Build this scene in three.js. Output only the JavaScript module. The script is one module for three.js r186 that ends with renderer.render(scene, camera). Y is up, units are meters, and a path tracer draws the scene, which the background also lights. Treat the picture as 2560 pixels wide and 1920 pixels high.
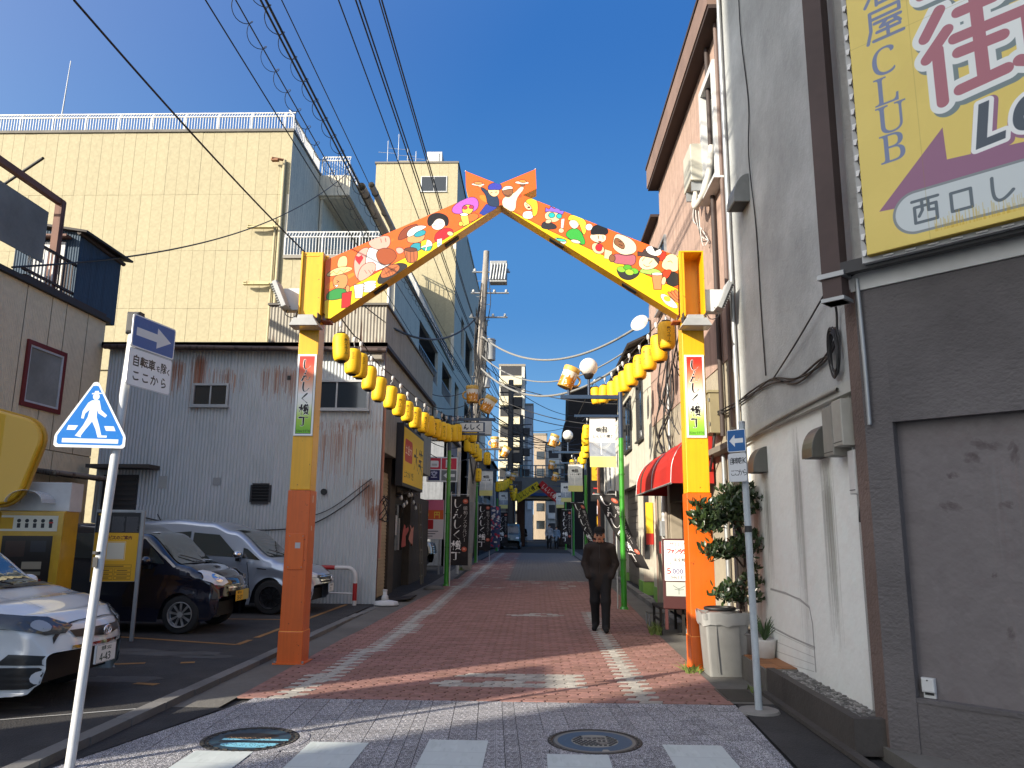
import * as THREE from 'three';
import { mergeGeometries, mergeVertices } from 'three/addons/utils/BufferGeometryUtils.js';
import { MarchingCubes } from 'three/addons/objects/MarchingCubes.js';
import { TessellateModifier } from 'three/addons/modifiers/TessellateModifier.js';
import { MeshBVH, acceleratedRaycast } from 'three-mesh-bvh';

// ---------------------------------------------------------------- camera, sky, sun, exposure
const scene = new THREE.Scene();
const FOC = 1920, CX = 1280, CY = 960, EYE = 1.6;            // focal length and centre in pixels of the 2560 x 1920 photograph
const camera = new THREE.PerspectiveCamera(2 * Math.atan(CY / FOC) * 180 / Math.PI, 4 / 3, 0.1, 2000);
camera.rotation.order = 'YXZ';
camera.rotation.set(0.190615, 0.031306, 0.008727);
camera.position.set(0, EYE, 0);
camera.updateMatrixWorld(true);
const renderer = new THREE.WebGLRenderer();
renderer.toneMapping = THREE.LinearToneMapping;
const EXPOSURE = 1.75, SKY_MIE = 6;
renderer.toneMappingExposure = EXPOSURE;
renderer.shadowMap.enabled = true;

const SUN_AZ = 50 * Math.PI / 180, SUN_EL = 22 * Math.PI / 180;
const sunDir = new THREE.Vector3(-Math.sin(SUN_AZ) * Math.cos(SUN_EL), Math.sin(SUN_EL), Math.cos(SUN_AZ) * Math.cos(SUN_EL));
const sun = new THREE.DirectionalLight(new THREE.Color(1, 0.91, 0.77), 5);
sun.position.copy(sunDir).multiplyScalar(120).add(new THREE.Vector3(0, 0, -30));
sun.target.position.set(0, 0, -30);
sun.castShadow = true;
sun.shadow.camera.left = -70; sun.shadow.camera.right = 70; sun.shadow.camera.top = 70; sun.shadow.camera.bottom = -70; sun.shadow.camera.far = 300;
sun.shadow.mapSize.set(4096, 4096);
scene.add(sun, sun.target);

{ // clear winter sky: deep blue away from the sun, whiter and brighter towards it and towards the horizon
const W = 512, H = 256, data = new Float32Array(W * H * 4), stops = [[0, [0.30, 0.56, 0.84]], [0.1, [0.20, 0.45, 0.78]], [0.3, [0.085, 0.285, 0.66]], [0.6, [0.042, 0.18, 0.54]], [1, [0.04, 0.155, 0.47]]];
for (let j = 0; j < H; j++) for (let i = 0; i < W; i++) {
const up = ((j + 0.5) / H - 0.5) * Math.PI, a = ((i + 0.5) / W - 0.5) * 2 * Math.PI;
const y = Math.sin(up), x = Math.cos(a) * Math.cos(up), z = Math.sin(a) * Math.cos(up);
const chi = Math.acos(Math.min(1, Math.max(-1, x * sunDir.x + y * sunDir.y + z * sunDir.z))), e = Math.max(0, y);
let k = 0; while (k < 3 && e > stops[k + 1][0]) k++;
const f = (e - stops[k][0]) / (stops[k + 1][0] - stops[k][0]), s = f * f * (3 - 2 * f), mie = SKY_MIE * (Math.exp(-2.4 * chi) - 0.012) * (1 + 0.5 * Math.exp(-e * 4)), dim = y < 0 ? 0.5 : 1, o = (j * W + i) * 4;
for (let c = 0; c < 3; c++) data[o + c] = dim * (stops[k][1][c] + (stops[k + 1][1][c] - stops[k][1][c]) * s + Math.max(0, mie) * [1, 0.92, 0.78][c]) / EXPOSURE;
data[o + 3] = 1;
}
const sky = new THREE.DataTexture(data, W, H, THREE.RGBAFormat, THREE.FloatType);
sky.mapping = THREE.EquirectangularReflectionMapping; sky.magFilter = THREE.LinearFilter; sky.needsUpdate = true;
scene.background = sky; scene.environment = sky;
}

// ---------------------------------------------------------------- photo pixel -> place
const V = (x, y, z) => new THREE.Vector3(x, y, z);
const eye = V(0, EYE, 0);
function ray(px, py) { return V((px - CX) / FOC, -(py - CY) / FOC, -1).applyQuaternion(camera.quaternion); }
function atX(px, py, X) { const d = ray(px, py); return eye.clone().addScaledVector(d, X / d.x); }
function atZ(px, py, Z) { const d = ray(px, py); return eye.clone().addScaledVector(d, Z / d.z); }
function gp(px, py, h = 0) { const d = ray(px, py); return eye.clone().addScaledVector(d, (h - EYE) / d.y); }
const rise = (z) => { const d = -z; return d < 13 ? 0 : d < 34 ? (d - 13) * 0.0172 : d < 60 ? 0.361 + (d - 34) * 0.004 : 0.465; };   // the street climbs a little
const D2R = Math.PI / 180;

// ---------------------------------------------------------------- random numbers and noise
function rng(seed) { let s = seed | 0; return () => { s = (s + 0x6d2b79f5) | 0; let t = Math.imul(s ^ (s >>> 15), 1 | s); t = (t + Math.imul(t ^ (t >>> 7), 61 | t)) ^ t; return ((t ^ (t >>> 14)) >>> 0) / 4294967296; }; }
const rnd = rng(7);
const rr = (a, b) => a + (b - a) * rnd();
const hash = (x, y, s) => { let h = Math.imul(x, 374761393) ^ Math.imul(y, 668265263) ^ Math.imul(s, 2147483647 & 0x9e3779b1); h = Math.imul(h ^ (h >>> 13), 1274126177); return ((h ^ (h >>> 16)) >>> 0) / 4294967296; };
function vnoise(x, y, per, s) {
const xi = Math.floor(x), yi = Math.floor(y), fx = x - xi, fy = y - yi, u = fx * fx * (3 - 2 * fx), v = fy * fy * (3 - 2 * fy), m = (a) => ((a % per) + per) % per;
const a = hash(m(xi), m(yi), s), b = hash(m(xi + 1), m(yi), s), c = hash(m(xi), m(yi + 1), s), d = hash(m(xi + 1), m(yi + 1), s);
return a + (b - a) * u + (c - a) * v + (a - b - c + d) * u * v;
}
const fbm = (u, v, n, oct, s) => { let t = 0, a = 0.5, f = n; for (let i = 0; i < oct; i++) { t += a * vnoise(u * f, v * f, f, s + i); a *= 0.5; f *= 2; } return t / (1 - Math.pow(0.5, oct)); };
// tileable texture; fn(u, v) gives [r, g, b] 0..1; size in metres of one tile
function tex(n, metres, fn, srgb = true) {
const d = new Uint8Array(n * n * 4);
for (let j = 0; j < n; j++) for (let i = 0; i < n; i++) { const c = fn(i / n, j / n), o = (j * n + i) * 4; for (let k = 0; k < 3; k++) d[o + k] = Math.max(0, Math.min(255, (c.length ? c[k] : c) * 255)); d[o + 3] = 255; }
const t = new THREE.DataTexture(d, n, n); t.wrapS = t.wrapT = THREE.RepeatWrapping; t.magFilter = THREE.LinearFilter; t.minFilter = THREE.LinearMipmapLinearFilter; t.generateMipmaps = true;
if (srgb) t.colorSpace = THREE.SRGBColorSpace;
t.repeat.set(1 / metres, 1 / metres); t.needsUpdate = true; return t;
}
const g3 = (g) => [g, g, g];
const T = {
grain: tex(256, 0.9, (u, v) => g3(0.82 + 0.12 * fbm(u, v, 8, 4, 1) + 0.06 * hash(u * 256 | 0, v * 256 | 0, 3))),
patch: tex(512, 3.1, (u, v) => g3(0.70 + 0.25 * fbm(u, v, 5, 5, 11) + 0.05 * fbm(u, v, 64, 2, 12))),
stain: tex(512, 2.7, (u, v) => { const s = fbm(u, v * 0.999, 40, 1, 21), f = vnoise(u * 48, v * 3, 48, 5) * 0.6 + vnoise(u * 120, v * 5, 120, 6) * 0.4; return g3(0.74 + 0.2 * (1 - f * f) + 0.06 * s); }),
asphalt: tex(512, 1.3, (u, v) => { const h = hash(u * 512 | 0, v * 512 | 0, 9); return g3(0.5 + 0.22 * fbm(u, v, 6, 5, 31) + (h > 0.93 ? 0.3 : 0.12 * h)); }),
asphaltB: tex(256, 0.6, (u, v) => g3(fbm(u, v, 64, 2, 32)), false),
speck: tex(512, 0.75, (u, v) => { const h = vnoise(u * 190, v * 190, 190, 41), q = vnoise(u * 300, v * 300, 300, 42), b = h * 0.6 + q * 0.4, s = b > 0.6 ? 1 : b > 0.45 ? 0.62 : b > 0.33 ? 0.4 : 0.22; const w = 0.92 + 0.1 * fbm(u, v, 4, 3, 43); return [s * w, s * w, s * w * 1.03]; }),
stucco: tex(512, 0.8, (u, v) => g3(0.55 * fbm(u, v, 48, 3, 51) + 0.45 * fbm(u, v, 14, 3, 52)), false),
fineB: tex(256, 0.5, (u, v) => g3(fbm(u, v, 32, 3, 61)), false),
wood: tex(256, 0.7, (u, v) => g3(0.68 + 0.3 * fbm(u, v * 0.98, 4, 2, 71) * vnoise(u * 60, v * 4, 60, 72))),
clay: tex(256, 0.5, (u, v) => g3(0.72 + 0.2 * fbm(u, v, 12, 4, 81) + 0.08 * hash(u * 256 | 0, v * 256 | 0, 83))),
rust: tex(512, 3.3, (u, v) => { const f = vnoise(u * 60, v * 4, 60, 91) * 0.55 + vnoise(u * 150, v * 9, 150, 92) * 0.45, m = fbm(u, v, 4, 3, 93); const k = Math.max(0, f * 0.75 + m * 0.55 - 0.83) * 5; const b = 0.84 + 0.14 * fbm(u, v, 10, 3, 94); const t = Math.min(1, k); return [b * (1 - t) + 0.36 * t, b * (1 - t) + 0.2 * t, b * (1 - t) + 0.12 * t]; }),
paint: tex(512, 1.7, (u, v) => { const m = fbm(u, v, 6, 4, 111), d = vnoise(u * 170, v * 120, 170, 112) * 0.5 + vnoise(u * 60, v * 40, 60, 113) * 0.5, st = vnoise(u * 90, v * 5, 90, 114), b = 0.86 + 0.1 * m + 0.05 * st, k = d + m * 0.3 > 1.1 ? 1 : 0; return k ? [0.5, 0.34, 0.24] : [b, b, b * 0.98]; }),
leafB: tex(64, 0.1, (u, v) => g3(fbm(u, v, 8, 3, 99)), false),
};

// ---------------------------------------------------------------- materials
const mats = new Map();
function mk(c, rough = 0.8, o = {}) {
const key = JSON.stringify([c, rough, Object.keys(o).map((k) => [k, o[k]?.uuid ?? o[k]])]);
if (mats.has(key)) return mats.get(key);
const m = new THREE[o.clearcoat || o.transmission || o.sheen ? 'MeshPhysicalMaterial' : 'MeshStandardMaterial']({ roughness: rough });
m.color = Array.isArray(c) ? new THREE.Color().setRGB(...c) : new THREE.Color(c);
const { map, bump, bs, ...rest } = o;
if (map) m.map = map;
if (bump) { m.bumpMap = bump; m.bumpScale = bs ?? 0.002; }
for (const k in rest) m[k] = rest[k];
mats.set(key, m); return m;
}
const tinted = (m, k) => { const key = m.uuid + k; if (mats.has(key)) return mats.get(key); const n = m.clone(); n.color.multiplyScalar(k); mats.set(key, n); return n; };

// ---------------------------------------------------------------- geometry helpers (all in world metres; uv in metres unless kept)
function plain(g) { g = g.index ? g.toNonIndexed() : g; for (const k of Object.keys(g.attributes)) if (!['position', 'normal', 'uv', 'color'].includes(k)) g.deleteAttribute(k); if (!g.attributes.normal) g.computeVertexNormals(); return g; }
function boxUV(g) {
const p = g.attributes.position, uv = new Float32Array(p.count * 2), a = V(), b = V(), c = V(), e = V(), f = V();
for (let i = 0; i < p.count; i += 3) {
a.fromBufferAttribute(p, i); b.fromBufferAttribute(p, i + 1); c.fromBufferAttribute(p, i + 2);
e.subVectors(b, a); f.subVectors(c, a); e.cross(f); const x = Math.abs(e.x), y = Math.abs(e.y), z = Math.abs(e.z);
[a, b, c].forEach((q, k) => { const o = (i + k) * 2; if (y >= x && y >= z) { uv[o] = q.x; uv[o + 1] = q.z; } else if (x >= z) { uv[o] = q.z; uv[o + 1] = q.y; } else { uv[o] = q.x; uv[o + 1] = q.y; } });
}
g.setAttribute('uv', new THREE.BufferAttribute(uv, 2)); return g;
}
const keep = (g) => { g.userData.keep = true; return g; };
function mergeAll(geos) {
const list = (Array.isArray(geos) ? geos.flat(5) : [geos]).map((g) => { const k = g.userData.keep; g = plain(g); if (!k || !g.attributes.uv) boxUV(g); return g; });
if (list.length === 1) return list[0];
const anyC = list.some((g) => g.attributes.color);
for (const g of list) if (anyC && !g.attributes.color) g.setAttribute('color', new THREE.BufferAttribute(new Float32Array(g.attributes.position.count * 3).fill(1), 3));
return mergeGeometries(list);
}
const bases = new WeakMap(), names = new Map();
const numbered = (n) => { const k = names.get(n) ?? 0; names.set(n, k + 1); return k ? `${n}_${String(k).padStart(3, '0')}` : n; };
const baseOf = (o) => { while (o && o !== scene) { if (bases.has(o)) return bases.get(o); o = o.parent; } return null; };
function obj(name, geos, material, parent = scene) {
let g = mergeAll(geos);
const b = baseOf(parent); if (b) { g = g.clone(); g.translate(-b.x, -b.y, -b.z); }
const m = new THREE.Mesh(g, material); m.name = parent === scene ? numbered(name) : name; m.castShadow = m.receiveShadow = true; parent.add(m); return m;
}
function thing(name, label, category, base, group) {
const o = new THREE.Group(); o.name = numbered(name); scene.add(o); o.position.copy(base ?? V(0, 0, 0)); bases.set(o, o.position.clone());
o.userData = { label, category }; if (group) o.userData.group = group; return o;
}
function tag(o, label, category, group) { o.userData.label = label; o.userData.category = category; if (group) o.userData.group = group; return o; }
function struct(name, geos, m, parent = scene) { const o = obj(name, geos, m, parent); o.userData.kind = 'structure'; return o; }
const stuff = (o) => { o.userData.kind = 'stuff'; return o; };
function copyOf(root, pos, turn = 0, label, group) {
const c = root.clone(); c.name = numbered(root.name.replace(/_\d{3}$/, '')); scene.add(c); c.position.copy(pos); c.rotation.y = turn;
c.userData = { ...root.userData }; if (label) c.userData.label = label; if (group) c.userData.group = group; return c;
}
const bx = (x0, x1, y0, y1, z0, z1) => new THREE.BoxGeometry(Math.abs(x1 - x0), Math.abs(y1 - y0), Math.abs(z1 - z0)).translate((x0 + x1) / 2, (y0 + y1) / 2, (z0 + z1) / 2);
// box with chamfered vertical/horizontal edges
function cbx(x0, x1, y0, y1, z0, z1, c = 0.01) {
const w = Math.abs(x1 - x0) - 2 * c, h = Math.abs(y1 - y0) - 2 * c, d = Math.abs(z1 - z0) - 2 * c, s = new THREE.Shape();
s.moveTo(-w / 2, -h / 2); s.lineTo(w / 2, -h / 2); s.lineTo(w / 2, h / 2); s.lineTo(-w / 2, h / 2); s.closePath();
return new THREE.ExtrudeGeometry(s, { depth: Math.max(d, 0.001), bevelEnabled: true, bevelThickness: c, bevelSize: c, bevelSegments: 2 }).translate((x0 + x1) / 2, (y0 + y1) / 2, Math.min(z0, z1) + c);
}
function cyl(a, b, r0, r1 = r0, seg = 10, open = false) {
const d = V().subVectors(b, a), g = new THREE.CylinderGeometry(r1, r0, d.length(), seg, 1, open);
g.applyQuaternion(new THREE.Quaternion().setFromUnitVectors(V(0, 1, 0), d.clone().normalize())); const m = a.clone().add(b).multiplyScalar(0.5); return g.translate(m.x, m.y, m.z);
}
const tube = (pts, r, seg = 6, n) => new THREE.TubeGeometry(new THREE.CatmullRomCurve3(pts), n ?? Math.max(4, pts.length * 4), r, seg, false);
const sag = (a, b, s, n = 12) => Array.from({ length: n + 1 }, (_, i) => { const t = i / n, p = a.clone().lerp(b, t); p.y -= 4 * s * t * (1 - t); return p; });
const shapeOf = (pts) => { const s = new THREE.Shape(); pts.forEach(([x, y], i) => (i ? s.lineTo(x, y) : s.moveTo(x, y))); s.closePath(); return s; };
function ext(pts, depth, bevel = 0, holes = [], seg = 2) {
const s = shapeOf(pts); for (const h of holes) { const p = new THREE.Path(); h.forEach(([x, y], i) => (i ? p.lineTo(x, y) : p.moveTo(x, y))); p.closePath(); s.holes.push(p); }
return new THREE.ExtrudeGeometry(s, { depth, bevelEnabled: bevel > 0, bevelThickness: bevel, bevelSize: bevel, bevelOffset: -bevel, bevelSegments: seg });
}
const lathe = (pts, seg = 16) => new THREE.LatheGeometry(pts.map(([x, y]) => new THREE.Vector2(x, y)), seg);
const roundRect = (w, h, r, n = 4) => { const o = []; for (const [cx, cy, a0] of [[w / 2 - r, h / 2 - r, 0], [-w / 2 + r, h / 2 - r, 90], [-w / 2 + r, -h / 2 + r, 180], [w / 2 - r, -h / 2 + r, 270]]) for (let i = 0; i <= n; i++) { const a = (a0 + 90 * i / n) * D2R; o.push([cx + r * Math.cos(a), cy + r * Math.sin(a)]); } return o; };
const faceX = (g, x) => g.rotateY(-Math.PI / 2).translate(x, 0, 0);       // a shape drawn in (z', y): local +x becomes -... see wallX
// a sheet with waves across, in the x-y plane from (0,0) to (w,h); its ridges point to +z
function corr(w, h, pitch = 0.076, amp = 0.009, per = 6) {
const n = Math.max(2, Math.round(w / pitch * per)), pos = [], idx = [];
for (let i = 0; i <= n; i++) { const x = w * i / n, z = amp * Math.sin(x / pitch * 2 * Math.PI); pos.push(x, 0, z, x, h, z); }
for (let i = 0; i < n; i++) { const a = i * 2; idx.push(a, a + 2, a + 1, a + 1, a + 2, a + 3); }
const g = new THREE.BufferGeometry(); g.setAttribute('position', new THREE.Float32BufferAttribute(pos, 3)); g.setIndex(idx); g.computeVertexNormals(); return g;
}
// ribbed siding with flat ridges and narrow grooves
function ribbed(w, h, pitch = 0.05, amp = 0.006) {
const pos = [], idx = []; let x = 0, k = 0; const pts = [];
while (x < w) { pts.push([x, amp], [Math.min(w, x + pitch * 0.6), amp], [Math.min(w, x + pitch * 0.7), 0], [Math.min(w, x + pitch * 0.9), 0]); x += pitch; }
pts.push([w, amp]); pts.forEach(([a, z]) => pos.push(a, 0, z, a, h, z));
for (let i = 0; i < pts.length - 1; i++) { const a = i * 2; idx.push(a, a + 2, a + 1, a + 1, a + 2, a + 3); }
const g = new THREE.BufferGeometry(); g.setAttribute('position', new THREE.Float32BufferAttribute(pos, 3)); g.setIndex(idx); const q = g.toNonIndexed(); q.computeVertexNormals(); return q;
}
// quad with uv 0..1 from four corners (bottom left, bottom right, top right, top left)
function quad(a, b, c, d) {
const g = new THREE.BufferGeometry(); g.setAttribute('position', new THREE.Float32BufferAttribute([a, b, c, a, c, d].flatMap((p) => [p.x, p.y, p.z]), 3));
g.setAttribute('uv', new THREE.Float32BufferAttribute([0, 0, 1, 0, 1, 1, 0, 0, 1, 1, 0, 1], 2)); g.computeVertexNormals(); return keep(g);
}
const rectZ = (x0, x1, y0, y1, z) => quad(V(x0, y0, z), V(x1, y0, z), V(x1, y1, z), V(x0, y1, z));            // faces +z
const rectXm = (x, zl, zr, y0, y1) => quad(V(x, y0, zl), V(x, y0, zr), V(x, y1, zr), V(x, y1, zl));             // faces -x when zl is farther; left edge at zl
function flatUV(g, x0, y0, w, h) { g = plain(g); const p = g.attributes.position, uv = new Float32Array(p.count * 2); for (let i = 0; i < p.count; i++) { uv[2 * i] = (p.getX(i) - x0) / w; uv[2 * i + 1] = (p.getY(i) - y0) / h; } g.setAttribute('uv', new THREE.BufferAttribute(uv, 2)); return keep(g); }
// wall facing the street: outline and holes in (s, y) with s = -z; thickness d towards +x from x
const wallS = (pts, d, x, holes = [], bevel = 0) => ext(pts, d, bevel, holes).rotateY(Math.PI / 2).translate(x, 0, 0);
const rect = (a, b, y0, y1) => [[a, y0], [b, y0], [b, y1], [a, y1]];

// ---------------------------------------------------------------- lettering: strokes on a 100 x 100 grid, y down ("~" = curved)
const GL = {};
const addG = (t) => t.trim().split('\n').forEach((l) => { const [c, ...r] = l.trim().split(':'); GL[c] = r.join(':').split('|').map((s) => { s = s.trim(); const cur = s[0] === '~'; return { cur, p: s.replace('~', '').trim().split(/\s+/).map((q) => [+q.slice(0, 2), +q.slice(2)]) }; }); });
addG(`
し:~3208 2962 4090 6488 8864
ん:~5206 1594 3858 5255 5888 7892 9364
く:7206 2450 7894
横:0530 4530|2505 2596|2532 0566|2836 4557|5016 9616|6204 6230|8204 8230|4832 9832|5545 9045 9078 5578 5545|7232 7278|5561 9061|6580 4896|8080 9896
丁:0815 9215|5215 5285 4092 2888
自:5002 4218|2018 8018 8096 2096 2018|2044 8044|2069 8069
転:0515 4815|0830 4530 4562 0862 0830|0846 4546|0275 5075|2605 2698|5520 9520|5042 9842|7042 5585 9280|8362 9690
車:1015 9015|2030 8030 8065 2065 2030|2047 8047|0580 9580|5003 5098
を:1520 8018|~5005 4040 2558|~2060 4848 5262 5280|~8545 5060 4080 5592 8590
除:0808 3508 2030 3552 3065 2268|0808 0898|6505 4032|6505 9832|5335 8235|4852 9252|6835 6890 5892|5568 4288|8065 9585
こ:~2520 5025 7520|~2265 2885 5090 8282
か:~1032 5028 6040 5880 4590|~3808 3050 1090|~7525 9050 9255
ら:~4008 6018|~3025 2865 3562 6048 8062 7585 3592
酒:0812 1820|0340 1548|0590 2262|3010 9810|3530 9330 9395|3530 3595|5510 5548 4058|7510 7550 9055|3568 9368|3592 9392
居:1508 9008 9028 1528|1508 1560 0595|2845 9545|6030 6062|3562 9062 9092 3592 3562
屋:1508 9008 9028 1528|1508 1560 0595|2542 9242|5545 4058 8555|7848 9062|3070 8870|5858 5892|2092 9692
街:2005 0528|2528 0550|1545 1598|3515 6515|5003 5045|3040 6840|3255 6855|5045 5090|3092 6888|7212 9812|7040 9940|8840 8890 7885
西:0812 9212|1535 8535 8592 1592 1535|4012 4050 2870|6012 6055 8558
口:2020 8020 8085 2085 2020
大:0835 9235|5005 4850 1092|5240 9292
笑:~3003 1022|2014 4814|3318 4030|~6503 5220|5814 9514|7518 8430|1845 8040|0862 9262|5042 4565 1095|5265 9095
サ:0530 9530|3008 3060|7008 7058 4592
ロ:2020 8020 8085 2085 2020
ン:~1520 3532|~8522 6575 1590
フ:1515 8515 7560 3592
ァ:2035 7535 6052|4850 4572 3088
タ:4005 1055|3525 8525 6575 2595|3550 7065
ジ:1515 3025|1040 2850|~8540 5580 1592|7005 8018|8500 9512
ー:1050 9050
ス:1515 8015 5060 1092|5560 9092
ノ:7508 6050 2092
ル:3012 2860 0592|6008 6088 9560
昭:0815 3815 3885 0885 0815|0850 3850|5012 9212 8845 7542|7012 6035 4550|5558 9058 9092 5592 5558
和:4505 1515|0532 5232|2812 2898|2835 0370|3038 5060|6025 9525 9585 6085 6025
ビ:2510 2580 4090 8588|2548 7535|7508 8320|8803 9615
の:~5020 4580 2085 1255 3022 6515 8835 9060 6592
ご:~2025 4530 6525|~1865 2585 5090 7882|8008 8820|9304 9914
案:5002 5012|1028 1015 9015 9028|4015 3040 6055|6520 4055 2858|1035 9035|1065 9065|5055 5098|4568 1092|5568 9092
内:1525 8525 8592 7890|1525 1598|5005 5030 2570|5245 7870
円:1512 8512 8595|1512 1595|5012 5050|1550 8550
空:5002 5012|1028 1015 9015 9028|3525 2048|6525 7040 8838|2558 7558|5058 5090|1092 9092
完:5002 5012|1028 1015 9015 9028|2842 7242|1058 9058|4058 3580 1095|6058 6090 9090 9278
全:5005 1040|5005 9040|2545 7545|3065 7065|5045 5092|1592 8592
前:3005 3818|7005 6218|0522 9522|1535 1598|1535 4535 4595|1552 4552|1570 4570|6535 6580|8530 8595 7592
金:5005 0842|5005 9242|2842 7242|1560 8560|5042 5092|2868 3880|7268 6280|0895 9295
只:2510 7510 7550 2550 2510|3558 1092|6558 9092
今:5005 1045|5005 9045|3542 6542|2560 7560 5095
ク:4005 1050|3522 8522 6578 3095
レ:2508 2590 8550
ッ:2545 3258|4542 5255|8042 6078 4590
ト:3505 3595|3540 8062
湘:0812 1820|0338 1545|0590 2060|2532 5032|3808 3898|3835 2570|6015 9215 9290 6090 6015|6040 9240|6065 9265
南:1015 9015|5002 5030|1530 8530 8595|1530 1598|4038 4548|6038 5548|3055 7055|2572 7572|5055 5090
う:~3005 6515|~1545 5032 8045 7080 4598
す:1020 9020|~5503 5550 4058 3848 5040 5870 4095
い:~1520 1570 3085|~7525 9060
角:4002 1530|3812 7012 5830|2030 8030 8095|2030 1895|2050 8050|2070 8070|5030 5092
ハ:3525 1085|6020 9085
イ:8005 1050|5535 5598
ボ:1030 8030|5005 5090 4085|3048 1075|6848 8875|8503 9213
お:1028 6025|~3505 3590 1580 4558 8068 6090|7018 9035
め:~2515 5575|~6010 4075 1580 1555 5032 8550 6592
で:1520 8520 4045 6088 8085|7540 8252|8535 9447
土:2035 8035|5008 5090|0890 9290
`);
function glyph(c, ch, x, y, s, col, lw, sx = 1) {            // one character with its top left corner at x, y
const g = GL[ch]; c.strokeStyle = col; c.fillStyle = col; c.lineCap = 'round'; c.lineJoin = 'round';
if (!g) { c.save(); c.font = `bold ${s * 1.05}px sans-serif`; c.textBaseline = 'alphabetic'; c.translate(x, y + s * 0.92); c.scale(sx, 1); c.fillText(ch, 0, 0); c.restore(); return; }
c.lineWidth = lw; const k = s / 100;
for (const { cur, p } of g) {
c.beginPath(); c.moveTo(x + p[0][0] * k * sx, y + p[0][1] * k);
if (cur) { for (let i = 1; i < p.length - 1; i++) { const e = i === p.length - 2 ? p[i + 1] : [(p[i][0] + p[i + 1][0]) / 2, (p[i][1] + p[i + 1][1]) / 2]; c.quadraticCurveTo(x + p[i][0] * k * sx, y + p[i][1] * k, x + e[0] * k * sx, y + e[1] * k); } if (p.length === 2) c.lineTo(x + p[1][0] * k * sx, y + p[1][1] * k); } else for (let i = 1; i < p.length; i++) c.lineTo(x + p[i][0] * k * sx, y + p[i][1] * k);
c.stroke();
}
}
function rowText(c, str, x, y, s, col, lw, gap = 1.06, sx = 1) { [...str].forEach((ch, i) => glyph(c, ch, x + i * s * gap * sx, y, s, col, lw, sx)); }
function colText(c, str, x, y, s, col, lw, gap = 1.1, sx = 1) {
[...str].forEach((ch, i) => { if (ch === 'ー') { c.strokeStyle = col; c.lineWidth = lw; c.lineCap = 'round'; c.beginPath(); c.moveTo(x + s * 0.5 * sx, y + i * s * gap + s * 0.08); c.lineTo(x + s * 0.5 * sx, y + i * s * gap + s * 0.92); c.stroke(); } else glyph(c, ch, x, y + i * s * gap, s, col, lw, sx); });
}
function brushCol(c, str, x, y, s, col, lw, gap) {           // brush lettering: strokes that swell and thin
[...str].forEach((ch, i) => { const g = GL[ch]; c.fillStyle = col; const k = s / 100;
for (const { cur, p } of g) { const pts = p.map(([a, b]) => V(x + a * k, y + i * s * gap + b * k, 0)), cv = cur && p.length > 2 ? new THREE.CatmullRomCurve3(pts) : null, n = 26;
const at = (t) => { if (cv) return cv.getPoint(t); const f = t * (pts.length - 1), j = Math.min(pts.length - 2, Math.floor(f)); return pts[j].clone().lerp(pts[j + 1], f - j); };
for (let q = 0; q <= n; q++) { const t = q / n, a = at(t), w = lw * (0.62 + 0.5 * Math.sin(t * Math.PI * 1.6 + 0.9) * (1 - t * 0.35)); c.beginPath(); c.ellipse(a.x, a.y, Math.max(1, w), Math.max(1, w * 0.72), -0.7, 0, 7); c.fill(); } } });
}
function canvasTex(w, h, draw) {
const c = document.createElement('canvas'); c.width = w; c.height = h; draw(c.getContext('2d'), w, h);
const t = new THREE.CanvasTexture(c); t.colorSpace = THREE.SRGBColorSpace; t.anisotropy = 8; return t;
}
const printMat = (w, h, draw, rough = 0.55, o = {}) => { const m = new THREE.MeshStandardMaterial({ map: canvasTex(w, h, draw), roughness: rough }); Object.assign(m, o); return m; };
const fillR = (c, x, y, w, h, col) => { c.fillStyle = col; c.fillRect(x, y, w, h); };
function rrect(c, x, y, w, h, r) { c.beginPath(); c.moveTo(x + r, y); c.arcTo(x + w, y, x + w, y + h, r); c.arcTo(x + w, y + h, x, y + h, r); c.arcTo(x, y + h, x, y, r); c.arcTo(x, y, x + w, y, r); c.closePath(); }
function mottle(c, w, h, n, cols, r0, r1, alpha, seed) { const q = rng(seed); c.globalAlpha = alpha; for (let i = 0; i < n; i++) { c.fillStyle = cols[(q() * cols.length) | 0]; c.beginPath(); c.ellipse(q() * w, q() * h, r0 + q() * (r1 - r0), r0 + q() * (r1 - r0), q() * 3, 0, 7); c.fill(); } c.globalAlpha = 1; }
// runs of dirt below a point: many thin uneven vertical strokes
function runs(c, x, y, w, len, col, n, seed) { const q = rng(seed); c.strokeStyle = col; for (let i = 0; i < n; i++) { const a = x + (q() + q() - 1) * w / 2, l = len * (0.25 + 0.75 * q()), y0 = y + q() * len * 0.25; c.globalAlpha = 0.02 + 0.05 * q(); c.lineWidth = 2 + q() * 7; c.beginPath(); c.moveTo(a, y0); c.lineTo(a + (q() - 0.5) * 3, y0 + l * 0.5); c.lineTo(a + (q() - 0.5) * 5, y0 + l); c.stroke(); } c.globalAlpha = 1; }

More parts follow.
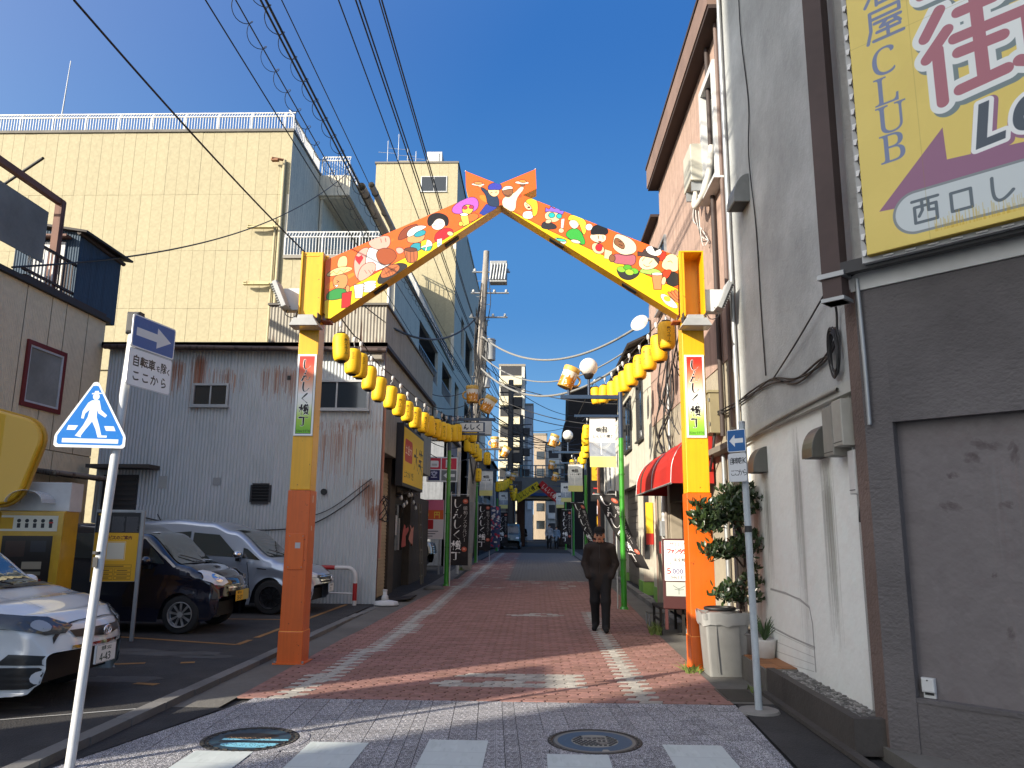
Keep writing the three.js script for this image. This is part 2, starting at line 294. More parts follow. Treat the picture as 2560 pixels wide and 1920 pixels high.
// ---------------------------------------------------------------- shared materials
const M = {
asphalt: mk([0.055, 0.055, 0.058], 0.95, { map: T.asphalt, bump: T.asphaltB, bs: 0.006 }),
lot: mk([0.075, 0.072, 0.07], 0.92, { map: T.asphalt, bump: T.asphaltB, bs: 0.006 }),
concrete: mk([0.30, 0.29, 0.27], 0.9, { map: T.patch, bump: T.fineB, bs: 0.003 }),
oldConcrete: mk([0.17, 0.16, 0.14], 0.95, { map: T.patch, bump: T.stucco, bs: 0.006 }),
joint: mk([0.035, 0.033, 0.03], 1, { map: T.grain }),
red: [0.86, 0.96, 1.04, 1.13].map((k, i) => mk([0.35 * k, 0.18 * k, 0.138 * k + i * 0.004], 0.85, { map: T.clay, bump: T.fineB, bs: 0.002 })),
pale: [0.85, 1, 1.1].map((k) => mk([0.50 * k, 0.47 * k, 0.41 * k], 0.88, { map: T.clay, bump: T.fineB, bs: 0.002 })),
grey: [0.88, 1, 1.1].map((k) => mk([0.66 * k, 0.65 * k, 0.64 * k], 0.85, { map: T.speck, bump: T.asphaltB, bs: 0.004 })),
white: mk([0.72, 0.73, 0.72], 0.6, { map: T.patch }),
paint: mk([0.74, 0.74, 0.71], 0.55, { map: T.patch }),
metal: mk([0.5, 0.5, 0.5], 0.45, { metalness: 0.7, map: T.grain }),
galv: mk([0.45, 0.47, 0.48], 0.5, { metalness: 0.55, map: T.patch }),
dark: mk([0.03, 0.03, 0.032], 0.6), black: mk([0.012, 0.012, 0.013], 0.55),
cable: mk([0.018, 0.018, 0.02], 0.6), rubber: mk([0.02, 0.02, 0.02], 0.85, { map: T.grain }),
glassDark: mk([0.02, 0.024, 0.026], 0.06, { clearcoat: 1, clearcoatRoughness: 0.03 }),
yellow: mk('#f4b408', 0.42, { clearcoat: 0.4, clearcoatRoughness: 0.25, map: T.paint }),
orange: mk('#e2660c', 0.42, { clearcoat: 0.4, clearcoatRoughness: 0.25, map: T.paint }),
green: mk('#3a9a28', 0.35, { clearcoat: 0.5, clearcoatRoughness: 0.2, map: T.grain }),
};
// ================================================================ GROUND
// one sheet to the horizon that follows the climb of the street
function sheet(x0, x1, zs, y, m, name, parent) {
const pos = [], n = zs.length; const f = (v, z) => (typeof v === 'function' ? v(z) : v);
for (let i = 0; i < n - 1; i++) { const a = zs[i], b = zs[i + 1], ya = rise(a) + y, yb = rise(b) + y; pos.push(f(x0, a), ya, a, f(x1, a), ya, a, f(x1, b), yb, b, f(x0, a), ya, a, f(x1, b), yb, b, f(x0, b), yb, b); }
const g = new THREE.BufferGeometry(); g.setAttribute('position', new THREE.Float32BufferAttribute(pos, 3)); g.computeVertexNormals(); return struct(name, g, m, parent);
}
const zz = (a, b, st) => { const o = [a]; for (let z = a - st; z > b; z -= st) o.push(z); o.push(b); return o; };
sheet(-400, 400, [120, -5, -13, -17, -21, -25, -29, -34, -45, -60, -90, -200, -900], -0.03, M.asphalt, 'ground');

// street edges; the left side bends in a little
const lerpTab = (t) => (z) => { for (let i = 0; i < t.length - 1; i++) if (z <= t[i][0] && z >= t[i + 1][0]) { const k = (z - t[i][0]) / (t[i + 1][0] - t[i][0]); return t[i][1] + k * (t[i + 1][1] - t[i][1]); } return z > t[0][0] ? t[0][1] : t[t.length - 1][1]; };
const leftEdge = lerpTab([[-5, -2.9], [-12, -2.9], [-16.2, -2.73], [-21.5, -2.48], [-33, -2.5], [-60, -2.4], [-100, -2.3]]);
const rightEdge = lerpTab([[-5, 1.9], [-8, 1.9], [-11, 1.95], [-17, 2.05], [-60, 2.2], [-100, 2.2]]);
const kerbL = lerpTab([[-5, -3.42], [-14, -3.38], [-17.2, -3.25], [-21.5, -2.95], [-33, -2.95], [-100, -2.8]]);
const kerbR = lerpTab([[-5, 2.4], [-12, 2.42], [-18, 2.45], [-60, 2.6], [-100, 2.6]]);

// interlocking pavers with stepped ends
function paverGeo(w, d, h, step) {
const a = w / 2 - 0.0075, b = d / 2 - 0.0025, s = step, pts = [[-a + s, -b], [a + s, -b], [a + s, -0.008], [a - s, 0.008], [a - s, b], [-a - s, b], [-a - s, 0.008], [-a + s, -0.008]];
const pos = []; const bev = 0.004;
const top = pts.map(([x, z]) => [x * (1 - bev / a), h, z * (1 - bev / b)]), mid = pts.map(([x, z]) => [x, h - 0.004, z]), low = pts.map(([x, z]) => [x, 0, z]);
const tri = THREE.ShapeUtils.triangulateShape(pts.map(([x, z]) => new THREE.Vector2(x, z)), []);
for (const [i, j, k] of tri) pos.push(...top[i], ...top[k], ...top[j]);
for (let i = 0; i < 8; i++) { const j = (i + 1) % 8; pos.push(...top[i], ...top[j], ...mid[j], ...top[i], ...mid[j], ...mid[i], ...mid[i], ...mid[j], ...low[j], ...mid[i], ...low[j], ...low[i]); }
const g = new THREE.BufferGeometry(); g.setAttribute('position', new THREE.Float32BufferAttribute(pos, 3)); g.computeVertexNormals(); return boxUV(g);
}
// a flat-topped piece cut by straight edges: polygon in (x, z), clipped to the side where f >= 0
function clipPoly(poly, f) { const o = []; for (let i = 0; i < poly.length; i++) { const a = poly[i], b = poly[(i + 1) % poly.length], fa = f(a), fb = f(b); if (fa >= 0) o.push(a); if (fa * fb < 0) { const t = fa / (fa - fb); o.push([a[0] + (b[0] - a[0]) * t, a[1] + (b[1] - a[1]) * t]); } } return o; }
function slab(poly, y0, y1) { const pos = [], n = poly.length; for (let i = 1; i < n - 1; i++) for (const q of [poly[0], poly[i], poly[i + 1]]) pos.push(q[0], y1, q[1]); for (let i = 0; i < n; i++) { const a = poly[i], b = poly[(i + 1) % n]; pos.push(a[0], y1, a[1], a[0], y0, a[1], b[0], y0, b[1], a[0], y1, a[1], b[0], y0, b[1], b[0], y1, b[1]); } const g = new THREE.BufferGeometry(); g.setAttribute('position', new THREE.Float32BufferAttribute(pos, 3)); const p = g.attributes.position; if (n > 2) { const nx = (poly[1][0] - poly[0][0]) * (poly[2][1] - poly[0][1]) - (poly[1][1] - poly[0][1]) * (poly[2][0] - poly[0][0]); if (nx > 0) for (let i = 0; i < p.count; i += 3) { const b = [p.getX(i + 1), p.getY(i + 1), p.getZ(i + 1)]; p.setXYZ(i + 1, p.getX(i + 2), p.getY(i + 2), p.getZ(i + 2)); p.setXYZ(i + 2, ...b); } } g.computeVertexNormals(); return boxUV(g); }
function place(geo, x, y, z, turn, tx = 0) { const g = geo.clone(); if (turn) g.rotateY(turn); g.rotateX(tx); g.translate(x, y, z); return g; }
{
const bed = sheet(leftEdge, rightEdge, zz(-7.82, -95, 2), -0.012, M.joint, 'street_bed');
const w = 0.225, d = 0.1125, geo = paverGeo(w, d, 0.02, 0.012), q = rng(31);
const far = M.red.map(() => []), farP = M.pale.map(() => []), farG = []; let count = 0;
const paleP = (x, z) => q() < 0.5 ? 0 : 1;
const dashL = lerpTab([[-7, -2.5], [-8.6, -2.38], [-12.9, -2.14], [-15, -2.15], [-30, -1.85], [-60, -1.8]]);
for (let r = 0, z = -7.9; z > -46; r++, z -= d) {
const off = r % 2 ? w / 2 : 0, y = rise(z) - 0.018, tx = z < -13 ? 0.017 : 0;
for (let i = Math.ceil((leftEdge(z) - off) / w) - 1; i * w + off < rightEdge(z) + w / 2; i++) {
const x = i * w + off; if (x < leftEdge(z) + 0.13 || x > rightEdge(z) - 0.13) { if (z > -24) { const y0 = rise(z), e = [[x - w / 2 + 0.003, z - d / 2 + 0.003], [x + w / 2 - 0.003, z - d / 2 + 0.003], [x + w / 2 - 0.003, z + d / 2 - 0.003], [x - w / 2 + 0.003, z + d / 2 - 0.003]], pl = clipPoly(clipPoly(e, (q2) => q2[0] - leftEdge(q2[1])), (q2) => rightEdge(q2[1]) - q2[0]); if (pl.length > 2) far[(q() * 4) | 0].push(slab(pl, y0 - 0.012, y0 + 0.002)); } continue; }
const nearDash = x > dashL(z) - 0.12 && x < dashL(z) + 0.12, nearR = x > 1.0 && x < 1.22 && z > -16;
const spot = (z < -8.55 && z > -9.35 && x > -1.1 && x < 0.55 && vnoise(x * 3, z * 5, 999, 5) > 0.42) || (z < -15.2 && z > -15.6 && Math.abs(x) < 0.5 && q() < 0.5) || (z < -21 && q() < 0.06);
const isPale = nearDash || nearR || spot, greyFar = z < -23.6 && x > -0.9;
const yy = y + (q() - 0.5) * 0.003, k = Math.min(3, (q() * 4) | 0), kp = (q() * 3) | 0;
if (count < 300 && !isPale && z > -10.5) { const m = new THREE.Mesh(geo, M.red[k]); m.name = 'paver'; m.position.set(x, yy, z); m.castShadow = m.receiveShadow = true; bed.add(m); count++; }
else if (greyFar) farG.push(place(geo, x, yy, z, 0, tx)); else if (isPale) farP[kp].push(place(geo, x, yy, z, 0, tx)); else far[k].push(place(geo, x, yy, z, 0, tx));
}
}
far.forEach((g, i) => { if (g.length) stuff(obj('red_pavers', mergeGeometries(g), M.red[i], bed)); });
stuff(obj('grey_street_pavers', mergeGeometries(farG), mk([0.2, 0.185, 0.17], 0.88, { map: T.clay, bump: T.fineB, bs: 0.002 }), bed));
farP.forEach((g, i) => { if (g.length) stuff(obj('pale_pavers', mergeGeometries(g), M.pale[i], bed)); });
}
{ // grey exposed-aggregate pavers of the crossing, laid a few degrees off the street
const ang = 3.2 * D2R, gl = lerpTab([[-2, -4.2], [-5.72, -3.22], [-7.41, -2.79], [-7.9, -2.7]]), gr = lerpTab([[-2, 1.62], [-6.08, 1.82], [-7.82, 1.91]]);
const bed = sheet((z) => gl(z), (z) => gr(z), [-2, -4, -5.72, -7.41, -7.82], -0.012, M.joint, 'crossing_bed');
const ws = [0.22, 0.22, 0.22, 0.22, 0.11, 0.22, 0.22, 0.11, 0.11, 0.22, 0.22, 0.22, 0.11], q = rng(77), rest = M.grey.map(() => []); let count = 0;
const g1 = new Map(), geo = (w, dd) => { const k = w + ':' + dd; if (!g1.has(k)) g1.set(k, boxUV(plain(cbx(-w / 2 + 0.003, w / 2 - 0.003, 0, 0.02, -dd / 2 + 0.003, dd / 2 - 0.003, 0.003)))); return g1.get(k); };
const holes = [[-2.21, -6.33, 0.40], [0.47, -6.44, 0.40]];
const dz = 0.165; let x = -5; const cells = [];
for (let c = 0; x < 3; c++) { const w = ws[c % ws.length]; for (let r = 0; r < 40; r++) cells.push([x + w / 2, 4.2 - r * dz - 6.5 + 0.06, w]); x += w; }
const list = cells.map(([u, v, w]) => [u * Math.cos(ang) + (v + 7) * Math.sin(ang), (v + 7) * Math.cos(ang) - u * Math.sin(ang) - 7, w]).filter(([a, b, w]) => b < -2 && b > -7.95 && a > gl(b) - 0.15 && a < gr(b) + 0.15 && !holes.some(([hx, hz, hr]) => Math.hypot(a - hx, b - hz) < hr - 0.02)).sort((a, b) => (a[1] < -5.2 && a[1] > -9 ? 0 : 1) - (b[1] < -5.2 && b[1] > -9 ? 0 : 1));
for (const [a, b, w] of list) {
const y = -0.019 + (q() - 0.5) * 0.003, k = (q() * 3) | 0, gg = geo(w, dz);
if (a < gl(b) + 0.17 || a > gr(b) - 0.17 || b < -7.7) { const hw = w / 2 - 0.003, hd = dz / 2 - 0.003, e = [[-hw, -hd], [hw, -hd], [hw, hd], [-hw, hd]].map(([u, v]) => [a + u * Math.cos(ang) + v * Math.sin(ang), b + v * Math.cos(ang) - u * Math.sin(ang)]), pl = clipPoly(clipPoly(clipPoly(e, (s) => s[0] - gl(s[1])), (s) => gr(s[1]) - s[0]), (s) => s[1] + 7.82); if (pl.length > 2) rest[k].push(slab(pl, -0.012, y + 0.02)); continue; }
if (count < 300) { const m = new THREE.Mesh(gg, M.grey[k]); m.name = 'paver'; m.position.set(a, y, b); m.rotation.y = ang; m.castShadow = m.receiveShadow = true; bed.add(m); count++; } else rest[k].push(place(gg, a, y, b, ang));
}
rest.forEach((g, i) => { if (g.length) stuff(obj('grey_pavers', mergeGeometries(g), M.grey[i], bed)); });
}
// painted crossing stripes, worn so that the pavers show through
{
const wear = printMat(256, 512, (c, w, h) => { fillR(c, 0, 0, w, h, '#b9c0bd'); mottle(c, w, h, 260, ['#aab1ae', '#c6ccc9', '#9ea5a3'], 2, 14, 0.28, 3); const q = rng(5); c.globalAlpha = 0.5; for (let i = 0; i < 260; i++) { c.fillStyle = '#6f7474'; c.fillRect(q() * w, h * 0.2 + q() * h * 0.3, 1 + q() * 4, 1 + q() * 3); } c.globalAlpha = 0.35; c.strokeStyle = '#8b9291'; c.lineWidth = 1.5; for (let i = 1; i < 12; i++) { c.beginPath(); c.moveTo(0, i * 44); c.lineTo(w, i * 44 + 2); c.stroke(); } c.globalAlpha = 1; }, 0.7);
[[-2.49, -2.06, -5.98], [-1.72, -1.27, -6.27], [-0.82, -0.36, -6.39], [0.09, 0.54, -6.05], [0.98, 1.43, -6.36]].forEach(([a, b, z]) => {
const o = obj('crossing_stripe', quad(V(a, 0.006, -2.6), V(b, 0.006, -2.6), V(b, 0.006, z), V(a, 0.006, z)), wear); o.userData.kind = 'structure';
});
}
// manhole covers
function manhole(x, z, label, lid, deco) {
const t = thing('manhole_cover', label, 'manhole cover', V(x, 0, z));
obj('collar', lathe([[0.372, -0.01], [0.372, 0.0035], [0.45, 0.0035], [0.45, -0.01]], 48).translate(x, 0, z), M.grey[1], t); obj('seat_ring', lathe([[0.335, -0.02], [0.335, 0.004], [0.37, 0.004], [0.37, -0.02]], 48).translate(x, 0, z), mk([0.07, 0.065, 0.06], 0.6, { metalness: 0.6, map: T.patch }), t);
const bolts = []; for (let i = 0; i < 40; i++) { const a = i / 40 * 6.283; bolts.push(bx(-0.012, 0.012, 0, 0.0075, -0.009, 0.009).rotateY(-a + Math.PI / 2).translate(x + 0.351 * Math.cos(a), 0, z + 0.351 * Math.sin(a))); }
for (const g of bolts) obj('ring_cleat', g, mk([0.16, 0.15, 0.13], 0.55, { metalness: 0.5, map: T.patch }), t);
const d = new THREE.CircleGeometry(0.33, 48).rotateX(-Math.PI / 2).translate(x, 0.003, z), p = plain(d).attributes.position; const g = plain(d), uv = new Float32Array(p.count * 2);
for (let i = 0; i < p.count; i++) { uv[2 * i] = (g.attributes.position.getX(i) - x) / 0.66 + 0.5; uv[2 * i + 1] = -(g.attributes.position.getZ(i) - z) / 0.66 + 0.5; }
g.setAttribute('uv', new THREE.BufferAttribute(uv, 2)); obj('lid', keep(g), lid, t); deco(t, x, z); return t;
}
manhole(0.47, -6.44, 'blue round manhole cover with a honeycomb centre and raised letters', printMat(512, 512, (c) => {
fillR(c, 0, 0, 512, 512, '#76766f'); c.fillStyle = '#37546b'; c.beginPath(); c.arc(256, 256, 226, 0, 7); c.fill(); c.fillStyle = '#8c8b80'; c.beginPath(); c.arc(256, 256, 142, 0, 7); c.fill();
for (let i = 0; i < 420; i++) { const a = i * 2.399, r = 150 + 70 * ((i * 0.618) % 1); c.fillStyle = i % 3 ? '#4d6b80' : '#28405a'; c.beginPath(); c.arc(256 + r * Math.cos(a), 256 + r * Math.sin(a), 4, 0, 7); c.fill(); }
fillR(c, 172, 168, 150, 50, '#3a3a36'); rowText(c, 'おすい', 180, 172, 40, '#9a988c', 5);
c.fillStyle = '#9a988c'; c.beginPath(); c.moveTo(280, 482); c.lineTo(330, 478); c.lineTo(318, 440); c.lineTo(290, 442); c.fill(); c.lineWidth = 6; c.strokeStyle = '#2e2d2a'; c.beginPath(); c.arc(256, 256, 250, 0, 7); c.stroke(); c.beginPath(); c.arc(300, 300, 30, 0, 7); c.stroke(); c.lineWidth = 4; c.beginPath(); c.arc(300, 300, 20, 0, 7); c.stroke(); c.beginPath(); c.moveTo(286, 300); c.lineTo(314, 292); c.moveTo(288, 308); c.lineTo(312, 308); c.stroke();
}, 0.55, { metalness: 0.3 }), (t, x, z) => {
const h = []; for (let r = -4; r <= 4; r++) for (let k = -5; k <= 5; k++) { const a = (k + (r % 2 ? 0.5 : 0)) * 0.036, b = r * 0.031; if (Math.hypot(a, b) < 0.165 && !(b < -0.02 && Math.abs(a) < 0.1) && Math.hypot(a - 0.057, b - 0.057) > 0.05) h.push(new THREE.CylinderGeometry(0.012, 0.014, 0.006, 6).translate(x + a, 0.006, z + b)); }
obj('raised_cells', h, mk([0.05, 0.05, 0.05], 0.5, { metalness: 0.4 }), t);
});
manhole(-2.21, -6.33, 'teal picture manhole cover with a dark frame beside the kerb', printMat(512, 512, (c) => {
fillR(c, 0, 0, 512, 512, '#24404f'); const q = rng(4); c.fillStyle = '#7fc4d8'; c.fillRect(90, 250, 420, 34); c.beginPath(); c.ellipse(300, 380, 180, 62, 0, 0, 7); c.fill(); fillR(c, 90, 300, 400, 40, '#15181c'); c.fillStyle = '#1c1b1a'; c.beginPath(); c.ellipse(240, 190, 170, 70, 0, 0, 7); c.fill();
c.strokeStyle = '#b08b5c'; c.lineWidth = 7; for (let i = 0; i < 9; i++) { c.beginPath(); c.moveTo(110 + i * 30, 250); c.quadraticCurveTo(120 + i * 30, 205 - q() * 30, 135 + i * 30, 248); c.stroke(); } c.fillStyle = '#2b4a58'; for (let i = 0; i < 160; i++) { c.beginPath(); c.arc(110 + q() * 380, 255 + q() * 170, 4, 0, 7); c.fill(); } c.strokeStyle = '#1d1d1c'; c.lineWidth = 16; c.beginPath(); c.arc(256, 256, 246, 0, 7); c.stroke();
}, 0.5, { metalness: 0.2 }), (t, x, z) => { const b = []; for (let i = 0; i < 24; i++) { const a = i / 24 * 6.283; b.push(bx(-0.02, 0.02, 0.003, 0.008, -0.006, 0.006).rotateY(-a + Math.PI / 2).translate(x + 0.31 * Math.cos(a), 0, z + 0.31 * Math.sin(a))); } for (const g of b) obj('rim_cleat', g, mk([0.05, 0.045, 0.04], 0.5, { metalness: 0.4 }), t); });

// gutters, kerbs, parking lot
sheet((z) => kerbL(z), (z) => leftEdge(z) - 0.002, zz(-7.4, -95, 2.5), -0.004, M.oldConcrete, 'left_gutter');
sheet((z) => kerbL(z), lerpTab([[-2, -4.2], [-5.72, -3.25], [-7.4, -2.85]]), [-4.9, -5.72, -6.5, -7.4], -0.006, M.asphalt, 'road_shoulder');
sheet((z) => rightEdge(z) + 0.002, (z) => kerbR(z), zz(-7.9, -95, 2.5), -0.004, M.oldConcrete, 'right_gutter');
sheet(lerpTab([[-2, 1.66], [-6.08, 1.86], [-7.82, 1.94], [-7.9, 1.94]]), 2.4, [-2, -4, -6.08, -7.9], -0.008, M.lot, 'side_asphalt');
{ // kerb stones, each a piece of its own
const kb = struct('left_kerb', bx(-3.5, -3.44, -0.06, 0.005, -17.2, -3), M.oldConcrete); const q = rng(9);
for (let z = -3.1; z > -17.1; z -= 0.6) { const k = kerbL(z); obj('kerb_stone', cbx(k - 0.07 + (q() - 0.5) * 0.006, k + 0.07, -0.03, 0.055 + (q() - 0.5) * 0.01, z - 0.595, z, 0.008), tinted(M.concrete, 0.55 + q() * 0.2), kb); }
const kl = struct('parking_lot', bx(-30, -3.49, -0.06, 0.042, -17.15, 20), M.lot);
const kr = struct('right_kerb', bx(2.5, 2.55, -0.05, 0.03, -40, -9.9), M.oldConcrete);
for (let z = -9.95; z > -34; z -= 0.6) { const k = kerbR(z), y = rise(z); obj('kerb_stone', cbx(k, k + 0.14, y - 0.05, y + 0.1 + (q() - 0.5) * 0.008, z - 0.595, z, 0.012), tinted(M.concrete, 0.6 + q() * 0.25), kr); }
const fl = struct('right_footing', bx(2.57, 9, -0.1, 0.07, -9.9, 6), M.oldConcrete);
}
// lot markings: worn ochre paint lines, a thin white line
{
const ochre = mk([0.40, 0.20, 0.055], 0.8, { map: T.patch }), y = 0.047;
const line = (pts, w, m, name) => { const q = rng(Math.round(pts[0].x * 100)), gs = []; for (let i = 0; i < pts.length - 1; i++) { const a = pts[i], b = pts[i + 1], d = b.clone().sub(a), L = d.length(); d.normalize(); const n = V(d.z, 0, -d.x), st = Math.ceil(L / 0.25); for (let s = 0; s < st; s++) { if (q() < 0.08) continue; const e = (k) => w / 2 * (0.82 + 0.3 * q()); const p0 = a.clone().addScaledVector(d, L * s / st), p1 = a.clone().addScaledVector(d, L * (s + 1) / st); const e0 = e(), e1 = e(); gs.push(quad(p0.clone().addScaledVector(n, -e0), p1.clone().addScaledVector(n, -e1), p1.clone().addScaledVector(n, e1), p0.clone().addScaledVector(n, e0))); } } const o = obj(name, gs.map((g) => { g.userData.keep = false; return g; }), m); o.userData.kind = 'structure'; };
const P = (x, z) => V(x, y, z);
line([P(-9.5, -11.75), P(-6.0, -11.55), P(-4.1, -10.95), P(-4.05, -17.0)], 0.09, ochre, 'bay_line');
line([P(-9.5, -14.1), P(-4.1, -14.0)], 0.08, ochre, 'bay_line'); line([P(-5.9, -8.95), P(-4.6, -9.4)], 0.1, ochre, 'bay_line'); line([P(-4.2, -9.45), P(-4.05, -9.5)], 0.1, ochre, 'bay_line'); line([P(-4.1, -8.2), P(-3.85, -8.15)], 0.1, ochre, 'bay_line');
line([P(-5.6, -6.05), P(-4.4, -6.61), P(-3.46, -7.1)], 0.03, mk([0.5, 0.5, 0.48], 0.8, { map: T.patch }), 'thin_white_line');
const lp = mk([0.17, 0.165, 0.155], 0.95, { map: T.asphalt }), q = rng(66);
for (const [px, pz, sx, sz] of [[-4.6, -10.15, 0.75, 0.2], [-4.1, -9.95, 0.4, 0.16], [-5.3, -10.35, 0.5, 0.14], [-4.4, -8.4, 0.5, 0.2], [-4.9, -7.1, 0.5, 0.2]]) { const s = []; for (let i = 0; i < 26; i++) { const a = i / 26 * 6.283, r = 0.75 + 0.4 * q(); s.push([px + sx * r * Math.cos(a), -pz + sz * r * Math.sin(a)]); } const o = obj('lot_patch', new THREE.ShapeGeometry(shapeOf(s)).rotateX(-Math.PI / 2).translate(0, 0.0445, 0), lp); o.userData.kind = 'structure'; }
}
{ // drain grating by the sign pole
const t = thing('drain_grating', 'rusty slotted drain grating set in the ground by the sign pole', 'drain', V(2.06, 0, -8.3)); const gm = mk([0.16, 0.15, 0.13], 0.6, { metalness: 0.6, map: T.patch });
obj('frame', [bx(1.9, 2.2, -0.02, 0.008, -8.58, -8.56), bx(1.9, 2.2, -0.02, 0.008, -8.02, -8.0), bx(1.88, 1.9, -0.02, 0.008, -8.58, -8.0), bx(2.2, 2.22, -0.02, 0.008, -8.58, -8.0)], gm, t);
obj('sump', bx(1.9, 2.2, -0.03, -0.002, -8.56, -8.02), M.black, t); for (let i = 0; i < 13; i++) obj('bar', bx(1.905, 2.195, -0.001, 0.009, -8.55 + i * 0.041, -8.53 + i * 0.041), gm, t);
}
// ================================================================ THE ARCH
{
const ZF = -9.77, ZB = -10.03, t = thing('street_arch', 'yellow and orange gabled street arch with cartoon diners painted on its beam', 'arch', V(-0.48, 0, -9.9));
const scuff = mk('#dc6210', 0.45, { clearcoat: 0.4, clearcoatRoughness: 0.3, map: T.paint });
const name = (base) => printMat(256, 1040, (c, w, h) => {
fillR(c, 0, 0, w, h, '#f2f2ee'); const g = c.createLinearGradient(0, 20, 0, h - 20); g.addColorStop(0, '#d8261c'); g.addColorStop(0.08, '#e0341f'); g.addColorStop(0.3, '#f1a27a'); g.addColorStop(0.5, '#f6f3ee'); g.addColorStop(0.62, '#f4f2e2'); g.addColorStop(0.82, '#a9cf4a'); g.addColorStop(1, '#6cb52c');
c.fillStyle = g; c.fillRect(26, 24, w - 52, h - 50); c.strokeStyle = '#15251c'; c.lineWidth = 5; c.strokeRect(25, 23, w - 50, h - 48);
const chars = 'しんしく横丁'; [...chars].forEach((ch, i) => { brushCol(c, ch, 52, 62 + i * 146, 138, '#f6f4ee', 17, 1); }); [...chars].forEach((ch, i) => { brushCol(c, ch, 55, 62 + i * 146, 135, '#100c0b', 12.5, 1); });
c.font = 'bold 44px serif'; c.fillStyle = '#2d5a1c'; c.textAlign = 'center'; c.fillText('Sinc1976', w / 2, h - 42);
}, 0.45);
const nm = name();
for (const [sx, x0, x1] of [[-1, -3.13, -2.865], [1, 1.905, 2.19]]) {
const post = obj('post', [cbx(x0, x1, 2.105, 4.36, ZF, ZB, 0.008)], M.yellow, t);
obj('orange_casing', [cbx(x0 - 0.012, x1 + 0.012, 0.38, 2.1, ZF + 0.012, ZB - 0.012, 0.008), cbx(x0 - 0.022, x1 + 0.022, 0, 0.376, ZF + 0.022, ZB - 0.022, 0.008)], sx < 0 ? scuff : M.orange, post);
obj('base_plate', [bx(x0 - 0.06, x1 + 0.06, -0.01, 0.012, ZF + 0.06, ZB - 0.06)], M.orange, post);
obj('bolt', [[x0 - 0.04, ZF + 0.04], [x1 + 0.04, ZF + 0.04]].map(([a, b]) => new THREE.CylinderGeometry(0.014, 0.014, 0.03, 6).translate(a, 0.02, b)), M.galv, post);
obj('seam', [bx(x0 - 0.016, x1 + 0.016, 0.374, 0.384, ZF + 0.017, ZB - 0.017)], mk('#f0a050', 0.5), post);
// name plate on the front
const yT = 3.87, yB = 2.80, cx = (x0 + x1) / 2, w = 0.245;
const pl = obj('name_plate', bx(cx - w / 2 - 0.004, cx + w / 2 + 0.004, yB - 0.004, yT + 0.004, ZF, ZF + 0.014), M.white, post);
obj('name_print', rectZ(cx - w / 2, cx + w / 2, yB, yT, ZF + 0.0165), nm, pl);
if (sx < 0) { const h = obj('hatch', cbx(cx - 0.1, cx + 0.1, 1.12, 1.56, ZF + 0.012, ZF + 0.022, 0.004), M.orange, post); obj('sticker', bx(cx - 0.01, cx + 0.055, 1.38, 1.45, ZF + 0.022, ZF + 0.0245), mk([0.45, 0.45, 0.45], 0.5), h); obj('screw', [[-0.085, 1.15], [0.085, 1.15], [-0.085, 1.53], [0.085, 1.53]].map(([a, b]) => new THREE.SphereGeometry(0.007, 6, 4).translate(cx + a, b, ZF + 0.023)), M.metal, h); }
for (const [dy, w2, h2] of [[1.95, 0.03, 0.09], [1.6, 0.025, 0.06]]) obj('sticker', bx(x1 + 0.012, x1 + 0.0135, dy, dy + h2, ZF - 0.13, ZF - 0.13 + w2), mk([0.7, 0.62, 0.5], 0.6), post);
// head box
const a0 = x0 - 0.005, a1 = x1 + 0.015, hy0 = 4.36, hy1 = 5.27, zf = ZF + 0.06;
if (sx < 0) { obj('head', [cbx(a0, a1, hy0, hy1, zf, ZB - 0.03, 0.006), bx(a0, a0 + 0.02, hy0, hy1, zf, zf + 0.035), bx(a0 + 0.02, a1 - 0.06, hy1 - 0.06, hy1 - 0.045, zf, zf + 0.006), bx(a0 + 0.02, a0 + 0.03, hy0 + 0.45, hy1 - 0.06, zf, zf + 0.006), bx(a1, a1 + 0.03, hy0 + 0.1, hy1, zf - 0.14, ZB)], M.yellow, t); }
else obj('head', [bx(a0, a0 + 0.018, hy0, hy1, zf + 0.02, ZB - 0.03), bx(a1 - 0.018, a1, hy0, hy1, zf + 0.02, ZB - 0.03), bx(a0 + 0.018, a1 - 0.018, hy1 - 0.018, hy1, zf + 0.02, ZB - 0.03), bx(a0 + 0.018, a1 - 0.018, hy0, hy0 + 0.018, zf + 0.02, ZB - 0.03), bx(a0 + 0.018, a1 - 0.018, hy0 + 0.018, hy1 - 0.018, ZB + 0.02, ZB), bx(a0 - 0.012, a0, hy0, hy1, zf + 0.02, zf - 0.03), bx(a0 + 0.018, a0 + 0.05, hy0 + 0.02, hy1 - 0.02, zf + 0.015, zf + 0.005)], M.yellow, t);
// lamp with a hood below the head, and a finned flood lamp on a box at the side
const lw = 0.15, ly = 4.2, lm = mk([0.52, 0.53, 0.52], 0.5, { map: T.patch });
const hood = obj('hood_lamp', [ext([[-lw - 0.04, 0], [lw + 0.04, 0], [lw - 0.02, 0.1], [-lw + 0.02, 0.1]], 0.26, 0.004).translate(cx, ly, ZF + 0.02), ext([[-lw + 0.04, 0], [lw - 0.04, 0], [lw - 0.05, 0.06], [-lw + 0.05, 0.06]], 0.18, 0.004).translate(cx, ly + 0.1, ZF + 0.03)], lm, t);
obj('bracket', [bx(cx - lw, cx - lw + 0.012, ly + 0.09, ly + 0.2, ZF + 0.02, ZF + 0.16), bx(cx + lw - 0.012, cx + lw, ly + 0.09, ly + 0.2, ZF + 0.02, ZF + 0.16), bx(cx - lw, cx + lw, ly + 0.19, ly + 0.2, ZF + 0.02, ZF + 0.04)], M.dark, hood);
obj('lamp_glass', bx(cx - lw, cx + lw, ly - 0.003, ly + 0.004, ZF + 0.05, ZF + 0.25), mk([0.35, 0.35, 0.33], 0.25), hood);
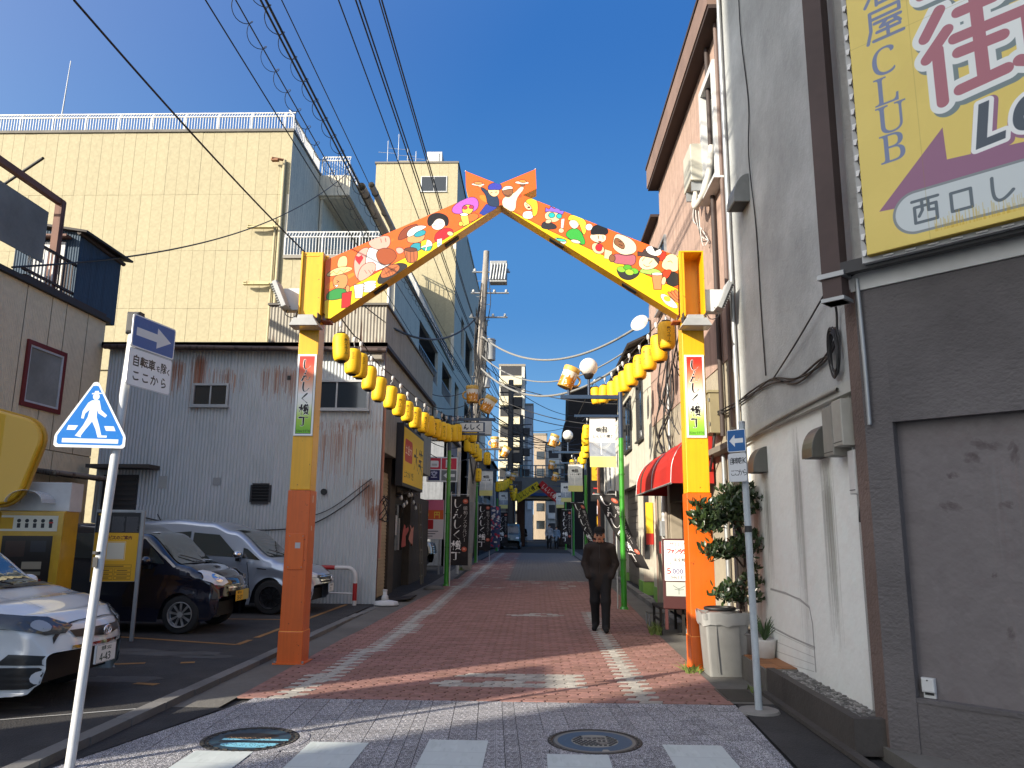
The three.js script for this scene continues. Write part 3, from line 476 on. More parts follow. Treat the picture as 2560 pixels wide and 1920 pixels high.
const ox = sx < 0 ? a0 - 0.12 : a1 + 0.12, oy = sx < 0 ? 4.62 : 4.6;
const bxo = obj('junction_box', cbx(ox - 0.12, ox + 0.12, oy - 0.14, oy + 0.16, zf - 0.05, zf - 0.2, 0.006), M.white, t);
const fl = cbx(-0.03, 0.03, -0.19, 0.19, -0.13, 0.13, 0.006), fins = Array.from({ length: 11 }, (_, i) => bx(-0.065, -0.03, -0.17 + i * 0.034, -0.163 + i * 0.034, -0.11, 0.11));
const turn = sx < 0 ? 0.42 : -0.42, place2 = (g) => { g = g.clone(); if (sx > 0) g.scale(-1, 1, 1); g.rotateZ(turn); return g.translate(ox + sx * 0.1, oy + 0.02, zf + 0.06); };
const flipFix = (g) => { if (sx > 0) { g = plain(g); const p = g.attributes.position; for (let i = 0; i < p.count; i += 3) { const b = V().fromBufferAttribute(p, i + 1), c2 = V().fromBufferAttribute(p, i + 2); p.setXYZ(i + 1, c2.x, c2.y, c2.z); p.setXYZ(i + 2, b.x, b.y, b.z); } g.computeVertexNormals(); } return g; };
const fo = obj('flood_lamp', [fl, ...fins].map((g) => flipFix(place2(g))), lm, t); obj('cord', tube([V(ox, oy - 0.1, zf), V(ox + sx * 0.05, oy - 0.22, zf + 0.02), V(ox - sx * 0.05, oy - 0.26, zf), V(ox - sx * 0.12, oy - 0.16, zf)], 0.006, 5), M.cable, fo);
}
// beam: outline taken from its front face
const px = [[812, 652], [1172, 494], [1165, 470], [1164, 428], [1247, 461], [1339, 423], [1341, 472], [1307, 488], [1694, 641], [1696, 788], [1252, 513], [826, 796], [812, 796]];
const ZA = -9.79, pts = px.map(([a, b]) => { const p = atZ(a, b, ZA); return [p.x, p.y]; });
const beam = obj('beam', ext(pts, 0.24).translate(0, 0, ZA - 0.24), M.yellow, t);
const X0 = -2.95, X1 = 2.0, Y0 = 4.25, Y1 = 6.55, CW = 2048, CH = Math.round(CW * (Y1 - Y0) / (X1 - X0));
const art = printMat(CW, CH, (c) => {
const U = (zx, zy, R) => { const p = atZ((R ? 1160 : 680) + zx * 0.28933, (R ? 400 : 360) + zy * 0.28933, ZA); return [(p.x - X0) / (X1 - X0) * CW, (Y1 - p.y) / (Y1 - Y0) * CH]; };
const K = 0.28933 * 9.9 / 1950 / (X1 - X0) * CW;
const poly = (R, arr, col, line = 3, open = false) => { c.beginPath(); arr.forEach(([a, b], i) => { const [x, y] = U(a, b, R); i ? c.lineTo(x, y) : c.moveTo(x, y); }); if (!open) c.closePath(); if (col) { c.fillStyle = col; c.fill(); } if (line) { c.lineWidth = line; c.strokeStyle = '#1a120e'; c.lineJoin = 'round'; c.stroke(); } };
const blob = (R, arr, col, line = 3) => { const n = arr.length, m = (i, j) => [(arr[i % n][0] + arr[j % n][0]) / 2, (arr[i % n][1] + arr[j % n][1]) / 2]; c.beginPath(); for (let i = 0; i <= n; i++) { const q = U(...arr[i % n], R), e = U(...m(i, i + 1), R); i ? c.quadraticCurveTo(...q, ...e) : c.moveTo(...e); } c.closePath(); if (col) { c.fillStyle = col; c.fill(); } if (line) { c.lineWidth = line; c.strokeStyle = '#1a120e'; c.stroke(); } };
const el = (R, x, y, rx, ry, col, rot = 0, line = 3) => { const [a, b] = U(x, y, R); c.beginPath(); c.ellipse(a, b, rx * K, ry * K, rot, 0, 7); if (col) { c.fillStyle = col; c.fill(); } if (line) { c.lineWidth = line; c.strokeStyle = '#1a120e'; c.stroke(); } };
const ln = (R, arr, w = 3, col = '#1a120e') => { c.beginPath(); arr.forEach(([a, b], i) => { const q = U(a, b, R); i ? c.lineTo(...q) : c.moveTo(...q); }); c.lineWidth = w; c.strokeStyle = col; c.lineCap = 'round'; c.stroke(); };
const skin = '#f6cf9c', tan = '#d18e54', brn = '#8a5a36';
fillR(c, 0, 0, CW, CH, '#f0641c');
const q = rng(12); c.globalAlpha = 0.9; for (let i = 0; i < 60; i++) { const [a, b] = U(q() * 2200, 250 + q() * 1000, i % 2); c.fillStyle = ['#ee4c20', '#f88a26', '#f4701e'][(q() * 3) | 0]; c.beginPath(); c.ellipse(a, b, 20 + q() * 40, 8 + q() * 14, -0.5 + (i % 2), 0, 7); c.fill(); } c.globalAlpha = 1;
// the counter
poly(0, [[430, 1370], [1000, 1060], [1640, 730], [1975, 530], [1975, 640], [480, 1600], [430, 1600]], '#f8cc10', 3); poly(1, [[318, 390], [700, 590], [1240, 840], [1860, 1120], [1860, 1400], [318, 520]], '#f8cc10', 3);
// left: reveller in a straw hat
blob(0, [[520, 1170], [560, 1130], [650, 1120], [660, 1200], [620, 1260], [540, 1260]], tan); blob(0, [[470, 1290], [560, 1240], [660, 1260], [640, 1330], [470, 1360]], '#2f8a3c'); blob(0, [[560, 1080], [570, 990], [620, 960], [655, 980], [650, 1070]], '#f3d48c'); blob(0, [[470, 1120], [570, 1060], [690, 1060], [700, 1090], [590, 1130], [480, 1150]], '#f3d48c'); ln(0, [[500, 1130], [530, 1100], [560, 1125], [590, 1090], [620, 1110], [650, 1080], [680, 1085]], 2); ln(0, [[560, 1180], [580, 1190], [560, 1200]], 3); poly(0, [[540, 1220], [575, 1215], [560, 1240]], '#fff', 2);
poly(0, [[605, 1290], [690, 1270], [675, 1410], [600, 1420]], '#c31d1d'); el(0, 655, 1250, 20, 34, tan);
// stout diner with a joint of meat
blob(0, [[720, 1170], [700, 1000], [770, 900], [850, 890], [850, 1010], [800, 1190]], '#f3a795'); blob(0, [[830, 890], [880, 900], [1080, 990], [1000, 1060], [840, 1120], [800, 1060]], '#faf3ea'); blob(0, [[830, 870], [840, 830], [1000, 780], [1030, 830], [1010, 900], [900, 920]], '#f3a795'); blob(0, [[735, 1150], [770, 1050], [860, 1010], [910, 1050], [880, 1120], [760, 1200]], '#f3a795'); for (const a of [800, 835, 865]) ln(0, [[a, 1090], [a + 20, 1120]], 2); poly(0, [[755, 1045], [720, 1000], [725, 965], [750, 975], [775, 960], [792, 985]], '#d8202c', 0); ln(0, [[940, 820], [945, 850]], 3); ln(0, [[980, 815], [985, 845]], 3);
blob(0, [[890, 960], [930, 900], [1040, 900], [1090, 970], [1030, 1040], [940, 1050]], '#a14d22'); blob(0, [[1060, 900], [1120, 890], [1150, 930], [1090, 960]], '#f3a795');
for (let i = 0; i < 4; i++) el(0, 845, 1265 - i * 22, 60, 17, '#fbf8f1', -0.15, 2); poly(0, [[708, 1220], [795, 1205], [780, 1330], [720, 1335]], '#fbf8f1'); blob(0, [[900, 1190], [960, 1080], [1100, 1020], [1190, 1050], [1100, 1130], [940, 1220]], '#2b2724'); blob(0, [[930, 1140], [970, 1060], [1080, 1030], [1115, 1070], [1060, 1130], [960, 1165]], '#c06a3a'); for (let i = 0; i < 4; i++) { ln(0, [[965 + i * 30, 1075], [1000 + i * 25, 1140]], 2, '#5a2a12'); ln(0, [[960 + i * 20, 1130 - i * 14], [1050 + i * 14, 1095 - i * 14]], 2, '#5a2a12'); }
// girl with a visor, ball and drum
blob(0, [[1080, 830], [1120, 740], [1200, 700], [1280, 690], [1180, 800], [1120, 830]], '#8a3f20'); blob(0, [[1160, 840], [1180, 760], [1300, 740], [1330, 800], [1290, 850], [1200, 860]], '#e59a63'); blob(0, [[1160, 790], [1180, 740], [1260, 700], [1350, 710], [1300, 740], [1190, 810]], '#f7f3e8'); blob(0, [[1220, 780], [1290, 740], [1335, 750], [1320, 790], [1240, 810]], '#2d99a6'); blob(0, [[1190, 880], [1240, 850], [1300, 860], [1280, 930], [1200, 920]], '#2f93a2'); el(0, 1335, 875, 56, 56, '#f6f0dc'); poly(0, [[1290, 840], [1340, 822], [1330, 870], [1285, 890]], '#f5c820', 2); poly(0, [[1340, 890], [1385, 880], [1370, 920], [1335, 928]], '#27a79a', 2); poly(0, [[1285, 900], [1330, 890], [1320, 925]], '#27a79a', 2);
blob(0, [[1140, 930], [1145, 900], [1250, 905], [1265, 960], [1250, 1020], [1170, 1035]], '#b4653a'); el(0, 1200, 912, 58, 20, '#6a3a22', 0.05); for (const a of [1165, 1195, 1225]) ln(0, [[a, 935], [a + 4, 1025]], 2);
// woman with black hair
blob(0, [[1400, 840], [1410, 770], [1500, 720], [1570, 740], [1560, 780], [1450, 850]], '#d8222b'); blob(0, [[1370, 700], [1390, 640], [1480, 620], [1510, 680], [1470, 740], [1400, 745]], '#fbf1df'); blob(0, [[1340, 690], [1350, 620], [1430, 590], [1520, 620], [1530, 690], [1500, 720], [1490, 650], [1420, 640], [1370, 720]], '#17120f'); ln(0, [[1395, 705], [1420, 710]], 3); ln(0, [[1440, 690], [1470, 690]], 3); el(0, 1540, 775, 30, 22, skin, 0.3); poly(0, [[1425, 825], [1470, 815], [1465, 890], [1430, 900]], '#e9f2ee', 2); fillR(c, ...U(1432, 850, 0), 30 * K, 30 * K, '#8fc9e0');
// purple curls and a beer
blob(0, [[1550, 590], [1560, 540], [1640, 480], [1740, 450], [1790, 490], [1780, 570], [1700, 600], [1600, 610]], '#b35cb8'); blob(0, [[1640, 580], [1650, 530], [1720, 520], [1745, 570], [1710, 610], [1660, 610]], '#f0c04c'); el(0, 1668, 550, 22, 17, '#e0345a'); el(0, 1722, 545, 22, 17, '#e0345a'); blob(0, [[1680, 660], [1690, 610], [1760, 590], [1800, 630], [1720, 680]], '#f4702c'); poly(0, [[1625, 610], [1695, 610], [1705, 690], [1650, 715]], '#f5cf55'); el(0, 1660, 610, 38, 15, '#fffaf0'); el(0, 1632, 690, 22, 24, '#f0c04c');
// two cooks at the top
poly(0, [[1790, 600], [1850, 520], [1950, 530], [1935, 560], [1830, 620]], '#2a3c96', 2); blob(0, [[1860, 530], [1850, 440], [1800, 390], [1820, 370], [1890, 430], [1950, 440], [1970, 530], [1940, 545]], '#25364f'); blob(0, [[1870, 430], [1860, 380], [1960, 370], [1970, 430], [1920, 465]], skin); blob(0, [[1862, 400], [1870, 350], [1930, 330], [1985, 350], [1985, 400], [1920, 395]], '#3a3fa6'); ln(0, [[1885, 415], [1905, 420], [1885, 428]], 2); ln(0, [[1945, 408], [1928, 418], [1948, 424]], 2); el(0, 1800, 362, 22, 16, skin); el(0, 1780, 350, 62, 15, '#f6ead2', 0.05); el(0, 1782, 338, 42, 16, '#c68a4a', 0.05);
blob(0, [[1985, 540], [1990, 460], [2090, 430], [2150, 360], [2190, 380], [2110, 470], [2110, 570], [2060, 590]], '#f3e2bd'); blob(0, [[1990, 430], [1990, 390], [2080, 380], [2085, 430], [2040, 470]], brn); blob(0, [[1980, 410], [2000, 365], [2070, 360], [2090, 390], [2040, 390]], '#f6ead0'); ln(0, [[2010, 440], [2040, 450], [2060, 438]], 3); el(0, 2165, 350, 24, 16, brn); el(0, 2160, 335, 66, 16, '#f6ead2', 0.05); el(0, 2165, 322, 36, 15, '#d98b3a', 0.1);
// right side
blob(1, [[500, 480], [520, 440], [600, 440], [600, 510], [520, 510]], '#f8efe0'); blob(1, [[510, 390], [530, 350], [600, 350], [600, 420], [550, 440]], '#f6d8a2'); blob(1, [[520, 360], [570, 325], [640, 345], [640, 470], [590, 500], [590, 400]], '#f4c62c'); ln(1, [[535, 385], [552, 392]], 3); el(1, 560, 410, 12, 8, '#7c2a1c', 0, 2);
blob(1, [[660, 580], [690, 520], [800, 560], [800, 600], [700, 600]], '#2e2b2c'); blob(1, [[690, 480], [720, 440], [830, 450], [840, 510], [780, 545], [710, 520]], skin); poly(1, [[700, 450], [705, 410], [735, 425], [750, 400], [780, 420], [820, 410], [830, 435], [870, 440], [850, 475], [800, 455], [740, 445]], '#8a62c8'); el(1, 758, 478, 30, 26, '#27b5b0'); el(1, 822, 486, 26, 24, '#27b5b0'); el(1, 730, 530, 30, 20, skin, -0.3); poly(1, [[840, 510], [870, 505], [860, 590], [835, 590]], '#f8d2d2', 2); el(1, 840, 610, 26, 24, skin);
blob(1, [[870, 640], [920, 590], [1000, 590], [1060, 720], [1020, 740], [900, 680]], '#3aa63a'); blob(1, [[905, 560], [910, 520], [980, 500], [1000, 570], [950, 605]], '#fbe6c0'); blob(1, [[890, 530], [910, 470], [970, 480], [1060, 520], [1060, 620], [1030, 660], [1000, 560], [960, 510]], '#f6d638'); el(1, 965, 705, 46, 18, '#fbe6c0', 0.25); blob(1, [[780, 680], [800, 670], [890, 690], [880, 730], [820, 730]], '#fbf6ea'); el(1, 838, 692, 48, 14, '#4cc0a6', 0.15);
blob(1, [[1100, 770], [1110, 710], [1200, 730], [1220, 800], [1150, 820]], skin); blob(1, [[1130, 760], [1150, 720], [1200, 730], [1190, 790], [1150, 790]], '#d8242c', 2); el(1, 1080, 580, 34, 34, '#fbeee0'); blob(1, [[1080, 680], [1100, 630], [1230, 640], [1230, 700], [1160, 725]], '#fbe0b6'); blob(1, [[1085, 650], [1110, 570], [1180, 555], [1250, 600], [1240, 650], [1160, 640]], '#161210'); ln(1, [[1160, 655], [1162, 680]], 4); ln(1, [[1200, 655], [1202, 680]], 4); poly(1, [[1160, 700], [1190, 705], [1170, 718]], '#b5322c', 2); poly(1, [[1215, 770], [1280, 790], [1270, 860], [1210, 850]], '#f8d9a0', 2);
blob(1, [[1280, 890], [1290, 800], [1400, 830], [1490, 810], [1480, 920], [1360, 900]], '#b0626c'); el(1, 1280, 850, 28, 36, brn); blob(1, [[1280, 740], [1300, 640], [1360, 640], [1480, 700], [1500, 800], [1380, 830], [1300, 780]], '#f0dcb4'); blob(1, [[1290, 720], [1310, 660], [1390, 720], [1385, 780], [1330, 750]], brn); ln(1, [[1335, 700], [1360, 710]], 3); ln(1, [[1340, 730], [1370, 742]], 3);
blob(1, [[1320, 960], [1320, 930], [1520, 950], [1510, 1000], [1430, 1045], [1350, 1020]], '#33302c'); for (const [a, b, col] of [[1360, 945, '#8cc832'], [1415, 930, '#58a828'], [1470, 960, '#6cb82c'], [1430, 970, '#a6d238']]) el(1, a, b, 40, 28, col, 0.2, 2);
blob(1, [[1500, 970], [1560, 920], [1700, 950], [1720, 1010], [1600, 990]], '#a6d860'); blob(1, [[1500, 900], [1530, 820], [1660, 840], [1690, 900], [1620, 950], [1540, 950]], '#fbdcae'); poly(1, [[1500, 830], [1500, 790], [1540, 800], [1560, 770], [1620, 810], [1690, 850], [1680, 900], [1640, 850], [1540, 830]], '#4a3a34'); ln(1, [[1540, 870], [1560, 845]], 3); ln(1, [[1600, 895], [1625, 870]], 3); ln(1, [[1550, 905], [1580, 925], [1610, 915]], 3); el(1, 1640, 785, 74, 46, '#faf7f0', 0.3); poly(1, [[1620, 740], [1690, 770], [1650, 790]], '#1a1512', 1); ln(1, [[1580, 790], [1640, 785], [1690, 815]], 2);
blob(1, [[1740, 1080], [1760, 970], [1860, 970], [1860, 1100]], '#2d2c2a'); blob(1, [[1690, 920], [1760, 800], [1860, 830], [1860, 970], [1760, 960]], '#fbdca8'); blob(1, [[1680, 880], [1700, 800], [1750, 790], [1740, 860]], '#e03a24'); blob(1, [[1700, 960], [1800, 940], [1780, 1000], [1740, 1040]], '#e8421f'); ln(1, [[1760, 880], [1785, 872], [1800, 890]], 3); poly(1, [[1620, 980], [1715, 980], [1705, 1120], [1640, 1120]], '#f08a5a'); el(1, 1668, 985, 48, 14, '#fbf4ea', 0, 2); blob(1, [[1710, 1010], [1750, 1010], [1740, 1080], [1700, 1080]], skin);
blob(1, [[1690, 1180], [1710, 1150], [1780, 1180], [1850, 1260], [1840, 1290], [1750, 1260]], '#fbf7ec'); el(1, 1755, 1200, 34, 24, '#f6d838', 0.5, 0); for (const a of [0, 1, 2]) blob(1, [[1750 + a * 28, 1150 - a * 10], [1775 + a * 28, 1130 - a * 8], [1860, 1215 - a * 26], [1850, 1245 - a * 26]], '#e07a4a');
}, 0.32);
obj('painted_panel', flatUV(new THREE.ShapeGeometry(shapeOf(pts)).translate(0, 0, ZA + 0.003), X0, Y0, X1 - X0, Y1 - Y0), art, beam);
const bot = (x) => { const L = pts[11], A = pts[10], R = pts[9]; return x < A[0] ? L[1] + (x - L[0]) / (A[0] - L[0]) * (A[1] - L[1]) : A[1] + (x - A[0]) / (R[0] - A[0]) * (R[1] - A[1]); };
for (const x of [-2.1, -1.15, 0.28, 1.25]) { const a = Math.atan((bot(x + 0.05) - bot(x - 0.05)) / 0.1); obj('lamp_slot', bx(-0.11, 0.11, -0.012, 0.012, -0.05, 0.05).rotateZ(a).translate(x, bot(x), ZA - 0.12), M.black, beam); }
obj('bracket', [bx(-2.86, -2.74, 4.33, 4.35, -9.8, -9.98), bx(1.8, 1.91, 4.33, 4.35, -9.8, -9.98)], mk('#a8500c', 0.6, { map: T.patch }), beam);
for (let i = 0; i < pts.length; i++) if ([3, 5].includes(i)) obj('lamp_stud', new THREE.SphereGeometry(0.014, 8, 6).translate(pts[i][0], pts[i][1] + 0.01, ZA - 0.02), M.metal, beam);
}
// ---------------------------------------------------------------- a vertical face: pixels to (u, y) on it, and local shapes onto it
class Face {
constructor(x, z, deg) { this.x = x; this.z = z; this.a = deg * D2R; this.n = V(Math.sin(this.a), 0, Math.cos(this.a)); this.u = V(Math.cos(this.a), 0, -Math.sin(this.a)); }
at(px, py) { const d = ray(px, py), o = V(this.x, EYE, this.z), t = o.clone().sub(eye).dot(this.n) / d.dot(this.n), p = eye.clone().addScaledVector(d, t); return [p.clone().sub(o).dot(this.u), p.y]; }
pts(a) { return a.map(([x, y]) => this.at(x, y)); }
put(g, off = 0) { return g.translate(0, 0, off).rotateY(this.a).translate(this.x, 0, this.z); }
w(u, y, off = 0) { return V(this.x, y, this.z).addScaledVector(this.u, u).addScaledVector(this.n, off); }
box(u0, u1, y0, y1, d0, d1) { return this.put(bx(u0, u1, y0, y1, d0, d1)); }
rect(u0, u1, y0, y1, off) { return keep(this.put(rectZ(u0, u1, y0, y1, off))); }
}
// a window: frame, opaque panes, their dark colour standing in for an unlit room, sill
function windowOn(f, u0, u1, y0, y1, parent, { panes = 2, frame = 0.05, fm = M.white, depth = 0.05, sill = true, glass = M.glassDark } = {}) {
const w = obj('window', [f.box(u0 - frame, u1 + frame, y1, y1 + frame, -0.02, depth), f.box(u0 - frame, u1 + frame, y0 - frame, y0, -0.02, depth), f.box(u0 - frame, u0, y0, y1, -0.02, depth), f.box(u1, u1 + frame, y0, y1, -0.02, depth)], fm, parent);
const pw = (u1 - u0) / panes; for (let i = 0; i < panes; i++) { obj('pane', f.box(u0 + i * pw + 0.004, u0 + (i + 1) * pw - 0.004, y0 + 0.003, y1 - 0.003, 0.005 + (i % 2) * 0.012, 0.012 + (i % 2) * 0.012), glass, w); if (i) obj('mullion', f.box(u0 + i * pw - 0.018, u0 + i * pw + 0.018, y0, y1, 0.013, 0.034), fm, w); }
if (sill) obj('sill', f.box(u0 - frame - 0.03, u1 + frame + 0.03, y0 - frame - 0.03, y0 - frame, -0.02, depth + 0.05), fm, w);
return w;
}
const wire = (pts, r, label, group, m = M.cable) => tag(obj('cable', tube(pts, r, 5, Math.max(10, pts.length * 5)), m), label, 'cable', group);

// ================================================================ RIGHT SIDE, NEAR
{ // corner building with the billboard: its near face is cut at 45 degrees
const C = new Face(2.6, -6.1, -45), S = new Face(2.6, -6.1, -90), t = thing('corner_building', 'dark brown stucco corner building with a recessed wall panel under a billboard', 'building', V(3.2, 0, -5.4));
const blot = printMat(1024, 1024, (c, w, h) => { fillR(c, 0, 0, w, h, '#6c6767'); mottle(c, w, h, 900, ['#746f6f', '#645f5f', '#787272', '#5f5a5a'], 6, 46, 0.16, 3); const q = rng(15); for (const [x, y, a, b] of [[250, 120, 60, 18], [330, 150, 16, 50], [200, 160, 30, 22], [480, 110, 70, 16], [600, 100, 20, 22], [130, 220, 24, 14], [110, 330, 44, 20], [290, 330, 34, 16], [330, 560, 12, 16], [230, 570, 10, 12], [340, 640, 26, 34], [260, 760, 14, 26], [320, 830, 10, 24]]) for (let i = 0; i < 26; i++) { c.globalAlpha = 0.13; c.fillStyle = '#453f40'; c.beginPath(); c.ellipse(x + (q() - 0.5) * a * 1.3, y + (q() - 0.5) * b * 1.3, a * (0.15 + 0.3 * q()), b * (0.15 + 0.35 * q()), q(), 0, 7); c.fill(); } c.globalAlpha = 1; for (const [x, y] of [[300, 140], [420, 120], [340, 660]]) runs(c, x, y, 200, 420, '#7e7472', 60, x); }, 0.95, { bumpMap: T.stucco, bumpScale: 0.008 });
const st = mk('#6c6868', 0.95, { map: T.patch, bump: T.stucco, bs: 0.012 }), st2 = mk('#7a6860', 0.95, { map: T.patch, bump: T.stucco, bs: 0.014 });
const top = 3.55;
obj('wall', [C.box(0.21, 6, 2.46, top, -0.3, 0), C.box(0, 0.21, 0, top, -0.3, 0), C.box(0.21, 6, 0, 0.42, -0.3, -0.01)], st, t);
const nw = C.put(flatUV(bx(0.21, 6, 0.42, 2.46, -0.3, -0.085), 0.3, 0.42, 2.1, 2.06)); obj('recessed_panel', nw, blot, t);
obj('pier', [bx(2.602, 2.8, 0, 3.6, -6.098, -6.32)], st2, t);
obj('plinth_line', C.box(0.21, 6, 0.42, 0.45, -0.3, -0.004), st, t);
obj('white_band', C.box(-0.02, 6, top, 3.80, -0.3, 0.02), M.paint, t);
obj('upper_wall', [C.box(0, 6, 3.8, 10.5, -0.3, -0.02), bx(2.62, 2.9, 3.6, 10.5, -6.1, -6.3), bx(2.7, 9, 0, 10.5, -6.31, -6.6)], mk('#c2c1bd', 0.95, { map: T.patch, bump: T.stucco, bs: 0.006 }), t);
// weatherproof socket
const [su, sy] = C.at(2316, 1730); const so = obj('socket_box', [C.put(cbx(su - 0.045, su + 0.045, sy - 0.01, sy + 0.09, -0.085, -0.03, 0.012)), C.box(su - 0.04, su + 0.04, sy - 0.05, sy - 0.012, -0.085, -0.06)], M.white, t); obj('slot', C.box(su - 0.03, su + 0.03, sy - 0.03, sy - 0.012, -0.06, -0.057), M.dark, so); obj('screw', C.put(new THREE.SphereGeometry(0.006, 6, 4).translate(su, sy + 0.075, -0.029)), M.dark, so);
obj('conduit', tube([C.w(0.05, 2.45, 0.03), C.w(0.05, 3.0, 0.03), C.w(0.04, 3.65, 0.03)], 0.018, 8), M.galv, t);
}
{ // brown post that carries the billboard
const C = new Face(2.6, -6.1, -45), m = mk('#54433f', 0.7, { map: T.patch });
const t = thing('billboard_post', 'brown steel post standing on the wall edge beside the billboard', 'post', C.w(-0.1, 3.5, 0.08));
obj('shaft', C.box(-0.19, -0.03, 3.46, 10.5, 0.02, 0.16), m, t); obj('arm', C.put(bx(0, 3.5, -0.05, 0.05, 0.08, 0.16).rotateZ(0.0).translate(-0.03, 3.72, 0)), M.dark, t);
obj('clamp', C.box(-0.22, 0, 3.66, 3.7, 0.0, 0.18), M.galv, t); obj('clamp', C.box(-0.2, -0.01, 3.46, 3.49, 0.0, 0.18), M.galv, t);
}
{ // billboard
const C = new Face(2.6, -6.1, -45), D = 0.24; const F2 = new Face(2.6 - 0.707 * D, -6.1 + 0.707 * D, -45);
const [u0, y0] = F2.at(2172, 641), [ub, yb] = F2.at(2152, 657); const t = thing('billboard', 'large yellow billboard for a bar street with a purple arrow and LED edging', 'billboard', F2.w(1.2, yb, -0.05));
const W = 3.2, Ht = 5.12;
obj('back_frame', F2.put(bx(ub, u0 + W + 0.2, yb, y0 + Ht + 0.1, -0.2, -0.03)), mk([0.62, 0.63, 0.62], 0.6, { map: T.patch }), t);
const art = printMat(1280, 2048, (c, w, h) => {
const s = w / W * 1, f = (px, py) => { const [u, y] = F2.at(px, py); return [(u - u0) / W * w, h - (y - y0) / Ht * h]; };
const zf = (x, y) => f(1600 + x * 0.434, y * 0.434), k = w / W; fillR(c, 0, 0, w, h, '#dcc463'); mottle(c, w, h, 500, ['#d8c05f', '#e0c96b'], 20, 90, 0.2, 6);
const g3t = (ch, x, y, sz, lw, fill, out, sh) => { glyph(c, ch, x + 10, y + 12, sz, sh, lw * 2.3); glyph(c, ch, x, y, sz, out, lw * 2.1); glyph(c, ch, x, y, sz, fill, lw); };
let p = zf(1290, 40); const fs = 0.30 * k; [...'酒屋'].forEach((ch, i) => glyph(c, ch, p[0], p[1] - fs * 0.75 + i * fs * 1.05, fs, '#6d7a9c', 11));
c.fillStyle = '#6d7a9c'; c.font = `${0.33 * k}px serif`; [...'CLUB'].forEach((ch, i) => { const q = zf(1350 + i * 17, 440 + i * 164); c.fillText(ch, q[0] - 0.02 * k, q[1] + 0.04 * k); });
p = zf(1605, 170); g3t('街', p[0], p[1] - 0.1 * k, 0.8 * k, 0.085 * k, '#a5636f', '#dfe3de', '#6f7f80'); p = zf(1575, 0); g3t('金', p[0], p[1] - 0.74 * k, 0.8 * k, 0.085 * k, '#a5636f', '#dfe3de', '#6f7f80');
// arrow
c.fillStyle = '#8d5f7c'; c.beginPath(); [[1385, 1230], [1750, 745], [1775, 930], [2212, 830], [2600, 700], [2600, 950], [2212, 1065]].forEach(([a, b], i) => { const q = zf(a, b); i ? c.lineTo(...q) : c.moveTo(...q); }); c.fill();
p = zf(1905, 890); c.save(); c.translate(...p); c.rotate(-0.1); c.font = `italic bold ${0.46 * k}px sans-serif`; c.lineJoin = 'round'; c.strokeStyle = '#8d5f7c'; c.lineWidth = 0.09 * k; c.strokeText('Let', 4, 6); c.strokeStyle = '#e4e6e2'; c.lineWidth = 0.06 * k; c.strokeText('Let', 0, 0); c.fillStyle = '#3f4c58'; c.fillText('Let', 0, 0); c.strokeStyle = '#e4e6e2'; c.strokeText('Go', 0.34 * k, 0.42 * k); c.fillText('Go', 0.34 * k, 0.42 * k); c.restore();
// pill with the street's name
p = zf(1470, 1375); const ph = 0.34 * k; c.fillStyle = '#7e8688'; rrect(c, p[0] + 2, p[1] - ph * 0.94, 2.6 * k, ph, ph / 2); c.fill(); c.fillStyle = '#c4cccb'; rrect(c, p[0] + 10, p[1] - ph * 0.94 + 8, 2.6 * k - 16, ph - 16, ph / 2 - 8); c.fill(); rowText(c, '西口しんしく横丁', p[0] + 0.13 * k, p[1] - ph * 0.76, 0.215 * k, '#56636a', 9, 1.12);
const q2 = rng(8); c.strokeStyle = '#c79a1c'; for (let i = 0; i < 500; i++) { c.globalAlpha = 0.35; c.lineWidth = 1 + q2() * 2; const x = w * (0.15 + 0.85 * q2()); c.beginPath(); c.moveTo(x, h - 20); c.lineTo(x, h - 20 - q2() * 50); c.stroke(); } c.globalAlpha = 0.3; c.strokeStyle = '#8c7c3a'; c.lineWidth = 2; for (const y of [0.18, 0.62]) { const a = zf(1240, 295); } c.beginPath(); c.moveTo(0, zf(1240, 295)[1]); c.lineTo(w, zf(1240, 295)[1]); c.moveTo(zf(1540, 0)[0], 0); c.lineTo(zf(1540, 0)[0], h); c.stroke(); c.globalAlpha = 1;
}, 0.5);
const pn = obj('panel', F2.put(bx(u0, u0 + W, y0, y0 + Ht, -0.03, 0.03)), mk('#b89a2e', 0.5), t); obj('print', F2.rect(u0 + 0.004, u0 + W - 0.004, y0 + 0.004, y0 + Ht - 0.004, 0.033), art, pn);
const lm = mk([0.75, 0.75, 0.73], 0.5); for (let i = 0; i < 34; i++) { const y = yb + 0.05 + i * 0.135; if (y < y0 + Ht) obj('lamp_module', F2.put(cbx(ub + 0.012, u0 - 0.012, y, y + 0.05, -0.03, -0.012, 0.004)), lm, t); }
for (let i = 0; i < 20; i++) { const u = u0 + 0.1 + i * 0.16; obj('lamp_module', F2.put(cbx(u, u + 0.075, yb + 0.012, y0 - 0.012, -0.03, -0.012, 0.004)), lm, t); }
const cz = []; for (let i = 0; i < 90; i++) cz.push(F2.w(ub + 0.04 + 0.018 * (i % 2), yb + 0.04 + i * 0.0675, -0.005)); obj('lamp_cable', tube(cz, 0.004, 4, 260), M.cable, t);
const cz2 = []; for (let i = 0; i < 40; i++) cz2.push(F2.w(u0 + 0.05 + i * 0.08, yb + 0.045 + 0.02 * (i % 2), -0.005)); obj('lamp_cable', tube(cz2, 0.004, 4, 160), M.cable, t);
}
const hoodGeo = (f, u, y, s, d) => { const p = [[0, 0], [d, 0]]; for (let i = 0; i <= 8; i++) { const a = i / 8 * Math.PI / 2; p.push([d * Math.cos(a), 0.03 + s * Math.sin(a)]); } return f.put(ext(p.map(([a, b]) => [a, b]), s, 0.004).rotateY(-Math.PI / 2).translate(u + s / 2, y, 0)); };
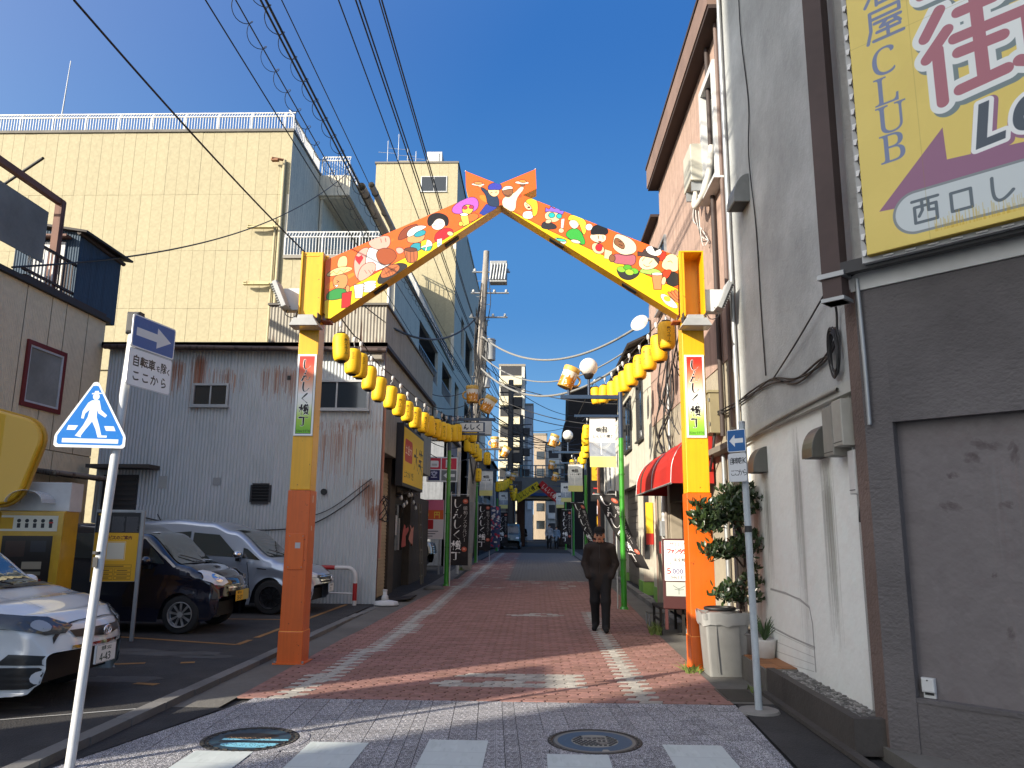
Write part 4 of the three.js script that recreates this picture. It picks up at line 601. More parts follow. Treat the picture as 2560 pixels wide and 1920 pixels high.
{ // light grey stucco building
const S = new Face(2.64, -6.32, -90), t = thing('grey_building', 'light grey stucco building with vent hoods and a ledge across its street wall', 'building', V(3.2, 0, -8));
const zN = -6.32, zF = -9.86, w = zN - zF;
const lower = printMat(1024, 1024, (c, cw, ch) => { fillR(c, 0, 0, cw, ch, '#e6e8e2'); mottle(c, cw, ch, 900, ['#eceee8', '#dfe1db', '#dadcd5', '#f0f2ec'], 8, 40, 0.14, 5); const k = cw / w, X = (u) => cw + u * k, Y = (y) => ch - y / 2.78 * ch; for (const [px, n, sd, len] of [[2047, 200, 2, 1.5], [1899, 150, 3, 1.1], [1975, 90, 7, 1.9]]) { const [u] = S.at(px, 1150); runs(c, X(u), Y(px === 1975 ? 2.72 : 2.3), 0.34 * k, len * ch / 2.78, '#55524a', n, sd); } runs(c, X(-3.3), Y(2.5), 0.4 * k, ch * 0.8, '#7a6a48', 130, 9); const q = rng(21); c.strokeStyle = '#6b6a62'; for (const pts of [[[1913, 1472], [1950, 1484], [1985, 1500], [2008, 1518], [2016, 1560], [2024, 1680]], [[1913, 1565], [1960, 1590], [2022, 1620]]]) { for (let j = 0; j < 7; j++) { c.globalAlpha = 0.22; c.lineWidth = 2 + 3 * q(); c.beginPath(); pts.forEach(([a, b], i) => { const [u, y] = S.at(a, b); const x = X(u) + (q() - 0.5) * 9, yy = Y(y) + (q() - 0.5) * 9; i ? c.lineTo(x, yy) : c.moveTo(x, yy); }); c.stroke(); } } c.globalAlpha = 0.4; c.lineWidth = 2; for (let r = 0; r < 5; r++) { const [u0, y0] = S.at(1915, 1575 + r * 24), [u1, y1] = S.at(2020, 1625 + r * 18); c.beginPath(); c.moveTo(X(u0), Y(y0)); c.lineTo(X(u1), Y(y1)); c.stroke(); } c.globalAlpha = 1; }, 0.95, { bumpMap: T.stucco, bumpScale: 0.006 });
const lw = S.put(flatUV(bx(-w, 0, 0, 2.78, -0.35, -0.06), -w, 0, w, 2.78)); obj('lower_wall', lw, lower, t);
obj('upper_wall', [S.box(-w, 0, 2.88, 9.4, -0.35, 0)], mk('#c3c6c4', 0.95, { map: T.patch, bump: T.stucco, bs: 0.006 }), t);
obj('ledge', [S.box(-w, 0, 2.78, 2.88, -0.3, 0.012)], mk('#c9cac2', 0.9, { map: T.patch }), t);
obj('cornice', [S.box(-w, 0, 9.4, 9.75, -0.3, 0.1), S.box(-w, 0, 9.3, 9.4, -0.3, 0.2)], mk('#4a3c39', 0.8, { map: T.patch }), t);
const hm = mk([0.19, 0.19, 0.17], 0.4, { metalness: 0.5, map: T.patch }), hg = mk([0.3, 0.31, 0.3], 0.5, { metalness: 0.3, map: T.patch });
for (const [px, py, s, d, off, m] of [[2047, 1145, 0.27, 0.17, -0.06, hm], [1899, 1182, 0.27, 0.17, -0.06, hm], [1866, 517, 0.34, 0.2, 0, hg]]) { const [u, y] = S.at(px, py); const h = obj('vent_hood', [hoodGeo(S, u, y, s, d).translate(-off, 0, 0)], m, t); obj('hood_mouth', S.box(u - s / 2 + 0.02, u + s / 2 - 0.02, y - 0.004, y - 0.001, off + 0.01, off + d - 0.02), M.black, h); }
// service boxes by the corner
const [b0u, b0y] = S.at(2100, 1132), [b1u, b1y] = S.at(2118, 1035); const mb = mk([0.34, 0.33, 0.29], 0.6, { map: T.patch });
for (const [a, b, y0, y1, d, m] of [[-0.52, -0.30, 2.27, 2.7, 0.16, mb], [-0.26, -0.06, 2.33, 2.72, 0.17, tinted(mb, 1.5)], [-0.17, -0.04, 1.93, 2.29, 0.1, M.paint]]) { const o = obj('meter_box', S.put(cbx(a, b, y0, y1, -0.06, d - 0.06, 0.01)), m, t); obj('lid_line', S.box(a + 0.01, b - 0.01, y0 + 0.03, y0 + 0.036, d - 0.06, d - 0.057), M.dark, o); }
obj('drop_cable', tube([S.w(-0.1, 1.92, -0.02), S.w(-0.11, 1.7, 0.0), S.w(-0.08, 1.72, 0.0), S.w(-0.07, 1.95, -0.02)], 0.008, 5), M.cable, t);
obj('ledge_pipe', tube([S.w(-w, 2.74, 0.0), S.w(-2.4, 2.80, 0.03), S.w(-1.2, 2.83, 0.03), S.w(-0.3, 2.84, 0.03)], 0.016, 6), mb, t);
obj('downpipe', [cyl(S.w(-w + 0.05, 2.9, 0.05), S.w(-w + 0.05, 9.3, 0.05), 0.028)], M.galv, t);
obj('wall_cable', tube([S.w(-2.55, 9.4, 0.012), S.w(-2.6, 8, 0.02), S.w(-2.45, 6.8, 0.012), S.w(-2.5, 6.2, 0.03), S.w(-2.42, 5.2, 0.012), S.w(-2.4, 4.2, 0.012), S.w(-2.35, 3.38, 0.015)], 0.008, 5, 60), M.cable, t);
// bunch of cables along the wall and a coil
const cb = [[1772, 1042], [1830, 1020], [1882, 985], [1937, 952], [2000, 950], [2060, 905], [2085, 880], [2102, 838]].map(([a, b]) => { const [u, y] = S.at(a, b); return S.w(u, y, 0.03); });
for (let k = 0; k < 3; k++) obj('wall_cable', tube(cb.map((p, i) => p.clone().add(V(0, 0.03 * Math.sin(i * 1.7 + k * 2), 0))), 0.011, 5, 60), M.cable, t);
const [cu, cy] = S.at(2098, 880); for (let k = 0; k < 9; k++) obj('cable_coil', new THREE.TorusGeometry(0.13 + 0.012 * (k % 4), 0.007, 5, 30).scale(0.62, 1.35, 1).rotateZ((k - 4) * 0.05).applyMatrix4(new THREE.Matrix4()).rotateY(S.a).translate(...S.w(cu + (k % 3 - 1) * 0.02, cy, 0.03 + k * 0.004).toArray()), M.cable, t);
const [d0, e0] = S.at(1937, 952), [d1, e1] = S.at(2102, 690); obj('wall_cable', tube([S.w(d0, e0, 0.03), S.w((d0 + d1) / 2, (e0 + e1) / 2 - 0.05, 0.06), S.w(d1, e1, 0.05)], 0.009, 5, 30), M.cable, t);
const [d2, e2] = S.at(2102, 838); obj('wall_cable', tube([S.w(d2, e2, 0.03), S.w(d2 + 0.06, e2 + 0.25, 0.05), S.w(-0.05, 3.62, 0.14), V(2.75, 3.75, -5.75), V(3.3, 3.95, -5.15)], 0.011, 5, 40), M.cable, t);
}
{ // planter along the grey wall
const t = thing('planter_kerb', 'low dark concrete planter bed of pebbles along the grey wall', 'planter', V(2.55, 0, -7.2)); const cm = mk([0.085, 0.075, 0.066], 0.95, { map: T.patch, bump: T.stucco, bs: 0.006 });
obj('trough', [bx(2.37, 2.45, 0, 0.26, -8.35, -6.15), bx(2.45, 2.72, 0, 0.2, -8.35, -6.15), bx(2.45, 2.7, 0.2, 0.26, -6.23, -6.15), bx(2.30, 2.37, 0, 0.035, -8.35, -5.4)], cm, t);
const q = rng(44), pg = [0, 1, 2].map((i) => new THREE.IcosahedronGeometry(0.02, 0).scale(1.2 + 0.2 * i, 0.7, 1)), pm = [0.1, 0.17, 0.26].map((k) => mk([k, k * 0.97, k * 0.9], 0.9)); const ps = pm.map(() => []);
for (let i = 0; i < 1400; i++) { const g = pg[(q() * 3) | 0].clone().rotateY(q() * 6).translate(2.46 + q() * 0.23, 0.2 + q() * 0.03, -6.25 - q() * 2.08); ps[(q() * 3) | 0].push(g); }
ps.forEach((g, i) => stuff(obj('pebbles', mergeGeometries(g.map(plain).map(boxUV)), pm[i], t)));
const t2 = thing('tiled_step', 'low concrete step topped with worn orange tiles under the shrub', 'step', V(2.55, 0, -9)); obj('core', cbx(2.36, 2.72, 0, 0.24, -9.75, -8.36, 0.02), M.oldConcrete, t2);
for (let i = 0; i < 9; i++) for (let j = 0; j < 2; j++) obj('tile', cbx(2.385 + j * 0.16, 2.54 + j * 0.16, 0.236, 0.25, -8.52 - i * 0.133, -8.395 - i * 0.133, 0.003), tinted(mk([0.36, 0.15, 0.055], 0.6, { map: T.grain }), 0.8 + 0.4 * q()), t2);
}
{ // pink building
const S = new Face(2.68, -9.88, -90), L = 7.75, R = 5.9, t = thing('pink_building', 'tall pinkish stucco building with brown eaves and tangled cables on its street wall', 'building', V(3.5, 0, -14));
const pk = mk('#ae9384', 0.95, { map: T.stain, bump: T.stucco, bs: 0.006 }), cr = mk('#b5ab95', 0.95, { map: T.patch, bump: T.stucco, bs: 0.005 });
obj('upper_wall', [S.box(-R, 0, 4.0, 9.0, -0.3, 0), S.box(-L, -R, 4.0, 8.4, -0.3, 0)], pk, t); obj('lower_wall', [S.box(-1.7, 0, 0, 4.0, -0.3, -0.015), S.box(-L, -1.7, 2.9, 4.0, -0.3, -0.012), S.box(-2.3, -1.7, 0.06, 2.9, -0.3, -0.02), S.box(-L, -6.4, 0.06, 2.9, -0.3, -0.02)], cr, t); obj('end_wall', bx(2.7, 8, 0, 8.4, -17.6, -17.4), pk, t); obj('near_wall', bx(2.7, 8, 0, 9, -9.9, -10.1), pk, t);
const br = mk('#3e302d', 0.8, { map: T.patch }); obj('eaves', [S.box(-R - 0.1, 0.02, 9.0, 9.06, -0.3, 0.22), S.box(-L - 0.1, -R - 0.1, 8.4, 8.46, -0.3, 0.18)], br, t); obj('fascia', S.box(-R - 0.12, 0.02, 9.06, 9.5, -0.3, 0.24), mk('#8d7468', 0.8, { map: T.patch }), t); obj('roof_edge', [S.box(-R - 0.14, 0.02, 9.5, 9.56, -0.3, 0.26)], br, t);
// upper white-framed window near the corner
const wu = S.at(1808, 330); const wn = windowOn(S, -1.15, -0.45, 6.7, 8.3, t, { panes: 1, frame: 0.12, depth: 0.12 });
// tall slit window further along, with a steel pole bracket
windowOn(S, -6.3, -5.2, 6.3, 7.6, t, { panes: 2, frame: 0.05, fm: M.galv });
// air-conditioner box and its hoses
const ac = obj('condenser_box', S.put(cbx(-1.75, -1.2, 6.95, 7.55, 0.02, 0.3, 0.02)), mk([0.62, 0.6, 0.5], 0.6, { map: T.patch }), t); obj('vent_slot', [S.box(-1.752, -1.748, 7.05, 7.12, 0.1, 0.24), S.box(-1.752, -1.748, 7.16, 7.2, 0.1, 0.24)], M.dark, ac); obj('bracket', [S.box(-1.7, -1.66, 6.8, 6.95, 0, 0.28), S.box(-1.3, -1.26, 6.8, 6.95, 0, 0.28)], M.galv, ac);
obj('hose', tube([S.w(-1.4, 6.95, 0.15), S.w(-1.45, 6.7, 0.2), S.w(-1.3, 6.55, 0.22), S.w(-1.05, 6.6, 0.18), S.w(-0.85, 6.9, 0.1), S.w(-0.8, 7.3, 0.06)], 0.05, 8, 30), mk([0.55, 0.53, 0.48], 0.7), t);
for (let k = 0; k < 5; k++) obj('thin_cable', tube([S.w(-1.6 + k * 0.06, 6.9, 0.15), S.w(-1.7 + k * 0.1, 6.5, 0.18), S.w(-1.5 + k * 0.05, 6.3 - k * 0.1, 0.12), S.w(-1.3, 6.0, 0.05)], 0.008, 5, 24), k % 2 ? M.cable : M.paint, t);
for (const [u, r, m, y0] of [[-0.92, 0.035, mk('#3a302d', 0.7), 2.95], [-0.33, 0.03, mk('#6b5b55', 0.7), 3.0], [-0.12, 0.025, M.galv, 3.7]]) obj('downpipe', cyl(S.w(u, y0, 0.05), S.w(u, 9, 0.05), r), m, t);
const cab = obj('control_box', S.put(cbx(-1.52, -1.08, 3.02, 3.62, 0.0, 0.19, 0.012)), mk([0.34, 0.29, 0.17], 0.55, { map: T.patch }), t); obj('hinge', [S.box(-1.09, -1.07, 3.12, 3.17, 0.19, 0.2), S.box(-1.09, -1.07, 3.47, 3.52, 0.19, 0.2)], M.galv, cab); obj('lid_edge', S.put(bx(-1.54, -1.06, 3.6, 3.635, 0, 0.21)), mk([0.3, 0.26, 0.15], 0.6), cab);
obj('cable', tube([S.w(-1.2, 3.02, 0.1), S.w(-1.25, 2.8, 0.12), S.w(-1.6, 2.6, 0.08), S.w(-2.2, 2.2, 0.06)], 0.02, 6), M.cable, t);
// tangle of cables near the far end
const q = rng(52); for (let k = 0; k < 16; k++) { const u = -5.5 + q() * 3.2, y = 3.3 + q() * 1.6; obj('tangled_cable', tube([S.w(u, y + 1.2, 0.05), S.w(u + (q() - 0.5) * 0.8, y + 0.4, 0.1 + q() * 0.15), S.w(u + (q() - 0.5) * 1.2, y - 0.2, 0.12 + q() * 0.2), S.w(u + (q() - 0.5) * 0.8, y - 0.9 * q() - 0.3, 0.08)], 0.008 + q() * 0.01, 4, 20), M.cable, t); }
obj('white_conduit', [cyl(S.w(-5.2, 3.0, 0.05), S.w(-5.2, 5.9, 0.05), 0.03), cyl(S.w(-3.4, 3.0, 0.05), S.w(-3.4, 3.9, 0.05), 0.025)], M.galv, t);
obj('lower_ledge', [S.box(-1.7, 0, 2.72, 2.8, -0.1, 0.16)], mk('#8d8577', 0.9, { map: T.patch }), t);
// little wall lamp and pipes below the ledge
obj('meter', [S.put(cbx(-0.62, -0.42, 1.85, 2.2, 0, 0.1, 0.03))], M.paint, t); obj('down_conduit', [cyl(S.w(-0.52, 0.1, 0.05), S.w(-0.52, 1.85, 0.05), 0.025), cyl(S.w(-1.0, 0.1, 0.04), S.w(-1.0, 2.7, 0.04), 0.03)], M.galv, t);
}
// ================================================================ a building and an added slab outside the frame whose shade falls into it
{
const t = thing('office_block', 'tall plain office block across the road behind the viewer', 'building', V(-16, 0, 13)); const wm = mk([0.42, 0.41, 0.39], 0.9, { map: T.stain });
obj('wall', bx(-19.6, -12.4, 0, 21.5, 9, 18), wm, t); const f = new Face(-16, 9, 180); for (let r = 0; r < 6; r++) for (let i = 0; i < 2; i++) obj('window', f.box(-2.6 + i * 2.9, -0.8 + i * 2.9, 1.2 + r * 3.3, 2.9 + r * 3.3, -0.02, 0.03), M.glassDark, t); obj('roof', bx(-19.7, -12.3, 21.5, 21.8, 8.9, 18.1), M.concrete, t);
const p = thing('added_shade_slab', 'unseen upright slab added to cast a tongue of shade on the paving', 'sign', V(-10.5, 0, -0.3)); obj('slab', bx(-10.62, -10.42, 0.04, 5.6, -0.95, 0.42), mk([0.6, 0.45, 0.05], 0.6), p);  // slab added out of view, sized by the shadow tongue it casts
}
// ================================================================ RIGHT SIDE, FARTHER DOWN THE STREET
{ // ground floor of the pink building: bar with a red awning
const S = new Face(2.66, -11.58, -90), t = thing('bar_front', 'narrow bar front under the red awning with dark doorway and pipes', 'shop front', V(2.9, 0, -13.8));
const pk = mk('#c9a08e', 0.9, { map: T.patch }), dk = mk('#5d4c40', 0.7, { map: T.wood });
obj('wall', [S.box(-1.2, -0.65, 0.08, 2.9, -0.25, -0.05), S.box(-4.7, -4.0, 0.1, 2.9, -0.25, -0.04)], mk('#a89c88', 0.9, { map: T.patch }), t); obj('doorway', [S.box(-4.0, -1.2, 0.1, 2.9, -1.6, -1.5), S.box(-4.05, -4.0, 0.1, 2.9, -1.6, -0.25), S.box(-1.2, -1.15, 0.1, 2.9, -1.6, -0.25), S.box(-4.0, -1.2, 2.85, 2.9, -1.5, -0.25)], dk, t); obj('door', S.box(-2.2, -1.35, 0.12, 2.1, -0.5, -0.44), mk('#3a2a22', 0.6, { map: T.wood }), t); obj('lintel', S.box(-4.0, -1.2, 2.2, 2.85, -0.25, -0.03), mk('#4d4036', 0.8), t); obj('window', S.box(-3.8, -2.4, 1.0, 2.1, -0.3, -0.26), M.glassDark, t); obj('sill_wall', S.box(-4.0, -2.3, 0.08, 0.95, -0.3, -0.1), mk('#7c5f50', 0.9, { map: T.patch }), t);
for (const [u, r, m, y1] of [[-4.45, 0.035, M.paint, 2.7], [-4.62, 0.025, M.galv, 2.5], [-4.15, 0.03, mk('#8f857a', 0.7), 2.6], [-0.9, 0.03, M.galv, 2.8]]) obj('pipe', cyl(S.w(u, 0.1, 0.03), S.w(u, y1, 0.03), r), m, t);
for (const [u, y, w2, h2, m] of [[-4.4, 1.55, 0.16, 0.3, M.galv], [-4.2, 1.2, 0.2, 0.26, M.paint], [-4.55, 1.2, 0.12, 0.24, mk('#7d1f1c', 0.5)]]) obj('meter', S.put(cbx(u - w2 / 2, u + w2 / 2, y, y + h2, 0, 0.12, 0.01)), m, t);
const aw = thing('awning', 'curved red fabric awning with a brown stripe over the bar door', 'awning', V(2.4, 2.9, -13.8)); const red = mk('#c8200f', 0.75, { map: T.patch, sheen: 0.2 }), bro = mk('#4a2a1c', 0.8, { map: T.patch });
const prof = Array.from({ length: 9 }, (_, i) => { const a = i / 8 * Math.PI / 2; return [2.66 - 0.62 * Math.sin(a), 2.5 + 0.62 * Math.cos(a)]; }).concat([[2.03, 2.34]]);
const strip = (z0, z1, m, name) => { const pos = [], n = 10; for (let k = 0; k < n; k++) for (let i = 0; i < prof.length - 1; i++) { const za = z0 + (z1 - z0) * k / n, zb = z0 + (z1 - z0) * (k + 1) / n, sg = (z) => 0.012 * Math.sin(z * 7), a = prof[i], b = prof[i + 1]; pos.push(a[0], a[1] + sg(za), za, b[0], b[1] + sg(za), za, b[0], b[1] + sg(zb), zb, a[0], a[1] + sg(za), za, b[0], b[1] + sg(zb), zb, a[0], a[1] + sg(zb), zb); } const g = new THREE.BufferGeometry(); g.setAttribute('position', new THREE.Float32BufferAttribute(pos, 3)); g.computeVertexNormals(); return obj(name, g, m, aw); };
strip(-11.6, -14.9, red, 'cover'); strip(-14.9, -15.15, bro, 'stripe'); strip(-15.15, -15.7, red, 'cover'); for (const z of [-11.6, -15.7]) obj('end_cheek', ext([[2.66, 2.34], ...prof.map(([a, b]) => [a, b])], 0.01).translate(0, 0, z), tinted(red, 0.9), aw); for (const z of [-11.65, -13.6, -15.65]) obj('rib', tube(prof.map(([a, b]) => V(a, b - 0.012, z)), 0.012, 5), M.metal, aw); obj('front_bar', cyl(V(2.03, 2.345, -11.6), V(2.03, 2.345, -15.7), 0.015), M.metal, aw);
}
{ // salon sign board, bench, step stool
const t = thing('salon_sign', 'white salon price board in a dark red frame beside the bar door', 'sign', V(2.33, 0, -12.75)); const f = new Face(2.32, -12.75, -12);
obj('frame', [f.put(cbx(-0.27, 0.27, 0.42, 1.52, -0.08, 0.02, 0.01)), f.box(-0.25, -0.2, 0.1, 0.42, -0.06, 0), f.box(0.2, 0.25, 0.1, 0.42, -0.06, 0)], mk('#3c0f0e', 0.5), t);
obj('board', f.rect(-0.235, 0.235, 0.86, 1.49, 0.024), printMat(384, 512, (c, w, h) => { fillR(c, 0, 0, w, h, '#efece6'); rowText(c, 'サロン', 70, 18, 62, '#d96a72', 9, 1.1); rowText(c, 'ファンタジー', 26, 104, 66, '#c81e24', 13, 0.86, 0.95); rowText(c, '完全前金', 120, 224, 46, '#222', 6); rowText(c, 'クレジット', 130, 296, 32, '#222', 4); rowText(c, '只今', 22, 276, 34, '#4a8a3c', 4); c.font = 'bold 110px sans-serif'; c.fillStyle = '#c81e24'; c.fillText('5', 26, 428); c.font = 'bold 84px sans-serif'; c.fillStyle = '#23286a'; c.fillText('000', 100, 424); glyph(c, '円', 268, 358, 66, '#23286a', 8); c.font = 'bold 50px sans-serif'; c.fillStyle = '#222'; c.fillText('0463-87-', 76, 488); }), t);
obj('picture', f.rect(-0.22, 0.18, 0.62, 0.84, 0.024), printMat(256, 160, (c, w, h) => { fillR(c, 0, 0, w, h, '#a9b0a8'); c.strokeStyle = '#3f4440'; c.lineWidth = 5; c.beginPath(); c.moveTo(128, 70); c.lineTo(128, 140); c.moveTo(70, 40); c.lineTo(128, 80); c.lineTo(190, 42); c.moveTo(84, 80); c.lineTo(128, 90); c.lineTo(178, 84); c.stroke(); fillR(c, 206, 60, 22, 26, '#6e746e'); }), t);
const b = thing('bench', 'small dark wooden bench below the salon board', 'bench', V(2.25, 0, -13.3)); const wm = mk('#2a2420', 0.8, { map: T.wood }); obj('seat', cbx(2.0, 2.42, 0.4, 0.44, -13.7, -12.9, 0.008), wm, b); for (const [x, z] of [[2.03, -13.66], [2.39, -13.66], [2.03, -12.94], [2.39, -12.94]]) obj('leg', bx(x - 0.02, x + 0.02, 0, 0.4, z - 0.02, z + 0.02), wm, b); obj('rail', [bx(2.02, 2.04, 0.2, 0.24, -13.64, -12.96)], wm, b);
const s = thing('step_stool', 'grey slatted step stool standing by the bench', 'stool', V(2.12, 0, -14.1)); for (let i = 0; i < 4; i++) obj('slat', cbx(1.97, 2.3, 0.23, 0.25, -14.32 + i * 0.1, -14.24 + i * 0.1, 0.004), mk('#8d8a82', 0.8, { map: T.wood }), s); for (const [x, z] of [[1.99, -14.3], [2.28, -14.3], [1.99, -13.95], [2.28, -13.95]]) obj('leg', cyl(V(x, 0, z), V(x, 0.23, z), 0.014), M.galv, s);
}
{ // pale building with green base beyond the awning
const S = new Face(2.72, -17.68, -90), y = 0.09, t = thing('pale_shop_house', 'pale green-white two storey shop house with a lattice eave and dark windows', 'building', V(3.4, y, -22));
const wm = mk('#c9c5b5', 0.85, { map: T.stain, bump: T.fineB, bs: 0.002 }), L = 7.6; obj('wall', [S.box(-L, 0, 2.9, 6.2, -0.3, 0), S.box(-0.5, 0, 0.4, 2.9, -0.3, 0), S.box(-3.0, -2.2, 0.4, 2.9, -0.3, 0), S.box(-L, -6.8, 0.4, 2.9, -0.3, 0), bx(2.72, 8, 0, 6.2, -17.68, -17.9), bx(2.72, 8, 0, 6.2, -25.2, -25.0)], wm, t); for (const [a, b] of [[-0.5, 0], [-3.0, -2.2], [-L, -6.8]]) obj('green_base', S.box(a, b, 0, 0.42, -0.3, 0.02), mk('#8cc65c', 0.7, { map: T.patch }), t);
windowOn(S, -2.6, -1.6, 4.0, 5.6, t, { fm: M.dark, panes: 2 }); windowOn(S, -5.6, -4.0, 4.0, 5.4, t, { fm: M.dark, panes: 2 }); obj('doorway', S.box(-2.2, -0.5, 0.1, 2.9, -0.6, -0.5), mk('#b98d84', 0.8, { map: T.patch }), t); obj('shutter', S.box(-6.8, -3.0, 0.15, 2.9, -0.25, -0.2), mk('#77716a', 0.7, { map: T.patch }), t); for (let i = 0; i < 14; i++) obj('shutter_slat', S.box(-6.8, -3.0, 0.2 + i * 0.19, 0.37 + i * 0.19, -0.2, -0.185), mk('#837d74', 0.7, { map: T.patch }), t);
obj('eave', [S.put(bx(-L, 0.2, -0.02, 0.03, 0, 0.75).rotateX(0.45).translate(0, 6.25, -0.1))], mk('#2b2522', 0.8), t); for (let i = 0; i < 14; i++) obj('rafter', S.put(bx(-0.02, 0.02, -0.07, -0.02, 0, 0.72).rotateX(0.45).translate(-0.3 - i * 0.54, 6.25, -0.1)), mk('#1f1a18', 0.8), t);
obj('step', [S.box(-2.4, -0.3, 0, 0.14, 0, 0.2)], M.concrete, t); obj('side_step', [S.box(-7.2, -2.8, 0, 0.16, 0, 0.18)], M.concrete, t);
const sg = obj('yellow_sign', S.box(-0.42, -0.3, 1.35, 2.3, 0.02, 0.17), mk('#e6b92a', 0.6), t); obj('red_tab', S.box(-0.423, -0.297, 1.35, 1.6, 0.016, 0.174), mk('#a8201a', 0.6), sg); obj('dark_board', S.box(-1.1, -0.9, 1.0, 2.7, 0.02, 0.12), M.dark, t);
}
{ // chimney pole behind, satellite dish
const p = thing('vent_chimney', 'grey concrete chimney pipe rising behind the lattice eave', 'chimney', V(3.9, 5, -23)); obj('pipe', cyl(V(3.9, 5, -23), V(3.9, 8.5, -23), 0.16, 0.15, 14), M.concrete, p); obj('cap', cyl(V(3.9, 8.5, -23), V(3.9, 8.58, -23), 0.18, 0.18, 14), M.galv, p);
const d = thing('satellite_dish', 'small white satellite dish on the corner of the pink building', 'dish', V(2.6, 6.6, -17.5)); obj('bowl', new THREE.SphereGeometry(0.28, 20, 8, 0, 6.3, 0, 0.9).rotateX(1.2).rotateY(-0.6).translate(2.5, 6.35, -17.5), M.paint, d); obj('arm', cyl(V(2.7, 6.5, -17.5), V(2.5, 6.5, -17.4), 0.02), M.galv, d);
}
{ // white house with an orange pillar
const S = new Face(2.8, -26, -90), t = thing('white_house', 'white rendered house front with a salmon pillar along the street', 'building', V(3.5, 0.2, -29)); obj('wall', [S.box(-7.2, 0, 0.1, 5.4, -0.3, 0), bx(2.8, 8, 0, 5.4, -26, -26.3)], mk('#dcd7cb', 0.9, { map: T.stain }), t); obj('pillar', S.box(-6.6, -6.0, 0.1, 5.6, 0, 0.2), mk('#d98763', 0.8, { map: T.patch }), t); obj('black_strip', S.box(-5.95, -5.6, 0.1, 5.3, 0, 0.14), M.dark, t); windowOn(S, -3.6, -2.2, 3.2, 4.4, t, {}); obj('door', S.box(-1.9, -1.0, 0.25, 2.3, -0.02, 0.03), mk('#8a5a48', 0.7), t); const ac = obj('condenser', S.put(cbx(-0.8, -0.1, 2.4, 3.0, 0.02, 0.34, 0.02)), mk('#4c4a47', 0.7), t); obj('grille', S.put(new THREE.TorusGeometry(0.2, 0.02, 6, 20).translate(-0.45, 2.7, 0.345)), M.dark, ac); for (const u of [-4.2, -0.95]) obj('pipe', cyl(S.w(u, 0.2, 0.05), S.w(u, 5.2, 0.05), 0.03), M.galv, t);
}
{ // black gap-site wall with the parking signs, and further fronts
const t = thing('black_building', 'tall windowless black clad building end above a yellow parking sign', 'building', V(4.5, 0.4, -60)); obj('wall', [ext([[2.5, 0.2], [10, 0.2], [10, 12.4], [2.5, 12.4], [2.45, 10.2], [2.15, 9.6], [2.1, 7.4], [2.4, 7.0]], 6).translate(0, 0, -63)], mk('#121113', 0.85, { map: T.patch }), t);
const s = thing('parking_sign', 'yellow and black hourly parking sign on the black wall', 'sign', V(3.5, 3.3, -39.9)); obj('panel', bx(2.85, 4.9, 3.2, 5.1, -39.98, -39.85), mk('#101010', 0.5), s); const tm = (bg) => printMat(256, 128, (c, w, h) => { fillR(c, 0, 0, w, h, bg); c.font = 'italic bold 80px serif'; c.fillStyle = bg === '#d8a510' ? '#161412' : '#d8a510'; c.fillText('Times', 14, 86); }); obj('face', rectZ(2.9, 4.85, 4.25, 5.05, -39.84), tm('#d8a510'), s); obj('lower_face', rectZ(2.9, 4.85, 3.3, 4.1, -39.84), printMat(256, 128, (c, w, h) => { fillR(c, 0, 0, w, h, '#121212'); c.strokeStyle = '#d02222'; c.lineWidth = 10; c.beginPath(); c.moveTo(10, 40); c.lineTo(70, 40); c.arc(70, 60, 20, -1.57, 1.57); c.lineTo(10, 80); c.stroke(); }), s);
const s2 = thing('parking_sign', 'low yellow hourly parking sign behind the green pole', 'sign', V(3.6, 0.4, -38)); obj('panel', bx(3.0, 4.6, 1.3, 2.4, -38.05, -37.95), mk('#d8a510', 0.5), s2); obj('face', rectZ(3.0, 4.6, 1.3, 2.4, -37.945), tm('#d8a510'), s2); obj('leg', bx(3.7, 3.8, 0.3, 1.3, -38.05, -37.95), M.dark, s2); obj('leg', bx(3.2, 3.3, 0.3, 5.1, -40.1, -40.0), M.dark, s); obj('notice', rectZ(3.0, 4.3, 2.5, 2.9, -37.945), printMat(256, 96, (c, w, h) => { fillR(c, 0, 0, w, h, '#e6e0e6'); rowText(c, '大金円', 20, 14, 60, '#a0246a', 8, 1.2); }), s2);
}
